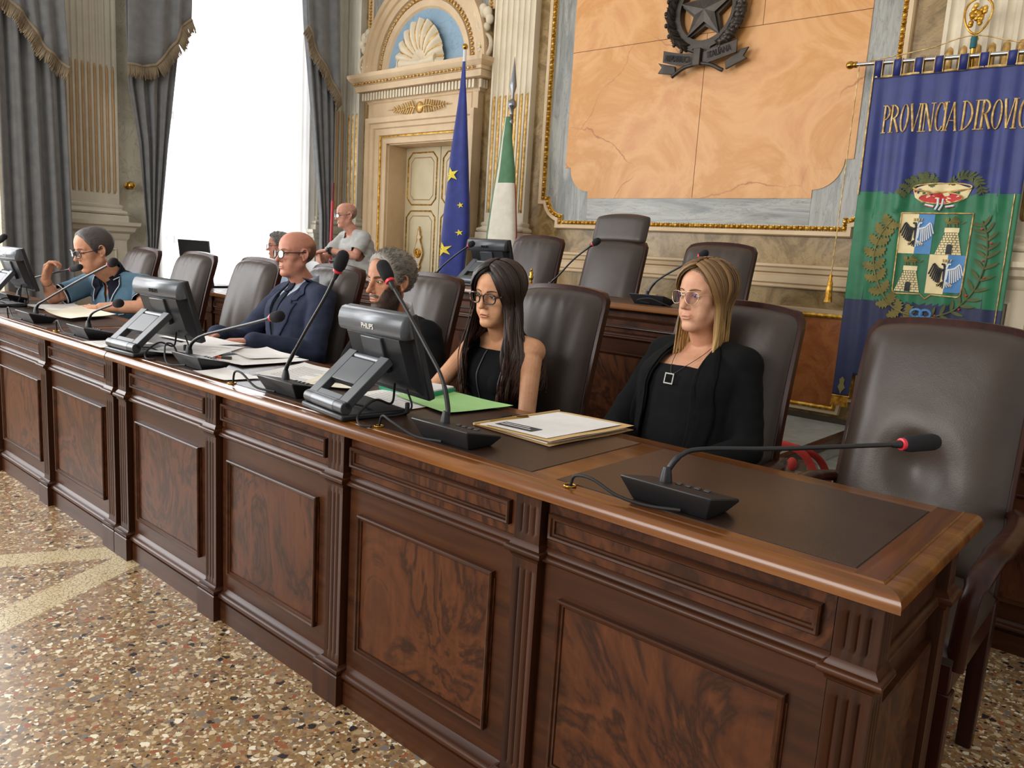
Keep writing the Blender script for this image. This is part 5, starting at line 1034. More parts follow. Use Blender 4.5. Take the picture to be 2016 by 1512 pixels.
for s_ in (-1, 1):
    q = [(s_ * 0.20 - 0.01, -0.365), (s_ * 0.315 - 0.01, -0.335 if s_ < 0 else -0.30), (s_ * 0.36, -0.325 if s_ < 0 else -0.29), (s_ * 0.325, -0.36 if s_ < 0 else -0.345), (s_ * 0.355, -0.40 if s_ < 0 else -0.365), (s_ * 0.2, -0.425)]
    mb = MB(); mb.prism(q, 'y', -0.075, -0.055); mb.build('ribbon_tail', M['bronze'], root, bevel=0.004)

# ------------------------------------------------------------------ the blue and green gonfalon
bx, by = -1.012, 3.985
root = thing('banner', 'blue and green embroidered banner with a coat of arms hanging from a steel rod', 'banner', (bx, by, 0), 0)
M['bblue'] = fabric('banner_blue_satin', '#1e2d75', '#182563', 0.5, 300, 0.08, 0.1); M['bgreen'] = fabric('banner_green_satin', '#0f7046', '#0c5f3a', 0.5, 300, 0.08, 0.1); M['navy'] = fabric('banner_navy_satin', '#161f4b', '#11183c', 0.55, 300, 0.08, 0.1)
M['thread'] = gold('gold_thread', '#8a6a34', '#cda968', '#ecd6a0', 0.55); M['thread'].node_tree.nodes['Principled BSDF'].inputs['Metallic'].default_value = 0.25
M['olive'] = fabric('olive_green_thread', '#5a6236', '#474f2b', 0.8, 300, 0.3); M['oakg'] = fabric('oak_brown_thread', '#7d7239', '#6a602e', 0.8, 300, 0.3); M['skyb'] = fabric('sky_blue_satin', '#4a86bd', '#3f78ad', 0.55, 300, 0.1); M['ivory'] = fabric('ivory_satin', '#e9d7a6', '#dcc892', 0.55, 300, 0.15); M['bred'] = fabric('red_satin', '#c52a28', '#b3211f', 0.6, 300, 0.1); M['bwhite'] = fabric('white_thread', '#d9dde2', '#c9ced6', 0.6, 300, 0.1); M['bblack'] = fabric('black_thread', '#1a1a1d', '#121214', 0.6, 300, 0.1)
X0, X1, ZT = -0.44, 0.44, 2.452
def wave(x, z):
    k = 0.35 + 0.65 * min(1, (2.5 - z) / 0.5); g = 1.0 if z > 1.65 else 0.55
    return k * g * (0.009 * math.sin(x * 29 + 1.5 * math.sin(x * 7) + 0.8 * math.sin(z * 2.2)) + 0.008 * math.sin(x * 61 + 1.3 + z * 1.4) + 0.006 * math.sin(x * 15 + z * 0.9))
def zb_(x):   # lower outline with pointed tails
    a = abs(x); return 0.47 if a > 0.33 else 0.62 if a > 0.26 else 0.62 - 0.24 * (1 - a / 0.26) ** 0.8
mb = MB(); nu, nv = 120, 110
def cloth(u, v): x = X0 + (X1 - X0) * u; z = ZT + (zb_(x) - ZT) * v; return (x, wave(x, z), z)
mb.grid(cloth, nu, nv)
def cm(k):
    u, v = (k // nv + 0.5) / nu, (k % nv + 0.5) / nv; p = cloth(u, v); zz = p[2]
    return 0 if zz > 1.765 - 0.02 * (u) * 1.2 else 1 if zz > 1.105 else 2
mb.m = [cm(k) for k in range(len(mb.f))]; cl = mb.build('cloth', [M['bblue'], M['bgreen'], M['navy']], root, smooth=180); sm = cl.modifiers.new('thick', 'SOLIDIFY'); sm.thickness = 0.003; sm.offset = 1
def onc(x, z, off=0.004): return (x, wave(x, z) - off, z)
def fill(name, poly, mat, parent=None, off=0.004, mats=None, mbx=None, mi=0):
    """embroidered patch following the cloth: polygon triangulated as a fan of strips"""
    mb = mbx or MB(); n = len(poly); cx = sum(p[0] for p in poly) / n; cz = sum(p[1] for p in poly) / n; rings = 3; v = [onc(cx, cz, off)]
    for r_ in range(1, rings + 1):
        for i in range(n): x = cx + (poly[i][0] - cx) * r_ / rings; z = cz + (poly[i][1] - cz) * r_ / rings; v.append(onc(x, z, off))
    f = [(0, 1 + i, 1 + (i + 1) % n) for i in range(n)]
    for r_ in range(rings - 1): f += [(1 + r_ * n + i, 1 + (r_ + 1) * n + i, 1 + (r_ + 1) * n + (i + 1) % n, 1 + r_ * n + (i + 1) % n) for i in range(n)]
    mb.add(v, f, mi)
    return mb if mbx else mb.build(name, mat, parent or cl, smooth=60)
def dense(poly, step=0.02, closed=True):
    out = []; n = len(poly)
    for i in range(n if closed else n - 1):
        a, b = Vector(poly[i]), Vector(poly[(i + 1) % n]); k = max(1, int((b - a).length / step)); out += [tuple(a.lerp(b, j / k)) for j in range(k)]
    return out + ([] if closed else [tuple(poly[-1])])
def stitch(mbx, poly, w, off=0.006, mi=0, closed=False, seg=6): 
    pts = [onc(x, z, off) for x, z in dense(poly, 0.015, closed)]
    if closed: pts.append(pts[0])
    mbx.tube(pts, w, seg, mi)
# lettering: each serif letter is drawn with thick and thin strokes
HL = 0.158
def letter(mbx, ch, x0, z0, w):
    h = HL; tk, th = 0.0066, 0.0032; sf = 0.014
    S_ = lambda a, b, c, d, r_: stitch(mbx, [(x0 + a * w, z0 + b * h), (x0 + c * w, z0 + d * h)], r_)
    def V_(a, b0, b1, r_, s0=True, s1=True):
        S_(a, b0, a, b1, r_)
        for on, b in ((s0, b0), (s1, b1)):
            if on: stitch(mbx, [(x0 + a * w - sf, z0 + b * h), (x0 + a * w + sf, z0 + b * h)], th * 0.9)
    def A_(cx, cz, rx, rz, a0, a1, heavy=True):
        P = [(x0 + (cx + rx * math.cos(t)) * w, z0 + (cz + rz * math.sin(t)) * h) for t in np.linspace(a0, a1, 18)]; pts = [onc(x, z, 0.006) for x, z in P]
        mbx.tube(pts, [th + (tk - th) * abs(math.cos(t)) for t in np.linspace(a0, a1, 18)], 6)
    if ch == 'P': V_(.2, 0, 1, tk); A_(.2, .74, .62, .26, PI / 2, -PI / 2)
    elif ch == 'R': V_(.2, 0, 1, tk); A_(.2, .75, .55, .25, PI / 2, -PI / 2); S_(.45, .5, .95, 0, tk)
    elif ch == 'O': A_(.5, .5, .42, .5, 0, 2 * PI)
    elif ch == 'V': S_(.06, 1, .48, 0, tk); S_(.94, 1, .5, 0, th); S_(-.04, 1, .2, 1, th); S_(.8, 1, 1.04, 1, th)
    elif ch == 'I': V_(.5, 0, 1, tk)
    elif ch == 'N': V_(.16, 0, 1, th, True, False); S_(.14, 1, .84, 0, tk); V_(.86, 0, 1, th, False, True); S_(.02, 1, .2, 1, th)
    elif ch == 'C': A_(.58, .5, .48, .5, 0.75, 2 * PI - 0.75); S_(.94, .98, .94, .72, th)
    elif ch == 'A': S_(.02, 0, .52, 1, th); S_(.52, 1, .92, 0, tk); S_(.25, .35, .75, .35, th); S_(-.06, 0, .16, 0, th); S_(.76, 0, 1.06, 0, th)
    elif ch == 'D': V_(.2, 0, 1, tk); A_(.2, .5, .72, .5, PI / 2, -PI / 2)
    elif ch == 'G': A_(.55, .5, .47, .5, 0.8, 2 * PI - 0.5); V_(.92, .12, .42, tk, False, True)
for ch, x, w in zip('PROVINCIADIROVIGO', (-1.362, -1.318, -1.258, -1.203, -1.162, -1.135, -1.07, -1.03, -1.004, -.93, -.866, -.832, -.778, -.72, -.682, -.645, -.588), (.05, .055, .05, .05, .035, .06, .05, .035, .052, .062, .032, .055, .052, .05, .034, .052, .05)):
    mb = MB(); letter(mb, ch, x - bx, 2.117 - 0.017 * (x + 1.36), w); mb.build('embroidered_letter', M['thread'], cl, smooth=60)
# gold borders
mb = MB(); stitch(mb, [(X0 + 0.004, ZT - 0.004), (X1 - 0.004, ZT - 0.004)], 0.007); stitch(mb, [(X0 + 0.003, ZT), (X0 + 0.003, 1.75)], 0.005); mb.build('gold_braid', M['thread'], cl, smooth=60); mb = MB(); stitch(mb, [(X1 - 0.03, 1.75), (X1 - 0.03, 0.6)], 0.003); mb.build('gold_braid', M['thread'], cl, smooth=60)
# shield: quartered field
sx0, sx1, sz0, sz1 = -0.164, 0.222, 1.17, 1.64; sxm, szm = 0.022, 1.40
def sq(x0, z0, x1, z1): return dense(rect(x0, z0, x1, z1), 0.03)
sh_ = fill('ivory_quarter', sq(sx0, szm, (sx0 + sxm) / 2 + 0.005, sz1 - 0.005), M['ivory'])
fill('sky_quarter', sq((sx0 + sxm) / 2 + 0.005, szm, sxm, sz1 - 0.007), M['skyb']); fill('ivory_quarter', sq(sxm, sz0, (sx1 + sxm) / 2 + 0.002, szm), M['ivory']); fill('sky_quarter', sq((sx1 + sxm) / 2 + 0.002, sz0 + 0.012, sx1 - 0.004, szm), M['skyb'])
mb = MB(); c_ = (sx0 + sx1) / 2
stitch(mb, [(sx0, sz1), (sx1, sz1), (sx1 - 0.005, sz0 + 0.03)] + [(sx1 - 0.03 + 0.025 * math.cos(t), sz0 + 0.028 + 0.025 * math.sin(t) - 0.015) for t in np.linspace(0, -PI / 2, 5)] + [(c_ + 0.03, sz0 - 0.008), (c_, sz0 - 0.035), (c_ - 0.03, sz0 - 0.008)] + [(sx0 + 0.03 + 0.025 * math.cos(t), sz0 + 0.028 + 0.025 * math.sin(t) - 0.015) for t in np.linspace(-PI / 2, -PI, 5)], 0.0042, closed=True); mb.build('shield_border', M['thread'], cl, smooth=60)
def tower(cx, z0):
    fill('tower', dense([(cx - 0.072, z0), (cx + 0.07, z0), (cx + 0.038, z0 + 0.125), (cx + 0.043, z0 + 0.13), (cx + 0.043, z0 + 0.155), (cx - 0.037, z0 + 0.155), (cx - 0.037, z0 + 0.13), (cx - 0.033, z0 + 0.125)], 0.03), M['ivory'], off=0.006)
    mb = MB()
    for k in range(9):
        z = z0 + 0.014 * (k + 1); w = 0.07 - 0.034 * (z - z0) / 0.125; stitch(mb, [(cx - w, z), (cx + w, z)], 0.0011, 0.0075, seg=4)
        for j in range(5):
            x = cx - w + (j + (0.5 if k % 2 else 0.15)) * 2 * w / 5; stitch(mb, [(x, z - 0.014), (x, z)], 0.0011, 0.0075, seg=4)
    mb.build('masonry_stitching', M['bblack'], cl)
    fill('doorway', [(cx - 0.012, z0 + 0.002), (cx + 0.02, z0 + 0.002), (cx + 0.02, z0 + 0.045)] + [(cx + 0.004 + 0.016 * math.cos(t), z0 + 0.045 + 0.016 * math.sin(t)) for t in np.linspace(0.3, PI - 0.3, 6)] + [(cx - 0.012, z0 + 0.045)], M['bblack'], off=0.0085)
    mb = MB()   # winged lion standing on the tower
    zz = z0 + 0.162
    fill('', [(cx - 0.03, zz + 0.012), (cx + 0.03, zz + 0.014), (cx + 0.034, zz + 0.026), (cx - 0.01, zz + 0.03), (cx - 0.03, zz + 0.028)], None, off=0.008, mbx=mb)
    fill('', [(cx - 0.03 + 0.014 * math.cos(t), zz + 0.038 + 0.014 * math.sin(t)) for t in np.linspace(0, 2 * PI, 9)[:-1]], None, off=0.009, mbx=mb)
    for a in (-0.026, -0.012, 0.014, 0.028): stitch(mb, [(cx + a, zz + 0.014), (cx + a + 0.004, zz - 0.004)], 0.003, 0.009)
    for k in range(5): stitch(mb, [(cx - 0.008, zz + 0.028), (cx + 0.012 + 0.008 * k, zz + 0.06 - 0.008 * k)], 0.003, 0.010)
    stitch(mb, [(cx + 0.034, zz + 0.022), (cx + 0.055, zz + 0.018), (cx + 0.068, zz + 0.03)], 0.002, 0.009)
    mb.build('winged_lion', M['oakg'], cl, smooth=60)
tower(0.118, 1.402); tower(-0.078, 1.172)
def eagle(cx, cz):
    for s_, mt, nm in ((-1, 'bblack', 'black_half_eagle'), (1, 'bwhite', 'white_half_eagle')):
        mb = MB(); fill('', [(cx, cz + 0.04), (cx + s_ * 0.016, cz + 0.03), (cx + s_ * 0.013, cz - 0.03), (cx, cz - 0.055)], None, off=0.007, mbx=mb)
        stitch(mb, [(cx + s_ * 0.004, cz + 0.03), (cx + s_ * 0.012, cz + 0.055), (cx + s_ * 0.024, cz + 0.056)], 0.0065, 0.009); 
        stitch(mb, [(cx + s_ * 0.012, cz + 0.02), (cx + s_ * 0.045, cz + 0.032), (cx + s_ * 0.07, cz + 0.058)], 0.006, 0.009)
        for k in range(7):
            a = k / 6; stitch(mb, [(cx + s_ * (0.022 + 0.05 * a), cz + 0.025 + 0.03 * a * a), (cx + s_ * (0.03 + 0.062 * a), cz - 0.055 + 0.05 * a * a)], 0.004, 0.0085)
        for k in range(4): stitch(mb, [(cx + s_ * 0.006, cz - 0.045), (cx + s_ * (0.006 + 0.012 * k), cz - 0.085 + 0.006 * k)], 0.0028, 0.008)
        mb.build(nm, M[mt], cl, smooth=60)
    mb = MB()
    for k in range(4): stitch(mb, [(cx - 0.02 + 0.013 * k, cz + 0.068), (cx - 0.022 + 0.015 * k, cz + 0.084)], 0.004, 0.009)
    for s_ in (-1, 1): stitch(mb, [(cx + s_ * 0.02, cz - 0.05), (cx + s_ * 0.04, cz - 0.075)], 0.003, 0.009)
    mb.build('gold_crown_and_claws', M['thread'], cl, smooth=60)
eagle(-0.066, 1.525); eagle(0.122, 1.29)
# crown over the shield with sprays and ribbon
cx, cz = 0.036, 1.745
E_ = lambda rx, rz, z_, n=24, a0=0, a1=2 * PI: [(cx + rx * math.cos(t), z_ + rz * math.sin(t)) for t in np.linspace(a0, a1, n, endpoint=False)]
fill('crown_body', dense([(cx - 0.158, cz + 0.035), (cx - 0.14, cz - 0.015), (cx - 0.1, cz - 0.042), (cx, cz - 0.055), (cx + 0.1, cz - 0.042), (cx + 0.14, cz - 0.015), (cx + 0.158, cz + 0.035), (cx + 0.08, cz + 0.062), (cx, cz + 0.07), (cx - 0.08, cz + 0.062)], 0.03), M['ivory'], off=0.006)
fill('crown_lining', E_(0.115, 0.03, cz - 0.018), M['bred'], off=0.0075)
mb = MB(); stitch(mb, E_(0.118, 0.032, cz - 0.018), 0.004, 0.009, closed=True); stitch(mb, [(cx + 0.158 * math.cos(t), cz + 0.045 - 0.028 * math.sin(t)) for t in np.linspace(0, PI, 20)], 0.006, 0.009); stitch(mb, [(cx + 0.158 * math.cos(t), cz + 0.045 + 0.022 * math.sin(t)) for t in np.linspace(0, PI, 20)], 0.004, 0.008); mb.build('crown_braid', M['thread'], cl, smooth=60)
for k, c in enumerate(('bred', 'bblue', 'bgreen', 'bblue', 'bred', 'bblue', 'bgreen', 'bblue', 'bred')):
    a = PI - PI * (k + 0.5) / 9; x = cx + 0.145 * math.cos(a); z = cz + 0.028 - 0.022 * math.sin(a); mb = MB(); mb.ell(onc(x, z, 0.008), (0.009 if c == 'bgreen' else 0.006, 0.003, 0.007 if c == 'bgreen' else 0.009), 10, 6); mb.build('crown_gem', M[c], cl, smooth=60)
mb = MB(); stitch(mb, [(cx - 0.012, cz - 0.02), (cx - 0.01, cz - 0.06), (cx - 0.02, cz - 0.085)], 0.007, 0.009); stitch(mb, [(cx + 0.012, cz - 0.02), (cx + 0.01, cz - 0.06), (cx - 0.002, cz - 0.088)], 0.007, 0.009); stitch(mb, [(cx - 0.08, cz - 0.055), (cx - 0.03, cz - 0.066)], 0.006, 0.008); stitch(mb, [(cx + 0.03, cz - 0.066), (cx + 0.08, cz - 0.062)], 0.006, 0.008); mb.build('white_ribbon', M['bwhite'], cl, smooth=60)
mb = MB(); stitch(mb, [(cx - 0.084, cz - 0.061), (cx - 0.03, cz - 0.073)], 0.002, 0.012); stitch(mb, [(cx + 0.03, cz - 0.073), (cx + 0.08, cz - 0.069)], 0.002, 0.012); mb.build('red_ribbon_edge', M['bred'], cl)
def spray(name, path, n, L, w, mat, lobed, off=0.008, sp=0.9, berry=None, stem=0.003):
    P = curve([(a, 0, b) for a, b in path], 10); mb = MB(); m_ = len(P)
    mb.tube([onc(p.x, p.z, off) for p in P], stem, 6)
    for k in range(n):
        i = int((k + 0.5) / n * (m_ - 2)); p = P[i]; d = (P[i + 1] - P[i]); t = math.atan2(d.z, d.x)
        for s_ in (-1, 1):
            a = t + s_ * sp; l_ = L * (1 - 0.3 * abs(k / n - 0.45)); pts = []
            K = 9 if lobed else 6
            for j in range(K + 1):
                u = j / K; ww = w * math.sin(PI * (0.08 + 0.92 * u)) ** 0.8 * (1 + (0.35 * (-1) ** j if lobed else 0)); pts.append((u * l_, ww))
            poly = [(p.x + a_ * math.cos(a) - b_ * math.sin(a), p.z + a_ * math.sin(a) + b_ * math.cos(a)) for a_, b_ in pts] + [(p.x + a_ * math.cos(a) + b_ * math.sin(a), p.z + a_ * math.sin(a) - b_ * math.cos(a)) for a_, b_ in pts[::-1]]
            fill('', poly, None, off=off + 0.0015, mbx=mb)
    o = mb.build(name, M[mat], cl, smooth=60)
    if berry:
        for k in range(7):
            i = int((k + 0.7) / 7.5 * m_); p = P[min(i, m_ - 1)]; mb = MB(); mb.ell(onc(p.x + (0.02 if k % 2 else -0.016), p.z, 0.012), 0.0065, 8, 6); mb.build('red_berry', M['bred'], cl, smooth=60)
    return o
spray('oak_sprig', [(cx - 0.03, cz + 0.06), (cx - 0.09, cz + 0.1), (cx - 0.17, cz + 0.07), (cx - 0.225, cz - 0.0)], 8, 0.048, 0.015, 'olive', True)
spray('laurel_sprig', [(cx + 0.03, cz + 0.06), (cx + 0.11, cz + 0.11), (cx + 0.18, cz + 0.08), (cx + 0.22, cz + 0.0)], 12, 0.04, 0.007, 'olive', False)
spray('oak_branch', [(0.0, 1.02), (-0.14, 1.07), (-0.24, 1.2), (-0.29, 1.36), (-0.27, 1.5), (-0.21, 1.6)], 10, 0.088, 0.026, 'oakg', True, stem=0.006)
spray('olive_branch', [(0.06, 1.02), (0.19, 1.08), (0.28, 1.2), (0.32, 1.36), (0.31, 1.5), (0.27, 1.6)], 13, 0.085, 0.010, 'olive', False, berry=True, stem=0.005)
mb = MB()
for s_ in (-1, 1):
    stitch(mb, [(0.02 + s_ * (0.025 + 0.03 * math.cos(t)), 1.045 + 0.024 * math.sin(t)) for t in np.linspace(0, 2 * PI, 16)], 0.009, 0.012, closed=False); stitch(mb, [(0.02 + s_ * 0.01, 1.03), (0.02 + s_ * 0.05, 1.005)], 0.008, 0.012)
mb.build('blue_knot', M['skyb'], cl, smooth=60)
patch_ = fill('oak_leaf_tail', [(-0.385, 0.60), (-0.37, 0.58), (-0.375, 0.555), (-0.362, 0.53), (-0.38, 0.505), (-0.388, 0.485), (-0.396, 0.505), (-0.412, 0.53), (-0.4, 0.555), (-0.405, 0.58)], M['oakg'], off=0.006)
mb = MB()
for k in range(26):
    x = X0 + 0.004 + 0.1 * k / 26; p = onc(x, 0.47); mb.tube([p, (p[0] + random.uniform(-.002, .002), p[1], 0.44), (p[0] + random.uniform(-.004, .004), p[1] - 0.002, 0.405)], [0.0025, 0.0028, 0.0022], 4)
mb.tube([onc(X0, 0.472), onc(X0 + 0.11, 0.472)], 0.006, 6); mb.build('gold_fringe', M['gold'], root, smooth=60)
# hanging tabs, rod, cords, finial
mb = MB(); mb.tube([(-0.56, 0, 2.535), (0.62, 0, 2.50)], 0.013, 14); mb.build('steel_rod', M['chrome'], root, smooth=60)
mb = MB(); mb.ell((-0.585, 0, 2.536), (0.026, 0.024, 0.024), 16, 12); mb.tube([(-0.565, 0, 2.536), (-0.545, 0, 2.535)], 0.019, 14); mb.build('brass_rod_end', M['brass'], root, smooth=180)
for k, x in enumerate((-0.41, -0.3, -0.182, -0.073, 0.055, 0.158, 0.295, 0.40)):
    zr = 2.535 - 0.035 * (x + 0.56) / 1.18; mb = MB(); pts = [(-0.0145, ZT - 0.01)] + [(-0.0155 * math.cos(t), zr + 0.0155 * math.sin(t)) for t in np.linspace(0, PI, 9)] + [(0.0145, ZT - 0.01)]
    mb.add([(x + s_, y, z) for y, z in pts for s_ in (-0.022, 0.022)], [(2 * i, 2 * i + 1, 2 * i + 3, 2 * i + 2) for i in range(len(pts) - 1)]); o = mb.build('hanging_loop', M['bblue'], root, smooth=60); s_ = o.modifiers.new('thick', 'SOLIDIFY'); s_.thickness = 0.002
    mb = MB()
    for s_ in (-0.024, 0.024): mb.tube([(x + s_, y - 0.001, z) for y, z in pts], 0.0028, 5)
    mb.build('gold_edge', M['thread'], o, smooth=60)
mb = MB(); mb.tube(curve([(-0.53, -0.005, 2.52), (-0.522, -0.02, 2.45), (-0.525, -0.03, 1.8), (-0.53, -0.03, 1.25)], 6), 0.0038, 6); mb.tube(curve([(-0.47, 0, 2.548), (-0.15, 0.01, 2.585), (0.075, 0.01, 2.63), (0.3, 0.01, 2.57), (0.55, 0.0, 2.52)], 8), 0.0035, 6); mb.build('gold_cord', M['thread'], root, smooth=60)
mb = MB(); mb.lathe([(0.004, 1.25), (0.012, 1.235), (0.008, 1.222), (0.014, 1.2), (0.019, 1.185), (0.016, 1.175), (0.019, 1.16), (0.024, 1.10), (0.026, 1.07), (0.001, 1.07)], 16, 0, tr(-0.53, -0.03, 0)); mb.build('gold_tassel', M['gold'], root, smooth=60)
mb = MB(); mb.tube([(0.085, 0.06, 0.255), (0.085, 0.06, 2.4), (0.085, 0.03, 2.52), (0.085, 0.02, 2.58)], 0.014, 10); mb.lathe([(0.012, 2.56), (0.02, 2.575), (0.016, 2.6), (0.022, 2.61), (0.01, 2.64)], 12, 0, tr(0.085, 0.02, 0)); mb.build('banner_staff', M['brass'], root, smooth=60)
mb = MB(); loop = [(0.085 + 0.068 * math.sin(t) * (1 - 0.25 * math.cos(t)), 0.02, 2.735 - 0.095 * math.cos(t)) for t in np.linspace(0, 2 * PI, 33)]; mb.tube(loop, 0.006, 8); fi = mb.build('gilt_finial', M['gold'], root, smooth=60)
mb = MB()
for k in range(22): mb.ell((0.085 + random.uniform(-.035, .035), 0.02 + random.uniform(-.006, .006), 2.74 + random.uniform(-.055, .06)), (0.014, 0.01, 0.016), 8, 6)
mb.build('finial_crest', M['gold'], fi, smooth=60)
mb = MB(); mb.tube([(0.085, 0.01, 2.56), (0.085, 0.01, 2.62)], 0.017, 10); mb.build('teal_binding', plain('teal_ribbon', '#1c5f66', 0.7), root, smooth=60)
# ------------------------------------------------------------------ people: sculpting helpers
from mathutils.bvhtree import BVHTree
def fuse(mb, voxel, smooth=3):
    """merge closed overlapping shapes into one continuous surface"""
    me = mb.mesh('fuse', M['paper']); o = bpy.data.objects.new('fuse', me); scene.collection.objects.link(o)
    r = o.modifiers.new('r', 'REMESH'); r.mode = 'VOXEL'; r.voxel_size = voxel; r.adaptivity = 0.0
    if smooth: s_ = o.modifiers.new('s', 'SMOOTH'); s_.factor = 0.5; s_.iterations = smooth
    dg = bpy.context.evaluated_depsgraph_get(); dg.update(); out = bpy.data.meshes.new_from_object(o.evaluated_get(dg)); bpy.data.objects.remove(o); out.materials.clear()
    return out
def mco(me): a = np.empty(len(me.vertices) * 3, 'f4'); me.vertices.foreach_get('co', a); return a.reshape(-1, 3).astype('f8')
def setco(me, a): me.vertices.foreach_set('co', a.astype('f4').ravel()); me.update()
def mno(me): a = np.empty(len(me.vertices) * 3, 'f4'); me.vertices.foreach_get('normal', a); return a.reshape(-1, 3).astype('f8')
def add_obj(name, me, mats, parent, sm=True):
    me.name = name; me.materials.clear()
    for m in (mats if isinstance(mats, (list, tuple)) else [mats]): me.materials.append(m)
    if sm: me.polygons.foreach_set('use_smooth', [True] * len(me.polygons))
    o = bpy.data.objects.new(name, me); C.objects.link(o); o.parent = parent; return o
def cut(me, keep):
    """drop the faces whose centre fails keep(centres, normals)"""
    n = len(me.polygons); c = np.empty(n * 3, 'f4'); me.polygons.foreach_get('center', c); nn = np.empty(n * 3, 'f4'); me.polygons.foreach_get('normal', nn)
    k = keep(c.reshape(-1, 3).astype('f8'), nn.reshape(-1, 3).astype('f8')); bm = bmesh.new(); bm.from_mesh(me); bm.faces.ensure_lookup_table()
    bmesh.ops.delete(bm, geom=[bm.faces[i] for i in np.nonzero(~k)[0]], context='FACES')
    for _ in range(8):      # even out the cut edge
        new = {}
        for v in bm.verts:
            nb = [e.other_vert(v).co for e in v.link_edges if e.is_boundary]
            if len(nb) == 2: new[v] = (nb[0] + nb[1]) * 0.25 + v.co * 0.5
        for v, q in new.items(): v.co = q
    bm.to_mesh(me); bm.free(); me.update()
def smin(a, b, k): h = np.clip(0.5 + 0.5 * (b - a) / k, 0, 1); return b + (a - b) * h - k * h * (1 - h)
def smax(a, b, k): return -smin(-a, -b, k)
def sell(P, c, r):
    q = P - np.array(c); r = np.array(r); k0 = np.linalg.norm(q / r, axis=1); k1 = np.linalg.norm(q / r ** 2, axis=1) + 1e-9; return k0 * (k0 - 1) / k1
def scap(P, a, b, ra, rb):
    a, b = np.array(a, float), np.array(b, float); d = b - a; t = np.clip((P - a) @ d / (d @ d), 0, 1); return np.linalg.norm(P - a - t[:, None] * d, axis=1) - (ra + (rb - ra) * t)

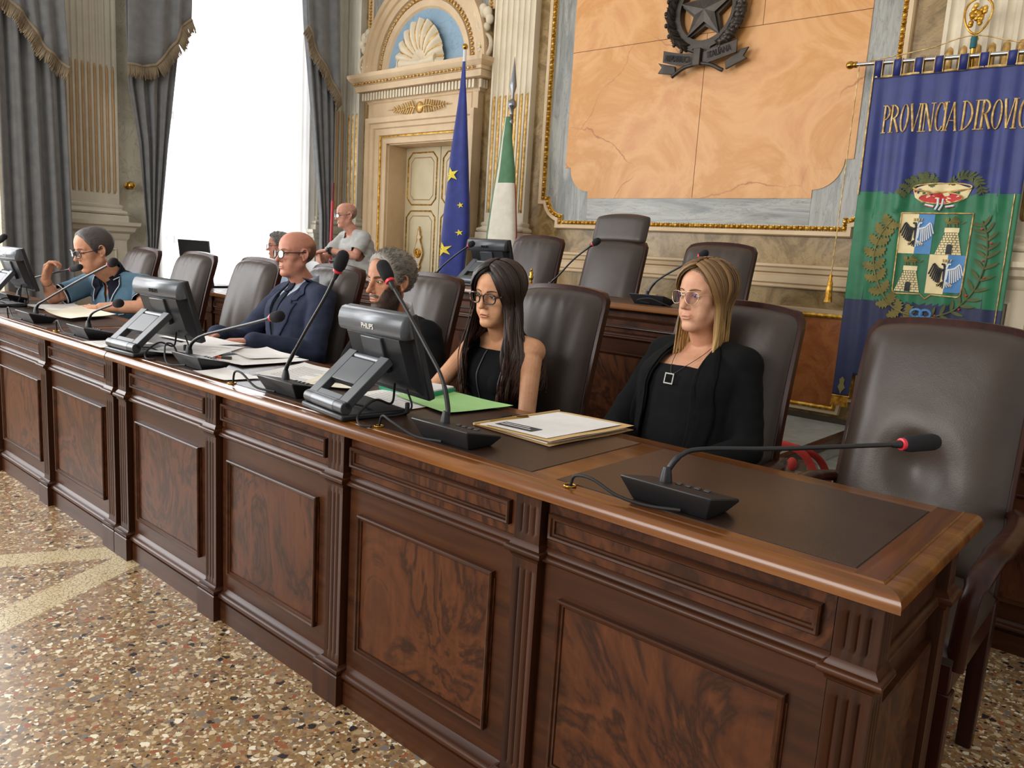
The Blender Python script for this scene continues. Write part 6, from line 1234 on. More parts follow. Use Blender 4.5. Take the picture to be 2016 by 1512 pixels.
class Head:
    """face towards -y; origin at ear level in the middle of the skull"""
    def __init__(s, Mx, neck, female=False, nt=120, nph=150, jaw=1.0, nose=1.0, cheek=1.0, width=1.0, chin=1.0, neck_r=None, brow=1.0, lips=1.0, full=0.0):
        s.Mx = Mx; s.inv = Mx.inverted(); s.p = dict(jaw=jaw, nose=nose, cheek=cheek, w=width, chin=chin, brow=brow, female=female, lips=lips, full=full)
        s.neck = np.array(s.inv @ Vector(neck)); s.nr = neck_r or (0.049 if female else 0.058)
        s.nt, s.nph = nt, nph
        v = np.linspace(-1, 1, nph + 1)[:-1]; s.phi_t = PI * (0.42 * v + 0.58 * v ** 3); s.th_t = np.linspace(0.0, PI, nt + 1)
        TH, PH = np.meshgrid(s.th_t, s.phi_t, indexing='ij'); s.dir = np.stack([np.sin(TH) * np.sin(PH), -np.sin(TH) * np.cos(PH), np.cos(TH)], -1).reshape(-1, 3)
        t = np.full(len(s.dir), 0.34)
        for _ in range(90): t = np.clip(t - 0.8 * s.sdf(s.dir * t[:, None]), 0.02, 0.34)
        s.r = t.reshape(nt + 1, nph); s.r[0] = s.r[0].mean(); s.r[-1] = s.r[-1].mean()
    def sdf(s, P):
        p = s.p; w = p['w']; j = p['jaw']; f = p['female']; P = P * np.array([1, -1, 1.0])           # y now points forward
        A = np.abs(P[:, 0]); Q = np.stack([A, P[:, 1], P[:, 2]], 1)                                    # mirrored copy
        d = sell(P, (0, -0.014, 0.038), (0.0755 * w, 0.0985, 0.088)); d = smin(d, sell(P, (0, 0.03, 0.05), (0.066 * w, 0.062, 0.062)), 0.03)
        d = smin(d, sell(P, (0, 0.028, -0.04), (0.057 * w * (0.5 + 0.5 * j), 0.061, 0.074)), 0.028)
        d = smin(d, scap(Q, (0.052 * w * j, 0.0, -0.05), (0.016, 0.066, -0.098), 0.018, 0.014), 0.03)     # jaw line
        d = smin(d, sell(P, (0, 0.073, -0.1), (0.021 * p['chin'], 0.017, 0.016)), 0.02)
        d = smin(d, sell(Q, (0.043 * w, 0.052, -0.012), (0.021, 0.021, 0.02 * p['cheek'])), 0.022)
        d = smin(d, sell(Q, (0.036, 0.06, -0.05), (0.020 + p['full'], 0.017 + p['full'], 0.024 + p['full'])), 0.02)
        b = 0.0012 if f else 0.003
        d = smin(d, scap(Q, (0.012, 0.083 + b, 0.028), (0.046, 0.068 + b, 0.03), 0.009 * p['brow'], 0.007 * p['brow']), 0.015)
        d = smax(d, -sell(Q, (0.032, 0.099, 0.008), (0.019, 0.019, 0.0125)), 0.016)                        # eye sockets
        d = smin(d, sell(Q, (0.032, 0.0755, 0.009), (0.0155, 0.0118, 0.0115)), 0.006)                      # lids over the eyeball
        n = p['nose']; d = smin(d, scap(P, (0, 0.083, 0.028), (0, 0.098 + 0.012 * n, -0.026), 0.0075, 0.0095), 0.012)
        d = smin(d, sell(P, (0, 0.1 + 0.0115 * n, -0.030), (0.0092, 0.0100, 0.0090)), 0.008); d = smin(d, sell(Q, (0.0108, 0.0945, -0.0345), (0.0066, 0.0092, 0.0064)), 0.006)
        d = smax(d, -sell(Q, (0.0065, 0.099, -0.043), (0.004, 0.006, 0.004)), 0.004)
        L = p['lips']
        d = smin(d, sell(P, (0, 0.078, -0.064), (0.027, 0.0155, 0.02)), 0.012)
        d = smin(d, sell(Q, (0.007, 0.0915, -0.0595), (0.0145, 0.0062, 0.0042 * L)), 0.006); d = smin(d, sell(P, (0, 0.0905, -0.0705), (0.017, 0.0072, 0.0055 * L)), 0.006)
        d = smax(d, -sell(P, (0, 0.103, -0.0648), (0.025, 0.0105, 0.0016)), 0.004)
        d = smax(d, -sell(P, (0, 0.098, -0.082), (0.018, 0.0085, 0.006)), 0.008)
        d = smax(d, -scap(Q, (0.019, 0.099, -0.036), (0.031, 0.0865, -0.066), 0.0035, 0.003), 0.010)         # smile folds
        a = np.array([0, 0.03, -0.05]); nb = s.neck * np.array([1, -1, 1]); d = smin(d, scap(P, a + (nb - a) * 0.12, nb, s.nr * 0.94, s.nr * 1.06), 0.022)
        return d
    def rad(s, D):
        D = np.asarray(D, float).reshape(-1, 3); D = D / np.linalg.norm(D, axis=1)[:, None]
        th = np.arccos(np.clip(D[:, 2], -1, 1)); ph = np.arctan2(D[:, 0], -D[:, 1])
        i = np.clip(th / PI * s.nt, 0, s.nt - 1e-6); i0 = i.astype(int); fi = i - i0
        jf = np.interp(ph, np.append(s.phi_t, PI), np.arange(s.nph + 1)); j0 = np.floor(jf).astype(int) % s.nph; fj = jf - np.floor(jf); j1 = (j0 + 1) % s.nph
        return (s.r[i0, j0] * (1 - fj) + s.r[i0, j1] * fj) * (1 - fi) + (s.r[i0 + 1, j0] * (1 - fj) + s.r[i0 + 1, j1] * fj) * fi
    def face(s, x, z, off=0.0):
        """point of the face surface at a given width and height, in head space"""
        y = -0.09
        for _ in range(6):
            v = np.array([x, y, z]); d = v / np.linalg.norm(v); r = s.rad(d)[0]; y = -math.sqrt(max(1e-6, r * r - x * x - z * z)) if r * r > x * x + z * z else y
        v = np.array([x, y, z]); return Vector(v + v / np.linalg.norm(v) * off)
    def add(s, mb):
        V = [s.Mx @ Vector(p) for p in (s.dir * s.r.reshape(-1)[:, None])]; n = s.nph; f = [(i * n + j, (i + 1) * n + j, (i + 1) * n + (j + 1) % n, i * n + (j + 1) % n) for i in range(1, s.nt - 1) for j in range(n)]
        top = len(V); V += [s.Mx @ Vector((0, 0, s.r[0, 0])), s.Mx @ Vector((0, 0, -s.r[-1, 0]))]
        f += [(top, n + j, n + (j + 1) % n) for j in range(n)] + [(top + 1, (s.nt - 1) * n + (j + 1) % n, (s.nt - 1) * n + j) for j in range(n)]
        b = len(mb.v); mb.add(V, f)
        w = s.p['w']
        for sd in (-1, 1):   # ears: rim, bowl and lobe
            Me = s.Mx @ tr(sd * 0.071 * w, 0.012, -0.002) @ rot('Z', sd * -0.42) @ rot('X', -0.12); sc = 0.92 if s.p['female'] else 1.06
            rim = [Me @ Vector((sd * (0.010 + 0.006 * math.sin(t)), (0.004 - 0.0165 * math.cos(t)) * -sc, (0.008 + 0.027 * math.sin(t)) * sc)) for t in np.linspace(-1.15, PI + 0.5, 18)]
            mb.tube(rim, [0.0042] * 18, 8); mb.ell((0, 0, 0), (0.0085, 0.0135 * sc, 0.025 * sc), 12, 10, 0, Me @ tr(sd * 0.003, 0.001, 0.003)); mb.ell((0, 0, 0), (0.0055, 0.008, 0.0095), 10, 8, 0, Me @ tr(sd * 0.008, -0.004, -0.021)); mb.tube([Me @ Vector((sd * 0.009, -0.010, -0.012)), Me @ Vector((sd * 0.010, -0.011, 0.006))], 0.0045, 7)
    def snap(s, me):
        a = mco(me); q = np.c_[a, np.ones(len(a))] @ np.array(s.inv).T; q = q[:, :3]; l = np.linalg.norm(q, axis=1); ear = (np.abs(q[:, 0]) > 0.058 * s.p['w']) & (np.abs(q[:, 1] - 0.012) < 0.034) & (np.abs(q[:, 2]) < 0.045)
        m = (l < 0.17) & (q[:, 2] > -0.115) & ~ear; m &= ~((q[:, 2] < -0.08) & (q[:, 1] > -0.05)); r = s.rad(q[m] + 1e-9); k = np.abs(l[m] - r) < 0.006; sc = np.where(k, r / l[m], 1.0); q[m] = q[m] * sc[:, None]
        a = (np.c_[q, np.ones(len(q))] @ np.array(s.Mx).T)[:, :3]; setco(me, a)

def patch3(fn, nu, nv): mb = MB(); mb.grid(fn, nu, nv); return mb
SK = {}
def skin(name, c, c2, hairc='#3a2d26'):
    """skin with a mask attribute for stubble and cropped hair growing on it"""
    t = NT(name); v = t.co(); n = t.noise(v, 26, 5, 0.6); a = t.n('ShaderNodeAttribute'); a.attribute_name = 'mask'
    k = t.math('MULTIPLY', a.outputs['Fac'], t.math('ADD', 0.62, t.math('MULTIPLY', t.noise(v, 420, 2), 0.6))); t.col(t.mix(k, t.ramp(n, [(0.3, c2), (0.7, c)]), hairc)); t.set(Roughness=0.52, Subsurface_Weight=0.15, Subsurface_Scale=0.01, Specular_IOR_Level=0.3)
    t.b.inputs['Subsurface Radius'].default_value = (1.0, 0.35, 0.2); t.bump(t.noise(v, 320, 3), 0.12, 0.001); return t.m
def hairmat(name, dark, light, rough=0.42, tip=None, rootz=None):
    """strands: streaks along the lock, a random tone per lock, optional lighter tips"""
    t = NT(name); uv = t.n('ShaderNodeTexCoord'); mp = t.n('ShaderNodeMapping'); mp.inputs['Scale'].default_value = (26, 1.2, 1); t.l(uv.outputs['UV'], mp.inputs[0])
    n = t.noise(mp.outputs[0], 1.0, 3); a = t.n('ShaderNodeAttribute'); a.attribute_name = 'rnd'
    f = t.math('ADD', t.math('MULTIPLY', n, 0.6), t.math('MULTIPLY', a.outputs['Fac'], 0.5)); c = t.ramp(f, [(0.25, dark), (0.8, light)])
    if tip:
        sx_ = t.n('ShaderNodeSeparateXYZ'); t.l(uv.outputs['UV'], sx_.inputs[0]); k = t.ramp(sx_.outputs[1], [(0.3, '000000'), (0.8, 'ffffff')]); c = t.mix(k, c, t.ramp(f, [(0.25, tip[0]), (0.8, tip[1])]))
    t.col(c); t.set(Roughness=rough, Specular_IOR_Level=0.45); t.bump(n, 0.5, 0.003); return t.m
def short_hair(H, root, mat, thick, name='hair', tufts=0, tl=0.02, tr0=0.0015, lift=0.5, seed=0, curl=0.5, noise=0.25):
    """cap of hair over the scalp; thick(dirs, phi, elev) gives its depth, zero or less where skin shows"""
    rng = np.random.RandomState(seed); ph = np.arctan2(H.dir[:, 0], -H.dir[:, 1]); el = np.arcsin(np.clip(H.dir[:, 2], -1, 1)); T = thick(H.dir, np.degrees(np.abs(ph)), np.degrees(el))
    nz = np.array([mnoise.noise((d[0] * 9 + seed, d[1] * 9, d[2] * 9)) for d in H.dir]); T2 = np.where(T > 0, T * (1 + noise * nz), T)
    R = H.r.reshape(-1) + T2; P = H.dir * R[:, None]; n = H.nph; mb = MB(); V = [H.Mx @ Vector(p) for p in P]
    f = [(i * n + j, (i + 1) * n + j, (i + 1) * n + (j + 1) % n, i * n + (j + 1) % n) for i in range(H.nt) for j in range(n) if T[i * n + j] > 0 or T[(i + 1) * n + j] > 0 or T[i * n + (j + 1) % n] > 0 or T[(i + 1) * n + (j + 1) % n] > 0]
    mb.add(V, f, uv=[(d[0] * 3, d[2] * 3 + d[1]) for d in H.dir], att=0.5)
    if tufts:
        ok = np.nonzero(T > 0.12 * T.max())[0]; wgt = np.sin(np.arccos(np.clip(H.dir[ok, 2], -1, 1))) + 0.02
        for k in rng.choice(ok, tufts, p=wgt / wgt.sum()):
            d = H.dir[k]; p = Vector(d * (H.r.reshape(-1)[k] + T[k] * 0.55)); nd = Vector(d); comb = Vector((0.25 * d[0], 0.9, 0.15)); comb -= nd * comb.dot(nd); comb = comb.normalized() if comb.length > 1e-3 else nd.orthogonal()
            j = Vector(rng.normal(0, curl, 3)); a = (nd * lift + comb * (1 - lift) + j * 0.6).normalized(); b = (nd * 0.15 + comb * 0.6 + j * -0.5 + Vector(rng.normal(0, curl * 0.5, 3))).normalized(); l = tl * rng.uniform(0.6, 1.25)
            mb.tube([H.Mx @ q for q in (p, p + a * l * 0.5, p + a * l * 0.55 + b * l * 0.5)], [tr0, tr0 * 0.85, tr0 * 0.25], 3, uvs=True, att=float(rng.uniform(0.05, 1)))
    return mb.build(name, mat, root, smooth=180)
def lock(mb, H, path, w, th, rnd, taper=0.5, seg=6):
    n = len(path); rr = [w * (0.75 + 0.25 * math.sin(PI * min(1, 1.4 * k / n)) ) * (1 - (1 - taper) * max(0, (k / (n - 1) - 0.55) / 0.45) ** 1.5) for k in range(n)]
    b = len(mb.v); c0 = H.Mx @ Vector((0, 0.01, 0.02)); T = [(path[min(i + 1, n - 1)] - path[max(i - 1, 0)]).normalized() for i in range(n)]; v = []; uv = []
    for i in range(n):
        o = path[i] - c0; o.z *= 0.25 if i > n * 0.35 else 1.0; o = (o - T[i] * o.dot(T[i])).normalized(); s_ = T[i].cross(o)
        for k in range(seg): a = 2 * PI * k / seg; v.append(path[i] + s_ * math.cos(a) * rr[i] + o * math.sin(a) * th); uv.append((k / seg, i / (n - 1)))
    mb.add(v, [(i * seg + k, i * seg + (k + 1) % seg, (i + 1) * seg + (k + 1) % seg, (i + 1) * seg + k) for i in range(n - 1) for k in range(seg)] + [tuple(range(seg))[::-1], tuple(range((n - 1) * seg, n * seg))], uv=uv, att=rnd)
def long_hair(H, root, mat, part_x, length, seed, face_az=(50, 50), layers=3, nl=42, vol=1.0, ear=0.0, puff=0.0, wave=0.0, drop=None, forward=0.3, wscale=1.0):
    """locks fall from a parting over the skull and hang down; drop(point) may push them clear of shoulders"""
    rng = np.random.RandomState(seed); mb = MB(); n = H.nph
    el = np.degrees(np.arcsin(np.clip(H.dir[:, 2], -1, 1))); az = np.degrees(np.abs(np.arctan2(H.dir[:, 0], -H.dir[:, 1]))); line = np.interp(az, [0, 25, 45, 62, 75, 180], [52, 47, 30, 5, -30, -38])
    T = np.where(el > line, 0.004, -0.004); P = H.dir * (H.r.reshape(-1) + T)[:, None]
    f = [(i * n + j, (i + 1) * n + j, (i + 1) * n + (j + 1) % n, i * n + (j + 1) % n) for i in range(H.nt) for j in range(n) if max(T[i * n + j], T[(i + 1) * n + j], T[i * n + (j + 1) % n], T[(i + 1) * n + (j + 1) % n]) > 0]
    mb.add([H.Mx @ Vector(p) for p in P], f, uv=[(math.atan2(d[0], -d[1]) * 2, (1 - d[2]) * 0.2) for d in H.dir], att=0.35)
    for layer in range(layers):
        for side in (-1, 1):
            azs = np.linspace(face_az[0 if side > 0 else 1], 178, nl - layer * 3)
            for k, a in enumerate(azs):
                a = math.radians(a + rng.uniform(-4, 4)); q = k / len(azs); y0 = -0.062 + 0.13 * q ** 0.8 + rng.uniform(-.012, .012)     # root position along the parting
                rd = Vector((part_x + side * 0.004, y0, 0.11)).normalized(); side_d = Vector((side * math.sin(a), -math.cos(a), -0.08 - 0.16 * (1 - q))).normalized(); off = (0.003 + 0.0032 * layer + rng.uniform(0, 0.003)) * vol; adeg = math.degrees(a)
                pts = []
                for t in np.linspace(0, 1, 10):
                    d = rd.slerp(side_d, t) if rd.angle(side_d) > 1e-3 else rd; r = float(H.rad([tuple(d)])[0]) + off + ear * t ** 2 * math.exp(-((adeg - 95) / 24) ** 2) + 0.004 * vol * math.sin(PI * min(1, t * 1.1)) * (0.6 if q < 0.25 else 1); pts.append(H.Mx @ (d * r))
                L = length * rng.uniform(0.88, 1.05) - (pts[0].z - pts[-1].z) ; L = max(L, 0.06); p = pts[-1].copy(); dirv = (pts[-1] - pts[-2]).normalized(); out = H.Mx.to_3x3() @ Vector((side * math.sin(a), -math.cos(a), 0)); m_ = 14; phs = rng.uniform(0, 6); wob = rng.uniform(0.5, 1.2)
                fw = H.Mx.to_3x3() @ Vector((0, -1, 0))
                for t in range(1, m_ + 1):
                    u = t / m_; dirv = (dirv * (1 - 0.35) + Vector((0, 0, -1)) * 0.35).normalized(); p = p + dirv * L / m_
                    wv = wave * u * wob; p2 = p + out * (wv * math.sin(u * 11 + phs) * 0.5 + puff * math.sin(PI * min(1, u * 0.75))) + (out.cross(Vector((0, 0, 1)))) * wv * math.cos(u * 10 + phs) + fw * forward * 0.06 * u * (1 - q)
                    if drop: p2 = drop(p2)
                    pts.append(p2)
                lock(mb, H, pts, (0.006 + rng.uniform(0, 0.006)) * wscale, 0.0018, float(rng.uniform(0, 1)), 0.35)
    return mb.build('hair', mat, root, smooth=180)
def eyes(H, root, iris, gaze=0.0, lid=0.0, lash=0.0011, brow=None, brow_w=0.0032, brow_z=0.027):
    for sd in (-1, 1):
        cx, cz = sd * 0.0325, 0.0085; hw = 0.0145
        up = lambda u: (0.0058 - 0.0035 * lid) * (1 - abs(u) ** 2.2); lo = lambda u: -0.0046 * (1 - abs(u) ** 2.0)
        def ev(u, v):
            s_ = 2 * u - 1; z = lo(s_) + (up(s_) - lo(s_)) * v; return H.Mx @ H.face(cx + hw * s_, cz + z + 0.0008 * s_ * sd, 0.0019 + 0.0014 * (1 - s_ * s_))
        mb = MB(); mb.grid(ev, 16, 6); e = mb.build('eye', M['eyewhite'], root, smooth=180)
        c = (cx + gaze, cz + 0.0005); c3 = H.face(c[0], c[1], 0.004); mb = MB(); rr = 0.0064
        ring_ = []
        for r_ in (0.0, 0.5, 1.0):
            for t in np.linspace(0, 2 * PI, 14)[:-1]:
                x = c[0] + rr * r_ * math.cos(t); z = c[1] + max(min(rr * r_ * math.sin(t), up((c[0] - cx) / hw) - 0.0003), lo(0)); ring_.append(H.Mx @ H.face(x, z, 0.0042 - 0.0004 * r_))
        m_ = 13; mb.add(ring_, [(i * m_ + j, (i + 1) * m_ + j, (i + 1) * m_ + (j + 1) % m_, i * m_ + (j + 1) % m_) for i in range(2) for j in range(m_)]); mb.build('iris', iris, e, smooth=180)
        mb = MB(); mb.tube([H.Mx @ H.face(cx + hw * 1.08 * s_, cz + up(s_) + 0.0004 + 0.0008 * s_ * sd, 0.0034) for s_ in np.linspace(-1, 1, 13)], lash, 6); mb.build('eyelash', M['lash'], e, smooth=180)
        if brow is not None:
            mb = MB(); P = [H.Mx @ H.face(sd * (0.013 + 0.036 * t), brow_z + 0.006 * math.sin(PI * t * 0.75) - 0.003 * t, 0.0012) for t in np.linspace(0, 1, 10)]; mb.tube(P, [brow_w * (0.8 + 0.5 * math.sin(PI * t * 0.8)) * (1 - 0.6 * t) for t in np.linspace(0, 1, 10)], 7, flat=(1, 0.45), up=H.Mx.to_3x3() @ Vector((0, 0, 1))); mb.build('eyebrow', brow, root, smooth=180)
def lips(H, root, mat, w=0.0235, hu=0.0055, hl=0.0075):
    cu = lambda s_: (hu * (1 - abs(s_) ** 1.8) * (1 - 0.22 * math.exp(-(s_ / 0.16) ** 2))); cl_ = lambda s_: -hl * (1 - abs(s_) ** 2.0)
    for nm, a, b in (('upper_lip', 0, 1), ('lower_lip', 1, 0)):
        mb = MB(); mb.grid(lambda u, v: H.Mx @ H.face(w * (2 * u - 1), -0.0648 - 0.0012 * abs(2 * u - 1) + (cu(2 * u - 1) * v if nm == 'upper_lip' else cl_(2 * u - 1) * v), 0.0024 + 0.0009 * math.sin(PI * v)), 18, 5); mb.build(nm, mat, root, smooth=180)
def glasses(H, root, mat, shape='round', a=0.024, b=0.0195, tr_=0.0016, z0=0.006, f0=0.108, bridge2=False, lensmat=None, temple=None):
    g = bpy.data.objects.new('glasses', None); C.objects.link(g); g.parent = root; cxx = a + 0.0085
    def rimpt(t, k=1.0):
        if shape == 'square': c, s_ = math.cos(t), math.sin(t); return a * k * math.copysign(abs(c) ** 0.62, c) * (1 + 0.06 * math.sin(t)), b * k * math.copysign(abs(s_) ** 0.72, s_)
        if shape == 'pilot': c, s_ = math.cos(t), math.sin(t); return a * k * math.copysign(abs(c) ** 0.8, c) * (1 + 0.10 * s_), b * k * (math.copysign(abs(s_) ** (0.6 if s_ > 0 else 1.0), s_))
        return a * k * math.cos(t), b * k * math.sin(t)
    fl = lambda x: -(f0 - 2.3 * x * x)
    for sd in (-1, 1):
        ts = np.linspace(0, 2 * PI, 33)
        pts = [H.Mx @ Vector((sd * (cxx + p[0]), fl(cxx + p[0]), z0 + p[1])) for p in (rimpt(t) for t in ts)]
        mb = MB(); mb.tube(pts, tr_, 7, cap=False); mb.build('rim', mat, g, smooth=180)
        mb = MB(); mb.grid(lambda u, v: H.Mx @ Vector((sd * (cxx + rimpt(2 * PI * u, v)[0]), fl(cxx + rimpt(2 * PI * u, v)[0]), z0 + rimpt(2 * PI * u, v)[1])), 28, 4); mb.build('lens', lensmat or M['lens'], g, smooth=180)
        xe = cxx + a * 1.0; mb = MB(); mb.tube(curve([H.Mx @ Vector(p) for p in ((sd * xe, fl(xe), z0 + b * 0.45), (sd * (xe + 0.010), fl(xe) + 0.012, z0 + b * 0.45), (sd * 0.0785 * H.p['w'], -0.03, z0 + b * 0.4 + 0.004), (sd * 0.080 * H.p['w'], 0.012, z0 + b * 0.4 + 0.006), (sd * 0.078 * H.p['w'], 0.034, z0 - 0.018))], 6), tr_ * 1.05, 7); mb.build('temple', temple or mat, g, smooth=180)
    mb = MB(); mb.tube(curve([H.Mx @ Vector((x, -(f0 + 0.001), z0 + b * 0.38 + 0.003 * (1 - (x / 0.0085) ** 2))) for x in np.linspace(-0.0095, 0.0095, 5)], 3), tr_ * 1.1, 7)
    if bridge2: mb.tube([H.Mx @ Vector((x, -(f0 + 0.0005), z0 + b * 0.92)) for x in np.linspace(-0.014, 0.014, 5)], tr_, 7)
    mb.build('bridge', mat, g, smooth=180); return g
def hand(mb, wrist, d, nrm, thumb, curl=0.4, scale=1.0, spread=0.06, curls=None):
    """palm and five fingers; d finger direction, nrm back-of-hand normal, thumb = +1/-1 side"""
    d = Vector(d).normalized(); nrm = Vector(nrm); nrm = (nrm - d * nrm.dot(d)).normalized(); sd = d.cross(nrm) * thumb; W_ = Vector(wrist); s = scale
    for k, (o, L) in enumerate(((0.031, 0.074), (0.0105, 0.079), (-0.0105, 0.077), (-0.031, 0.066))):
        kn = W_ + (d * 0.088 + sd * o) * s - nrm * 0.002 * abs(k - 1.5); mb.caps(W_ + (d * 0.012 + sd * o * 0.6) * s, kn, 0.0135 * s, 0.0112 * s, 10)
        dd = (d + sd * spread * (1.5 - k) * 0.9).normalized(); ax = dd.cross(nrm); p = kn; c = (curls[k] if curls else curl * (0.85 + 0.12 * k)); ang = 0
        for j, (f, r0, r1) in enumerate(((0.46, 0.0096, 0.0088), (0.30, 0.0088, 0.008), (0.24, 0.008, 0.0068))):
            ang += c * (0.8 if j == 0 else 1.0); q = dd * math.cos(ang) - nrm * math.sin(ang); e = p + q * L * f * s; mb.caps(p, e, r0 * s, r1 * s, 10); p = e
    mb.caps(W_ + (d * 0.02 + sd * 0.016) * s - nrm * 0.006, W_ + (d * 0.048 + sd * 0.040) * s - nrm * 0.014, 0.0145 * s, 0.0115 * s, 10)
    b = W_ + (d * 0.048 + sd * 0.040) * s - nrm * 0.014; e = b + (d * 0.027 + sd * 0.012 - nrm * 0.006) * s; mb.caps(b, e, 0.0112 * s, 0.0095 * s, 10); mb.caps(e, e + (d * 0.024 - sd * 0.002 - nrm * 0.006) * s, 0.0095 * s, 0.008 * s, 10)
def loft(mb, rings, seg=28, sub=5, pw=2.3):
    """closed body of superellipse rings: (centre, half-width vector, half-depth vector)"""
    cs = [Vector(r[0]) for r in rings]; C_ = curve(cs, sub); A_ = curve([Vector(r[1]) for r in rings], sub); B_ = curve([Vector(r[2]) for r in rings], sub); n = len(C_); v = []
    for i in range(n):
        for k in range(seg):
            t = 2 * PI * k / seg; c, s_ = math.cos(t), math.sin(t); v.append(C_[i] + A_[i] * math.copysign(abs(c) ** (2 / pw), c) + B_[i] * math.copysign(abs(s_) ** (2 / pw), s_))
    mb.add(v, [(i * seg + k, i * seg + (k + 1) % seg, (i + 1) * seg + (k + 1) % seg, (i + 1) * seg + k) for i in range(n - 1) for k in range(seg)] + [tuple(range(seg))[::-1], tuple(range((n - 1) * seg, n * seg))])
def wrinkle(me, amp, f=(9, 9, 22), seed=0, where=None):
    a = mco(me); nn = mno(me); w = np.array([mnoise.noise((p[0] * f[0] + seed, p[1] * f[1], p[2] * f[2])) + 0.5 * mnoise.noise((p[0] * f[0] * 2.3, p[1] * f[1] * 2.3 + seed, p[2] * f[2] * 1.7)) for p in a])
    w = w * amp if where is None else w * amp * where(a)
    setco(me, a + nn * w[:, None])

M['eyewhite'] = plain('eye_white', '#b9b0a8', 0.3); M['lash'] = plain('lash_dark', '#1d1512', 0.6)
M['iris_brown'] = plain('iris_brown', '#2e1c12', 0.15); M['iris_dark'] = plain('iris_dark', '#1c1512', 0.15)
t = NT('spectacle_lens'); tb = t.n('ShaderNodeBsdfTransparent'); gl = t.n('ShaderNodeBsdfGlossy'); gl.inputs['Roughness'].default_value = 0.03; fr_ = t.n('ShaderNodeFresnel'); fr_.inputs[0].default_value = 1.45
mx = t.n('ShaderNodeMixShader'); t.l(t.math('MULTIPLY', fr_.outputs[0], 0.8), mx.inputs[0]); t.l(tb.outputs[0], mx.inputs[1]); t.l(gl.outputs[0], mx.inputs[2]); t.l(mx.outputs[0], t.out.inputs[0]); M['lens'] = t.m
class Person:
    def __init__(s, label, root, head, yaw, pitch=0.0, roll=0.0, hs=1.0, neck=None, tyaw=0.0, sw=0.18, sdrop=0.05, hips=None, el=None, er=None, wl=None, wr=None, build=1.0, skinmat=None, voxel=0.0032, hands=(None, None), female=False, depth=1.0, shl=None, shr=None, mask=None, **hk):
        s.root0 = Vector((root[0], root[1], 0)); L = lambda p: Vector(p) - s.root0
        s.female = female; s.bw = build; s.dp = depth
        ca, sa = math.cos(tyaw), math.sin(tyaw); s.Lv = Vector((ca, -sa, 0)); s.Fv = Vector((-sa, -ca, 0))
        s.N = L(neck); s.hips = L(hips); up = (s.N - s.hips).normalized(); s.Up = up; s.Fv = (s.Fv - up * s.Fv.dot(up)).normalized(); s.sw = sw
        Mh = tr(*L(head)) @ rot('Z', -yaw) @ rot('X', pitch) @ rot('Y', roll) @ Matrix.Scale(hs, 4)
        s.H = Head(Mh, s.N + up * 0.0, female=female, **hk)
        s.S = [L(shl) if shl else s.N + s.Lv * sw - up * sdrop, L(shr) if shr else s.N - s.Lv * sw - up * sdrop]; s.E = [L(el), L(er)]; s.W = [L(wl), L(wr)]
        mb = MB(); s.H.add(mb); s.torso(mb, 0.0, True)
        ar = 0.036 if female else 0.043
        for k in (0, 1):
            mb.caps(s.S[k], s.E[k], ar * 1.08, ar * 0.84, 18); mb.caps(s.E[k], s.W[k], ar * 0.86, ar * 0.58, 18); mb.ell(s.S[k], ar * 1.22, 18, 12); mb.caps(s.E[k], s.E[k].lerp(s.W[k], 0.45), ar * 0.9, ar * 0.82, 16)
            if hands[k]: hand(mb, s.W[k], **hands[k])
        me = fuse(mb, voxel, 2); s.H.snap(me)
        if mask:
            a = mco(me); q = (np.c_[a, np.ones(len(a))] @ np.array(s.H.inv).T)[:, :3]; l = np.linalg.norm(q, axis=1) + 1e-9; D = q / l[:, None]
            w_ = mask(q, np.degrees(np.abs(np.arctan2(q[:, 0], -q[:, 1]))), np.degrees(np.arcsin(D[:, 2]))); ear = (np.abs(q[:, 0]) > 0.0715 * s.H.p['w']) & (np.abs(q[:, 1] - 0.012) < 0.032) & (np.abs(q[:, 2]) < 0.042)
            w_ = np.where((l < 0.16) & ~ear, w_, 0); at = me.attributes.new('mask', 'FLOAT', 'POINT'); at.data.foreach_set('value', np.clip(w_, 0, 1).astype('f4'))
        s.o = add_obj('person', me, skinmat, None); s.o.location = s.root0; tag(s.o, label, 'person')
    def torso(s, mb, off, core=False, low=0.0):
        N, P, Lv, Fv, Up = s.N, s.hips, s.Lv, s.Fv, s.Up; h = (N - P).length; w, f = s.bw, s.female; D = s.dp
        pt = lambda t, fo=0.0: P.lerp(N, t) + Fv * fo
        tab = [(-0.10, 0.155, 0.11, 0.0), (0.0, 0.172, 0.122, 0.0), (0.25, 0.148 if f else 0.158, 0.108, 0.012), (0.5, 0.146 if f else 0.165, 0.108, 0.016), (0.72, 0.158 if f else 0.182, 0.118 if f else 0.116, 0.016), (0.86, 0.152 if f else 0.18, 0.092, 0.004), (0.94, 0.105, 0.066, -0.008), (1.0, 0.062, 0.056, -0.006)]
        k = 0.93 if core else 1.0
        loft(mb, [(pt(t, fo), Lv * (a * w * k + off), Fv * (b * w * D * k + off)) for t, a, b, fo in tab])
        for sd, S in zip((1, -1), s.S):
            mb.caps(pt(0.97), S + Up * -0.002, 0.042 + off * 0.8, 0.048 + off, 16); mb.caps(pt(0.8) + Lv * sd * 0.1 * w, S, 0.07 * D * k + off, 0.046 + off, 16)
            if f and not core: mb.ell(pt(0.66, 0.085) + Lv * sd * 0.068, (0.058 + off * 0.5, 0.05 + off * 0.5, 0.058 + off * 0.5), 18, 12)
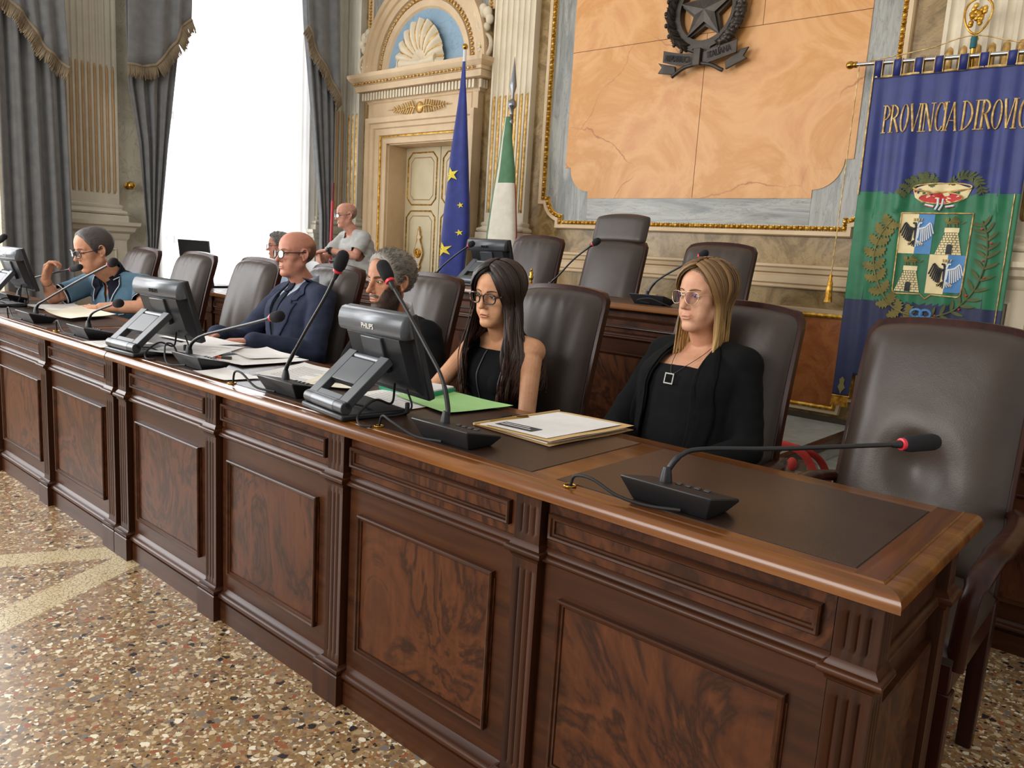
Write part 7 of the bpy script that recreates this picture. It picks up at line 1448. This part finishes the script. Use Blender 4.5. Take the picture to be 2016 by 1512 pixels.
    def garment(s, name, mat, off, sleeve, voxel=0.007, wr=0.003, seed=0, cutfn=None, sr=(1.0, 1.0, 1.0), smooth=4, thick=0.0, low=True):
        """sleeve: fraction of the arm covered, 0 none, 1 elbow, 2 wrist"""
        mb = MB(); s.torso(mb, off); ar = 0.036 if s.female else 0.043
        for S, E, W_ in zip(s.S, s.E, s.W):
            if sleeve > 0:
                t1 = min(1, sleeve); e = S.lerp(E, t1); mb.caps(S, e, (ar * 1.12 + off * 0.75) * sr[0], (ar * (1.12 - 0.24 * t1) + off * 0.75) * sr[1], 18)
                if sleeve > 1: mb.caps(E, E.lerp(W_, (sleeve - 1)), (ar * 0.9 + off * 0.7) * sr[1], (ar * 0.7 + off * 0.7) * sr[2], 18)
        me = fuse(mb, voxel, smooth); wrinkle(me, wr, seed=seed)
        s.bvh = BVHTree.FromPolygons([v.co.copy() for v in me.vertices], [tuple(p.vertices) for p in me.polygons])
        def co(c): q = c - np.array(s.N); return q @ np.array(s.Lv), q @ np.array(s.Up), q @ np.array(s.Fv)
        def keep(c, n):
            k = np.ones(len(c), bool) if cutfn is None else cutfn(*co(c), n @ np.array(s.Fv), c)
            if 0 < sleeve < 1:      # open the ends of short sleeves
                for S, E in zip(s.S, s.E):
                    d = np.array(E - S); L_ = np.linalg.norm(d); d = d / L_; q = c - np.array(S); t_ = q @ d; k &= ~((t_ > sleeve * L_) & (t_ < sleeve * L_ + 0.16) & (np.linalg.norm(q - t_[:, None] * d, axis=1) < 0.085))
            return k
        cut(me, keep)
        o = add_obj(name, me, mat, s.o)
        if thick: md = o.modifiers.new('thick', 'SOLIDIFY'); md.thickness = thick; md.offset = 0
        return o
    def project(s, a, h, off=0.003):
        """drop a point given across and up from the neck onto the front of the current garment"""
        o = s.N + s.Lv * a + s.Up * h + s.Fv * 0.45; r = s.bvh.ray_cast(o, -s.Fv)
        return (r[0] + r[1] * off) if r[0] is not None else s.N + s.Lv * a + s.Up * h + s.Fv * 0.06
    def patch(s, name, poly, mat, parent=None, off=0.004, thick=0.003, rings=6):
        P = dense(poly, 0.015); n = len(P); cx = sum(p[0] for p in P) / n; cz = sum(p[1] for p in P) / n; v = [s.project(cx, cz, off)]
        for r_ in range(1, rings + 1): v += [s.project(cx + (p[0] - cx) * r_ / rings, cz + (p[1] - cz) * r_ / rings, off) for p in P]
        f = [(0, 1 + i, 1 + (i + 1) % n) for i in range(n)]
        for r_ in range(rings - 1): f += [(1 + r_ * n + i, 1 + (r_ + 1) * n + i, 1 + (r_ + 1) * n + (i + 1) % n, 1 + r_ * n + (i + 1) % n) for i in range(n)]
        mb = MB(); mb.add(v, f); o = mb.build(name, mat, parent or s.o, smooth=60)
        if thick: md = o.modifiers.new('thick', 'SOLIDIFY'); md.thickness = thick; md.offset = 0
        return o
    def line(s, name, pts, r, mat, parent=None, off=0.004, seg=6):
        mb = MB(); mb.tube([s.project(a, h, off) for a, h in dense(pts, 0.012, False)], r, seg); return mb.build(name, mat, parent or s.o, smooth=60)
    def collar_band(s, name, mat, r=(0.066, 0.062), z0=-0.012, z1=0.035, open_=0.25, flare=0.006, parent=None, tilt=0.025):
        n = 40; mb = MB()
        def fn(u, v):
            t = PI / 2 + open_ + (2 * PI - 2 * open_) * u; front = math.sin(t); k = 1 + 0.0 * v
            return s.N + s.Lv * math.cos(t) * (r[0] - flare * v) + s.Fv * (front * (r[1] - flare * v) + 0.004) + s.Up * (z0 + (z1 - z0) * v - tilt * front)
        mb.grid(fn, n, 5); o = mb.build(name, mat, parent or s.o, smooth=60); md = o.modifiers.new('thick', 'SOLIDIFY'); md.thickness = 0.004; return o
    def trousers(s, mat, shoe, seat=True, ank=None):
        """legs and shoes; seated legs run forward under the bench"""
        mb = MB(); P = s.hips; feet = []
        for sd in (1, -1):
            h = P + s.Lv * sd * 0.085
            if seat: k = Vector((h.x, h.y, 0)) + s.Fv * 0.0 + Vector((0, 0, 0)); F = Vector((s.Fv.x, s.Fv.y, 0)).normalized(); k = h + F * 0.40 + Vector((0, 0, -0.02)) + s.Lv * sd * 0.02; a = Vector((k.x, k.y, 0.09)) - F * -0.03
            else: F = Vector((s.Fv.x, s.Fv.y, 0)).normalized(); a = Vector(ank[0 if sd > 0 else 1]) - s.root0; k = h.lerp(a, 0.5) + F * 0.03
            mb.caps(h, k, 0.088, 0.062, 18); mb.caps(k, a, 0.062, 0.05, 18); feet.append((a, F))
        loft(mb, [(P + s.Up * -0.09, s.Lv * 0.165, s.Fv * 0.12), (P, s.Lv * 0.178, s.Fv * 0.128), (P + s.Up * 0.08, s.Lv * 0.172, s.Fv * 0.122), (P + s.Up * 0.13, s.Lv * 0.165, s.Fv * 0.118)])
        me = fuse(mb, 0.012, 4); wrinkle(me, 0.004, seed=3); add_obj('trousers', me, mat, s.o)
        for a, F in feet:
            mb = MB(); b = Vector((a.x, a.y, 0.035)); mb.caps(b - F * 0.04, b + F * 0.15, 0.04, 0.033, 16, fa=0.9, fb=1.05); mb.caps(b, Vector((a.x, a.y, 0.085)), 0.04, 0.04, 14); add_obj('shoe', fuse(mb, 0.008, 3), shoe, s.o)
# ------------------------------------------------------------------ the people
def sstep(a, b, x): t = np.clip((x - a) / (b - a), 0, 1); return t * t * (3 - 2 * t)
SKM = dict(fair=skin('skin_fair', '#d09f82', '#bf8a6c'), warm=skin('skin_warm', '#cf9c78', '#bd8763'), tan=skin('skin_tan', '#b98161', '#a56e50'), rosy=skin('skin_rosy', '#c98f78', '#b57a63'))
LIP = dict(f=plain('lip_red', '#8e2f38', 0.4), p=plain('lip_rose', '#b5736a', 0.45), m=plain('lip_plain', '#a66a58', 0.5))
M['shoe'] = plain('black_shoe', '#141315', 0.4); M['trouser'] = fabric('dark_trousers', '#202127', '#1a1b20', 0.9)
def cloth_mat(n, c, c2, sc=500, b=0.2):
    m = fabric(n, c, c2, 0.92, sc, b, 0.0); m.node_tree.nodes['Principled BSDF'].inputs['Specular IOR Level'].default_value = 0.2; return m
def beard_mask(q, az, el):
    X, Z, F = np.abs(q[:, 0]), q[:, 2], -q[:, 1]
    side = sstep(0, 0.022, -0.036 - Z + np.clip((X - 0.04) * 1.7, -0.03, 0.05)) * sstep(-0.012, 0.012, F) * sstep(0.135, 0.122, -Z)
    mouth = sstep(1.25, 0.8, (X / 0.027) ** 2 + ((Z + 0.066) / 0.0115) ** 2); m = sstep(1.4, 0.6, (X / 0.031) ** 2 + ((Z + 0.052) / 0.008) ** 2)
    return np.maximum(np.maximum(side * (1 - mouth), m * (1 - mouth) * 0.95), scalp(q, az, el, 47) * 0.9)
def scalp(q, az, el, front=52, top=90):
    lo = np.interp(az, [0, 20, 38, 52, 63, 73, 82, 100, 112, 130, 180], [front, front - 2, front - 9, front - 26, 6, -8, 10, 12, -16, -34, -38])
    return sstep(0, 12, el - lo)
def fringe_mask(q, az, el):     # cropped ring of hair round a bald head
    return scalp(q, az, el, 80) * sstep(0, 16, np.interp(az, [0, 60, 75, 95, 130, 180], [-60, 4, 24, 34, 42, 44]) - el) * 0.8

# --- blonde woman in a black blazer
p = Person('blonde woman in a black blazer and gold glasses, seated second from the right end', (-0.93, 1.02), (-0.92, 1.10, 1.150), math.radians(15), 0.02, 0.0, 0.90, neck=(-0.925, 1.145, 0.992), tyaw=math.radians(8), sw=0.148, sdrop=0.05, hips=(-0.93, 1.04, 0.52),
    el=(-0.70, 1.04, 0.70), er=(-1.14, 0.98, 0.70), wl=(-0.82, 0.80, 0.63), wr=(-1.02, 0.78, 0.63), build=1.06, skinmat=SKM['fair'], female=True, voxel=0.0028,
    hands=(dict(d=(-0.8, -0.6, 0), nrm=(0, 0, 1), thumb=-1, curl=0.35, scale=0.92), dict(d=(0.8, -0.6, 0), nrm=(0, 0, 1), thumb=1, curl=0.35, scale=0.92)), jaw=0.97, nose=0.85, cheek=1.05, chin=1.05, full=0.0025)
H = p.H; eyes(H, p.o, M['iris_brown'], gaze=-0.001, brow=plain('brow_brown', '#5f4630', 0.7), brow_w=0.0024); lips(H, p.o, LIP['p'], hu=0.0042, hl=0.0058)
gm = plain('pale_gold_rim', '#d8bd92', 0.25, 0.9); t = NT('violet_coated_lens'); tb = t.n('ShaderNodeBsdfTransparent'); gl = t.n('ShaderNodeBsdfGlossy'); gl.inputs[0].default_value = hexc('#b48fe0'); gl.inputs['Roughness'].default_value = 0.05; mx = t.n('ShaderNodeMixShader'); mx.inputs[0].default_value = 0.22; t.l(tb.outputs[0], mx.inputs[1]); t.l(gl.outputs[0], mx.inputs[2]); t.l(mx.outputs[0], t.out.inputs[0])
glasses(H, p.o, gm, 'pilot', 0.0265, 0.0225, 0.0010, z0=0.002, f0=0.112, bridge2=True, lensmat=t.m)
HB = hairmat('blonde_hair', '#4a3420', '#8d6a40', 0.4, tip=('#8a6538', '#cfa868'))
fwd = H.Mx.to_3x3() @ Vector((0, -1, 0))
long_hair(H, p.o, HB, 0.012, 0.335, 4, face_az=(80, 60), layers=4, wave=0.004, forward=0.35, vol=1.25, puff=0.008)
p.garment('black_top', cloth_mat('black_jersey', '#0f1012', '#0b0c0d'), 0.006, 0, 0.005, 0.0025, 2, cutfn=lambda a, h, f, nf, c: ~((h > -0.085) & (f > -0.03) & (np.abs(a) < 0.105)) & ~((h > -0.03)))
mb = MB(); ch_ = [p.project(a, h, 0.003) for a, h in ((-0.062, 0.0), (-0.05, -0.04), (-0.025, -0.09), (0.0, -0.118), (0.025, -0.09), (0.05, -0.04), (0.062, 0.0))]; mb.tube(curve(ch_, 5), 0.0011, 5); nk = mb.build('necklace', plain('dark_cord', '#3b3028', 0.5), p.o, smooth=60)
cpt = p.project(0, -0.135, 0.006); mb = MB(); mould(mb, rect(-0.0135, -0.0135, 0.0135, 0.0135), [(0, 0), (0, 0.004), (-0.004, 0.004), (-0.004, 0)], True, lambda a, b, h: tuple(cpt + p.Lv * a + p.Up * b + p.Fv * h)); mb.build('square_pendant', M['chrome'], nk)
BZ = cloth_mat('black_blazer', '#0c0d0e', '#08090a', 700, 0.3)
p.garment('blazer', BZ, 0.020, 1.95, 0.007, 0.0045, 5, sr=(1.12, 1.05, 1.12), thick=0.004, cutfn=lambda a, h, f, nf, c: ~((f > 0.0) & (np.abs(a - 0.01) < 0.078 + 0.02 * np.clip(-h / 0.3, 0, 1)) & (h < 0.08)) & ~((h > -0.012) & (np.abs(a) < 0.076)))
for sd in (1, -1): p.patch('lapel', [(sd * 0.070, 0.02), (sd * 0.105, -0.02), (sd * 0.142, -0.10), (sd * 0.150, -0.22), (sd * 0.135, -0.42), (sd * 0.088, -0.43), (sd * 0.088, -0.2), (sd * 0.082, -0.08)], BZ, off=0.006)
p.trousers(M['trouser'], M['shoe'])

# --- woman with long dark hair
p = Person('woman with long dark hair, tortoiseshell glasses and a sleeveless black top', (-1.66, 1.0), (-1.65, 0.915, 1.098), math.radians(-7), 0.10, 0.05, 0.915, neck=(-1.665, 0.972, 0.945), tyaw=math.radians(4), sw=0.152, sdrop=0.035, hips=(-1.66, 1.03, 0.52),
    el=(-1.435, 0.86, 0.68), er=(-1.885, 0.79, 0.685), wl=(-1.55, 0.66, 0.66), wr=(-1.77, 0.62, 0.66), build=0.98, skinmat=SKM['warm'], female=True, voxel=0.0028,
    hands=(dict(d=(-0.8, -0.4, -0.1), nrm=(0, 0, 1), thumb=-1, curl=0.35, scale=0.92), dict(d=(0.8, -0.4, -0.1), nrm=(0, 0, 1), thumb=1, curl=0.35, scale=0.92)), jaw=0.92, nose=1.15, cheek=1.05, chin=1.0)
H = p.H; eyes(H, p.o, M['iris_dark'], lid=0.75, brow=plain('brow_dark', '#2a1c15', 0.7), brow_w=0.0022, gaze=-0.001); lips(H, p.o, LIP['f'], hu=0.0042, hl=0.0056)
t = NT('tortoiseshell'); v = t.co(); t.col(t.ramp(t.noise(v, 70, 2), [(0.42, '#17100c'), (0.55, '#33201a'), (0.66, '#9a8168')])); t.set(Roughness=0.2)
glasses(H, p.o, t.m, 'square', 0.0255, 0.0195, 0.0028, z0=0.004, f0=0.111)
HD = hairmat('dark_brown_hair', '#130d0b', '#33231c', 0.38, tip=('#21150f', '#4a3225'))
sh = [s_ for s_ in p.S]; cn = p.N.lerp(p.hips, 0.25)
def drop(q):   # keep the locks outside the shoulders and chest
    d = q - cn; a, f_ = d.dot(p.Lv), d.dot(p.Fv); h = (q - p.N).z
    if h < 0.02: k = math.sqrt((a / 0.175) ** 2 + (f_ / 0.135) ** 2)
    else: return q
    return q + (p.Lv * a + p.Fv * f_) * (max(0, 1.0 / max(k, 0.2) - 1) * min(1, (0.02 - h) / 0.08)) if k < 1 else q
long_hair(H, p.o, HD, 0.002, 0.47, 9, face_az=(58, 56), layers=4, wave=0.016, drop=drop, forward=1.0, wscale=1.05, vol=1.5, ear=0.016, puff=0.035)
TB = cloth_mat('black_sleeveless_top', '#0e0f13', '#0a0b0e')
p.garment('sleeveless_top', TB, 0.007, 0, 0.005, 0.003, 4, cutfn=lambda a, h, f, nf, c: ~((h > -0.035) & (np.abs(a) < 0.075)) & ~((np.abs(a) > 0.132) & (h > -0.16)) & ~(h > 0.0))
p.line('front_seam', [(0.0, -0.04), (0.0, -0.42)], 0.0028, plain('grey_seam', '#3a3d42', 0.6))
p.trousers(M['trouser'], M['shoe'])

# --- grey haired bearded man in a black suit
def suit(p, shirt, jacket, apex=-0.33, top=0.070, tie=None, seed=1, off=0.019):
    p.garment('shirt', shirt, 0.007, 0, 0.006, 0.0015, seed, cutfn=lambda a, h, f, nf, c: ~(h > 0.012))
    p.collar_band('shirt_collar_band', shirt, z0=-0.025, z1=0.04, open_=0.1, r=(0.067, 0.068))
    for sd in (1, -1): p.patch('collar_flap', [(sd * 0.004, -0.004), (sd * 0.058, 0.02), (sd * 0.066, -0.01), (sd * 0.036, -0.072)], shirt, off=0.010, thick=0.003)
    if tie:
        k = p.patch('necktie', [(-0.017, -0.05), (0.017, -0.05), (0.032, -0.36), (0.0, -0.40), (-0.032, -0.36)], tie, off=0.011, thick=0.004); p.patch('tie_knot', [(-0.024, -0.004), (0.024, -0.004), (0.016, -0.054), (-0.016, -0.054)], tie, parent=k, off=0.017, thick=0.008)
    p.garment('jacket', jacket, off, 1.92, 0.007, 0.005, seed + 3, sr=(1.12, 1.06, 1.16), thick=0.004, cutfn=lambda a, h, f, nf, c: ~((f > 0.0) & (h > apex) & (np.abs(a) < top * (1 - h / apex) + 0.0)) & ~((h > -0.005) & (np.abs(a) < 0.074)))
    for sd in (1, -1):
        lp_ = p.patch('lapel', [(sd * 0.0, apex - 0.01), (sd * top * 0.45, apex * 0.55), (sd * (top - 0.004), -0.012), (sd * 0.098, -0.055), (sd * 0.112, -0.10), (sd * 0.140, -0.092), (sd * 0.118, apex * 0.55), (sd * 0.05, apex * 0.88)], jacket, off=0.006)
        p.patch('jacket_collar', [(sd * (top - 0.004), -0.012), (sd * 0.070, 0.035), (sd * 0.088, 0.03), (sd * 0.128, -0.05), (sd * 0.133, -0.082), (sd * 0.106, -0.085), (sd * 0.094, -0.052)], jacket, parent=lp_, off=0.008)
    p.trousers(jacket, M['shoe'])
p = Person('grey haired man with a dark beard in a black suit behind the nearest monitor', (-2.22, 0.98), (-2.165, 0.84, 1.108), math.radians(2), 0.04, 0.0, 0.96, neck=(-2.185, 0.905, 0.955), tyaw=math.radians(6), sw=0.175, sdrop=0.055, hips=(-2.23, 1.03, 0.52),
    el=(-1.93, 0.90, 0.66), er=(-2.46, 0.82, 0.66), wl=(-2.06, 0.66, 0.66), wr=(-2.30, 0.62, 0.66), build=1.05, skinmat=skin('skin_tan_bearded', '#b98161', '#a56e50', '#2c2019'), voxel=0.003, mask=beard_mask,
    hands=(dict(d=(-0.8, -0.5, 0), nrm=(0, 0, 1), thumb=-1), dict(d=(0.8, -0.5, 0), nrm=(0, 0, 1), thumb=1)), nose=1.1, jaw=1.0)
H = p.H; eyes(H, p.o, M['iris_brown'], lid=0.25, gaze=-0.002, brow=plain('brow_charcoal', '#2c2320', 0.7), brow_w=0.0038, brow_z=0.024); lips(H, p.o, LIP['m'], hu=0.0038, hl=0.006)
HG = hairmat('grey_tousled_hair', '#38332f', '#a39a8e', 0.5)
short_hair(H, p.o, HG, lambda D, az, el: 0.012 * sstep(0, 9, el - np.interp(az, [0, 20, 40, 55, 66, 75, 84, 100, 112, 130, 180], [54, 52, 43, 27, 6, -8, 12, 14, -16, -36, -40])) * np.interp(el, [-40, 0, 30, 60], [0.45, 0.6, 1.0, 1.35]) - 0.002, tufts=2600, tl=0.026, tr0=0.0013, lift=0.32, seed=5, curl=0.4, noise=0.1)
HBd = hairmat('dark_beard', '#2b211b', '#57453a', 0.7)
def beard(D, az, el):
    r = H.rad(D)[:, None] * D; X, Z, F = np.abs(r[:, 0]), r[:, 2], -r[:, 1]
    side = sstep(0, 0.012, -0.035 + 0.0 - Z + np.clip((X - 0.04) * 1.7, -0.03, 0.022)) * sstep(0.0, 0.01, F + 0.005) * sstep(0.125, 0.118, -Z)
    mouth = sstep(1.0, 0.8, (X / 0.026) ** 2 + ((Z + 0.066) / 0.0115) ** 2); must = sstep(0, 0.003, 0.0) ; m = sstep(1.25, 0.8, ((X - 0.0) / 0.030) ** 2 + ((Z + 0.0515) / 0.0075) ** 2)
    return 0.0012 * np.maximum(side * (1 - mouth), m * (1 - mouth)) * np.where(F > -0.01, 1, 0) - 0.0009
short_hair(H, p.o, HBd, beard, name='beard', tufts=1600, tl=0.006, tr0=0.0006, lift=0.3, seed=8, curl=0.25, noise=0.0)
suit(p, cloth_mat('pale_grey_shirt', '#c4c6c6', '#b8babb'), cloth_mat('black_suit', '#0e1014', '#0a0b0f'), seed=2)

# --- bald man in a navy suit
p = Person('bald man with round dark glasses in a navy suit and tie', (-3.17, 1.06), (-3.165, 1.06, 1.18), math.radians(4), 0.0, 0.0, 0.92, neck=(-3.165, 1.115, 1.03), tyaw=math.radians(5), sw=0.178, sdrop=0.06, hips=(-3.17, 1.06, 0.52),
    el=(-2.90, 0.99, 0.72), er=(-3.47, 0.93, 0.72), wl=(-3.04, 0.73, 0.775), wr=(-3.30, 0.70, 0.775), build=1.04, skinmat=skin('skin_rosy_cropped', '#c98f78', '#b57a63', '#40372f'), voxel=0.003, mask=fringe_mask,
    hands=(dict(d=(-0.55, -0.8, 0.0), nrm=(0, 0, 1), thumb=-1, curl=0.3), dict(d=(0.55, -0.8, 0.0), nrm=(0, 0, 1), thumb=1, curl=0.3)), nose=1.25, jaw=0.95, cheek=0.95)
H = p.H; eyes(H, p.o, M['iris_brown'], gaze=-0.001, lid=0.2, brow=plain('brow_faint', '#6d5345', 0.8), brow_w=0.0018); lips(H, p.o, LIP['m'], hu=0.0032, hl=0.005)
glasses(H, p.o, plain('dark_round_frame', '#22232a', 0.3), 'round', 0.0235, 0.0205, 0.0026, z0=0.003, f0=0.113)
suit(p, cloth_mat('pale_blue_shirt', '#a9b2bf', '#9da7b5'), cloth_mat('navy_suit', '#343a4d', '#2b3042', 450, 0.3), tie=cloth_mat('dark_dotted_tie', '#252a38', '#1b1f2b', 260, 0.5), seed=4, top=0.066)

# --- man in a blue polo shirt leaning on the bench
p = Person('man with glasses in a blue grey polo shirt with navy collar, leaning on the bench', (-4.60, 1.0), (-4.44, 0.585, 1.128), math.radians(-4), 0.24, 0.05, 0.99, neck=(-4.475, 0.70, 0.985), tyaw=math.radians(-12), sw=0.185, sdrop=0.05, hips=(-4.60, 0.98, 0.53),
    el=(-4.07, 0.69, 0.842), er=(-4.66, 0.44, 0.845), wl=(-4.20, 0.52, 0.832), wr=(-4.53, 0.36, 0.955), build=1.04, skinmat=skin('skin_fair_cropped', '#cb987a', '#b98365', '#3d3633'), mask=lambda q, az, el: scalp(q, az, el, 52) * 0.85, voxel=0.0032, shl=(-4.295, 0.80, 0.945), shr=(-4.665, 0.66, 0.935),
    hands=(dict(d=(-0.75, -0.45, -0.02), nrm=(0, 0, 1), thumb=-1, curl=0.12, spread=0.1), dict(d=(0.28, 0.12, 0.95), nrm=(-0.75, -0.62, 0.2), thumb=1, curl=0.95, curls=(0.75, 0.9, 1.0, 1.1), spread=0.03)), nose=1.05)
H = p.H; eyes(H, p.o, M['iris_brown'], lid=0.7, brow=plain('brow_grey', '#55473f', 0.8), brow_w=0.0022); lips(H, p.o, LIP['m'], hu=0.0034, hl=0.005)
short_hair(H, p.o, hairmat('short_dark_grey_hair', '#302c2b', '#5d5856', 0.6), lambda D, az, el: 0.0075 * sstep(0, 9, el - np.interp(az, [0, 18, 36, 52, 64, 74, 84, 100, 112, 130, 180], [54, 50, 44, 27, 4, -10, 12, 14, -16, -34, -38])) * np.interp(el, [-40, 10, 40], [0.4, 0.7, 1.2]) - 0.001, tufts=2200, tl=0.009, tr0=0.0007, lift=0.35, seed=6, curl=0.25, noise=0.05)
glasses(H, p.o, plain('dark_blue_frame', '#1d2430', 0.3), 'square', 0.026, 0.018, 0.0024, z0=0.003, f0=0.112)
PB = cloth_mat('blue_grey_pique', '#5f7f92', '#55748a', 420, 0.35); NV = cloth_mat('navy_rib', '#161b2a', '#111522'); WT = plain('white_piping', '#d5d9dc', 0.8)
p.garment('polo_shirt', PB, 0.013, 0.72, 0.0065, 0.005, 7, sr=(1.12, 1.22, 1), thick=0.003, cutfn=lambda a, h, f, nf, c: ~((f > 0.02) & (h > -0.115) & (np.abs(a) < 0.03 * (1 + h / 0.115)) & (h < 0.05)) & ~((h > -0.004) & (np.abs(a) < 0.07)))
cb = p.collar_band('polo_collar', NV, r=(0.071, 0.072), z0=-0.018, z1=0.034, open_=0.35, tilt=0.03)
for sd in (1, -1):
    f1 = p.patch('collar_wing', [(sd * 0.028, -0.03), (sd * 0.062, 0.035), (sd * 0.082, 0.03), (sd * 0.100, -0.02), (sd * 0.072, -0.095)], NV, parent=cb, off=0.011); p.line('white_collar_edge', [(sd * 0.090, 0.02), (sd * 0.103, -0.02), (sd * 0.073, -0.099)], 0.0028, WT, parent=cb, off=0.013)
pk = p.line('placket_edge', [(0.018, -0.10), (0.018, -0.24)], 0.0016, NV); mb = MB()
for h in (-0.135, -0.195): mb.ell(p.project(0.0, h, 0.006), (0.006, 0.004, 0.006), 10, 6)
mb.build('button', M['grey'], pk)
p.line('chest_stitching', [(0.10, -0.17), (0.135, -0.17)], 0.0022, WT)
for k in (0, 1):
    S, E = p.S[k], p.E[k]; a = S.lerp(E, 0.70); b = S.lerp(E, 0.78); d = (E - S).normalized(); mb = MB(); mb.tube([a, b], [0.061, 0.061], 24, cap=False); cf = mb.build('sleeve_cuff', NV, p.o, smooth=60); mb = MB(); mb.tube([b - d * 0.001, b + d * 0.005], [0.0612, 0.0612], 24, cap=False); mb.build('white_cuff_line', WT, cf, smooth=60)
w0 = p.W[1].lerp(p.E[1], 0.12); mb = MB(); q = (p.W[1] - p.E[1]).normalized(); mb.tube([w0 - q * 0.002, w0 + q * 0.002], 0.030, 18, cap=False); mb.build('cord_bracelet', M['lash'], p.o)
mb = MB(); rg = p.W[1] + Vector((0.03, 0.01, 0.10)); 
p.trousers(M['trouser'], M['shoe'])

# --- curly haired person seated at the second row
p = Person('curly grey haired person with glasses sitting behind the empty chairs against the window', (-5.93, 2.80), (-5.93, 2.70, 1.188), math.radians(24), 0.02, 0.0, 0.94, neck=(-5.93, 2.745, 1.035), tyaw=math.radians(10), sw=0.16, hips=(-5.93, 2.82, 0.53),
    el=(-5.68, 2.70, 0.78), er=(-6.2, 2.66, 0.78), wl=(-5.86, 2.58, 0.84), wr=(-6.04, 2.56, 0.84), skinmat=SKM['rosy'], voxel=0.0045, nt=80, nph=100, nose=1.1,
    hands=(dict(d=(-0.7, -0.6, -0.02), nrm=(0, 0, 1), thumb=-1, curl=0.2), dict(d=(0.7, -0.6, -0.02), nrm=(0, 0, 1), thumb=1, curl=0.2)))
H = p.H; eyes(H, p.o, M['iris_brown'], brow=plain('brow_mid', '#5a4a40', 0.8)); lips(H, p.o, LIP['m'], hu=0.0035)
short_hair(H, p.o, hairmat('curly_grey_hair', '#4d4a48', '#8c8782', 0.55), lambda D, az, el: 0.020 * sstep(0, 9, el - np.interp(az, [0, 30, 50, 64, 76, 86, 102, 114, 130, 180], [46, 44, 28, 8, -4, 14, 14, -14, -30, -34])) - 0.002, tufts=1300, tl=0.03, tr0=0.0018, seed=11, curl=0.9)
glasses(H, p.o, plain('dark_frame', '#2b2f3a', 0.3), 'square', 0.025, 0.019, 0.0018, z0=0.003, f0=0.112)
p.garment('striped_shirt', cloth_mat('pale_blue_cotton', '#aebccb', '#9fafc0'), 0.012, 1.9, 0.009, 0.004, 3, sr=(1.1, 1.05, 1.1), cutfn=lambda a, h, f, nf, c: ~((h > -0.005) & (np.abs(a) < 0.07)))
p.trousers(M['trouser'], M['shoe'])

# --- man in a grey tee standing by the door
p = Person('bald man in a pale grey tee shirt standing with crossed hands by the door', (-5.55, 3.44), (-5.68, 3.23, 1.503), math.radians(14), 0.10, 0.04, 0.90, neck=(-5.66, 3.295, 1.36), tyaw=math.radians(12), sw=0.19, hips=(-5.56, 3.43, 0.90),
    el=(-5.455, 3.17, 1.15), er=(-5.90, 3.14, 1.10), wl=(-5.66, 3.02, 1.185), wr=(-5.76, 2.99, 1.145), build=1.08, skinmat=skin('skin_rosy_ring', '#cf9a84', '#bd846e', '#6f6058'), mask=fringe_mask, voxel=0.0042, nt=90, nph=110, nose=1.15,
    hands=(dict(d=(-0.75, -0.35, -0.12), nrm=(0.1, -0.2, 1), thumb=1, curl=0.35), dict(d=(0.45, -0.3, -0.75), nrm=(-0.2, -0.9, 0.2), thumb=1, curl=0.3)))
H = p.H; eyes(H, p.o, M['iris_brown'], lid=0.4, brow=plain('brow_pale', '#7a6456', 0.8)); lips(H, p.o, LIP['m'], hu=0.0034)
glasses(H, p.o, plain('thin_dark_frame', '#33303a', 0.3), 'square', 0.026, 0.016, 0.0014, z0=0.003, f0=0.113)
p.garment('tee_shirt', cloth_mat('pale_grey_jersey', '#b6b7b3', '#a6a7a3', 350, 0.25), 0.014, 0.74, 0.008, 0.008, 9, sr=(1.05, 1.2, 1), thick=0.003, cutfn=lambda a, h, f, nf, c: ~((h > -0.03) & (np.abs(a) < 0.078) & (f > -0.02)) & ~((h > 0.0) & (np.abs(a) < 0.078)))
p.trousers(cloth_mat('grey_trousers', '#6c6e6a', '#5f615e'), M['shoe'], seat=False, ank=((-5.44, 3.47, 0.09), (-5.66, 3.45, 0.09)))
w0 = p.W[0].lerp(p.E[0], 0.1); q = (p.W[0] - p.E[0]).normalized(); mb = MB(); mb.tube([w0 - q * 0.012, w0 + q * 0.012], 0.033, 18, cap=False); wt = mb.build('wristwatch', M['blackmat'], p.o, smooth=60); mb = MB(); mb.lathe([(0.019, 0), (0.019, 0.008), (0.016, 0.011), (0.001, 0.011)], 18, 0, tr(*(w0 + Vector((0.0, -0.031, 0.008)))) @ rot('X', PI / 2 - 0.3)); mb.build('watch_face', M['black'], wt, smooth=50)
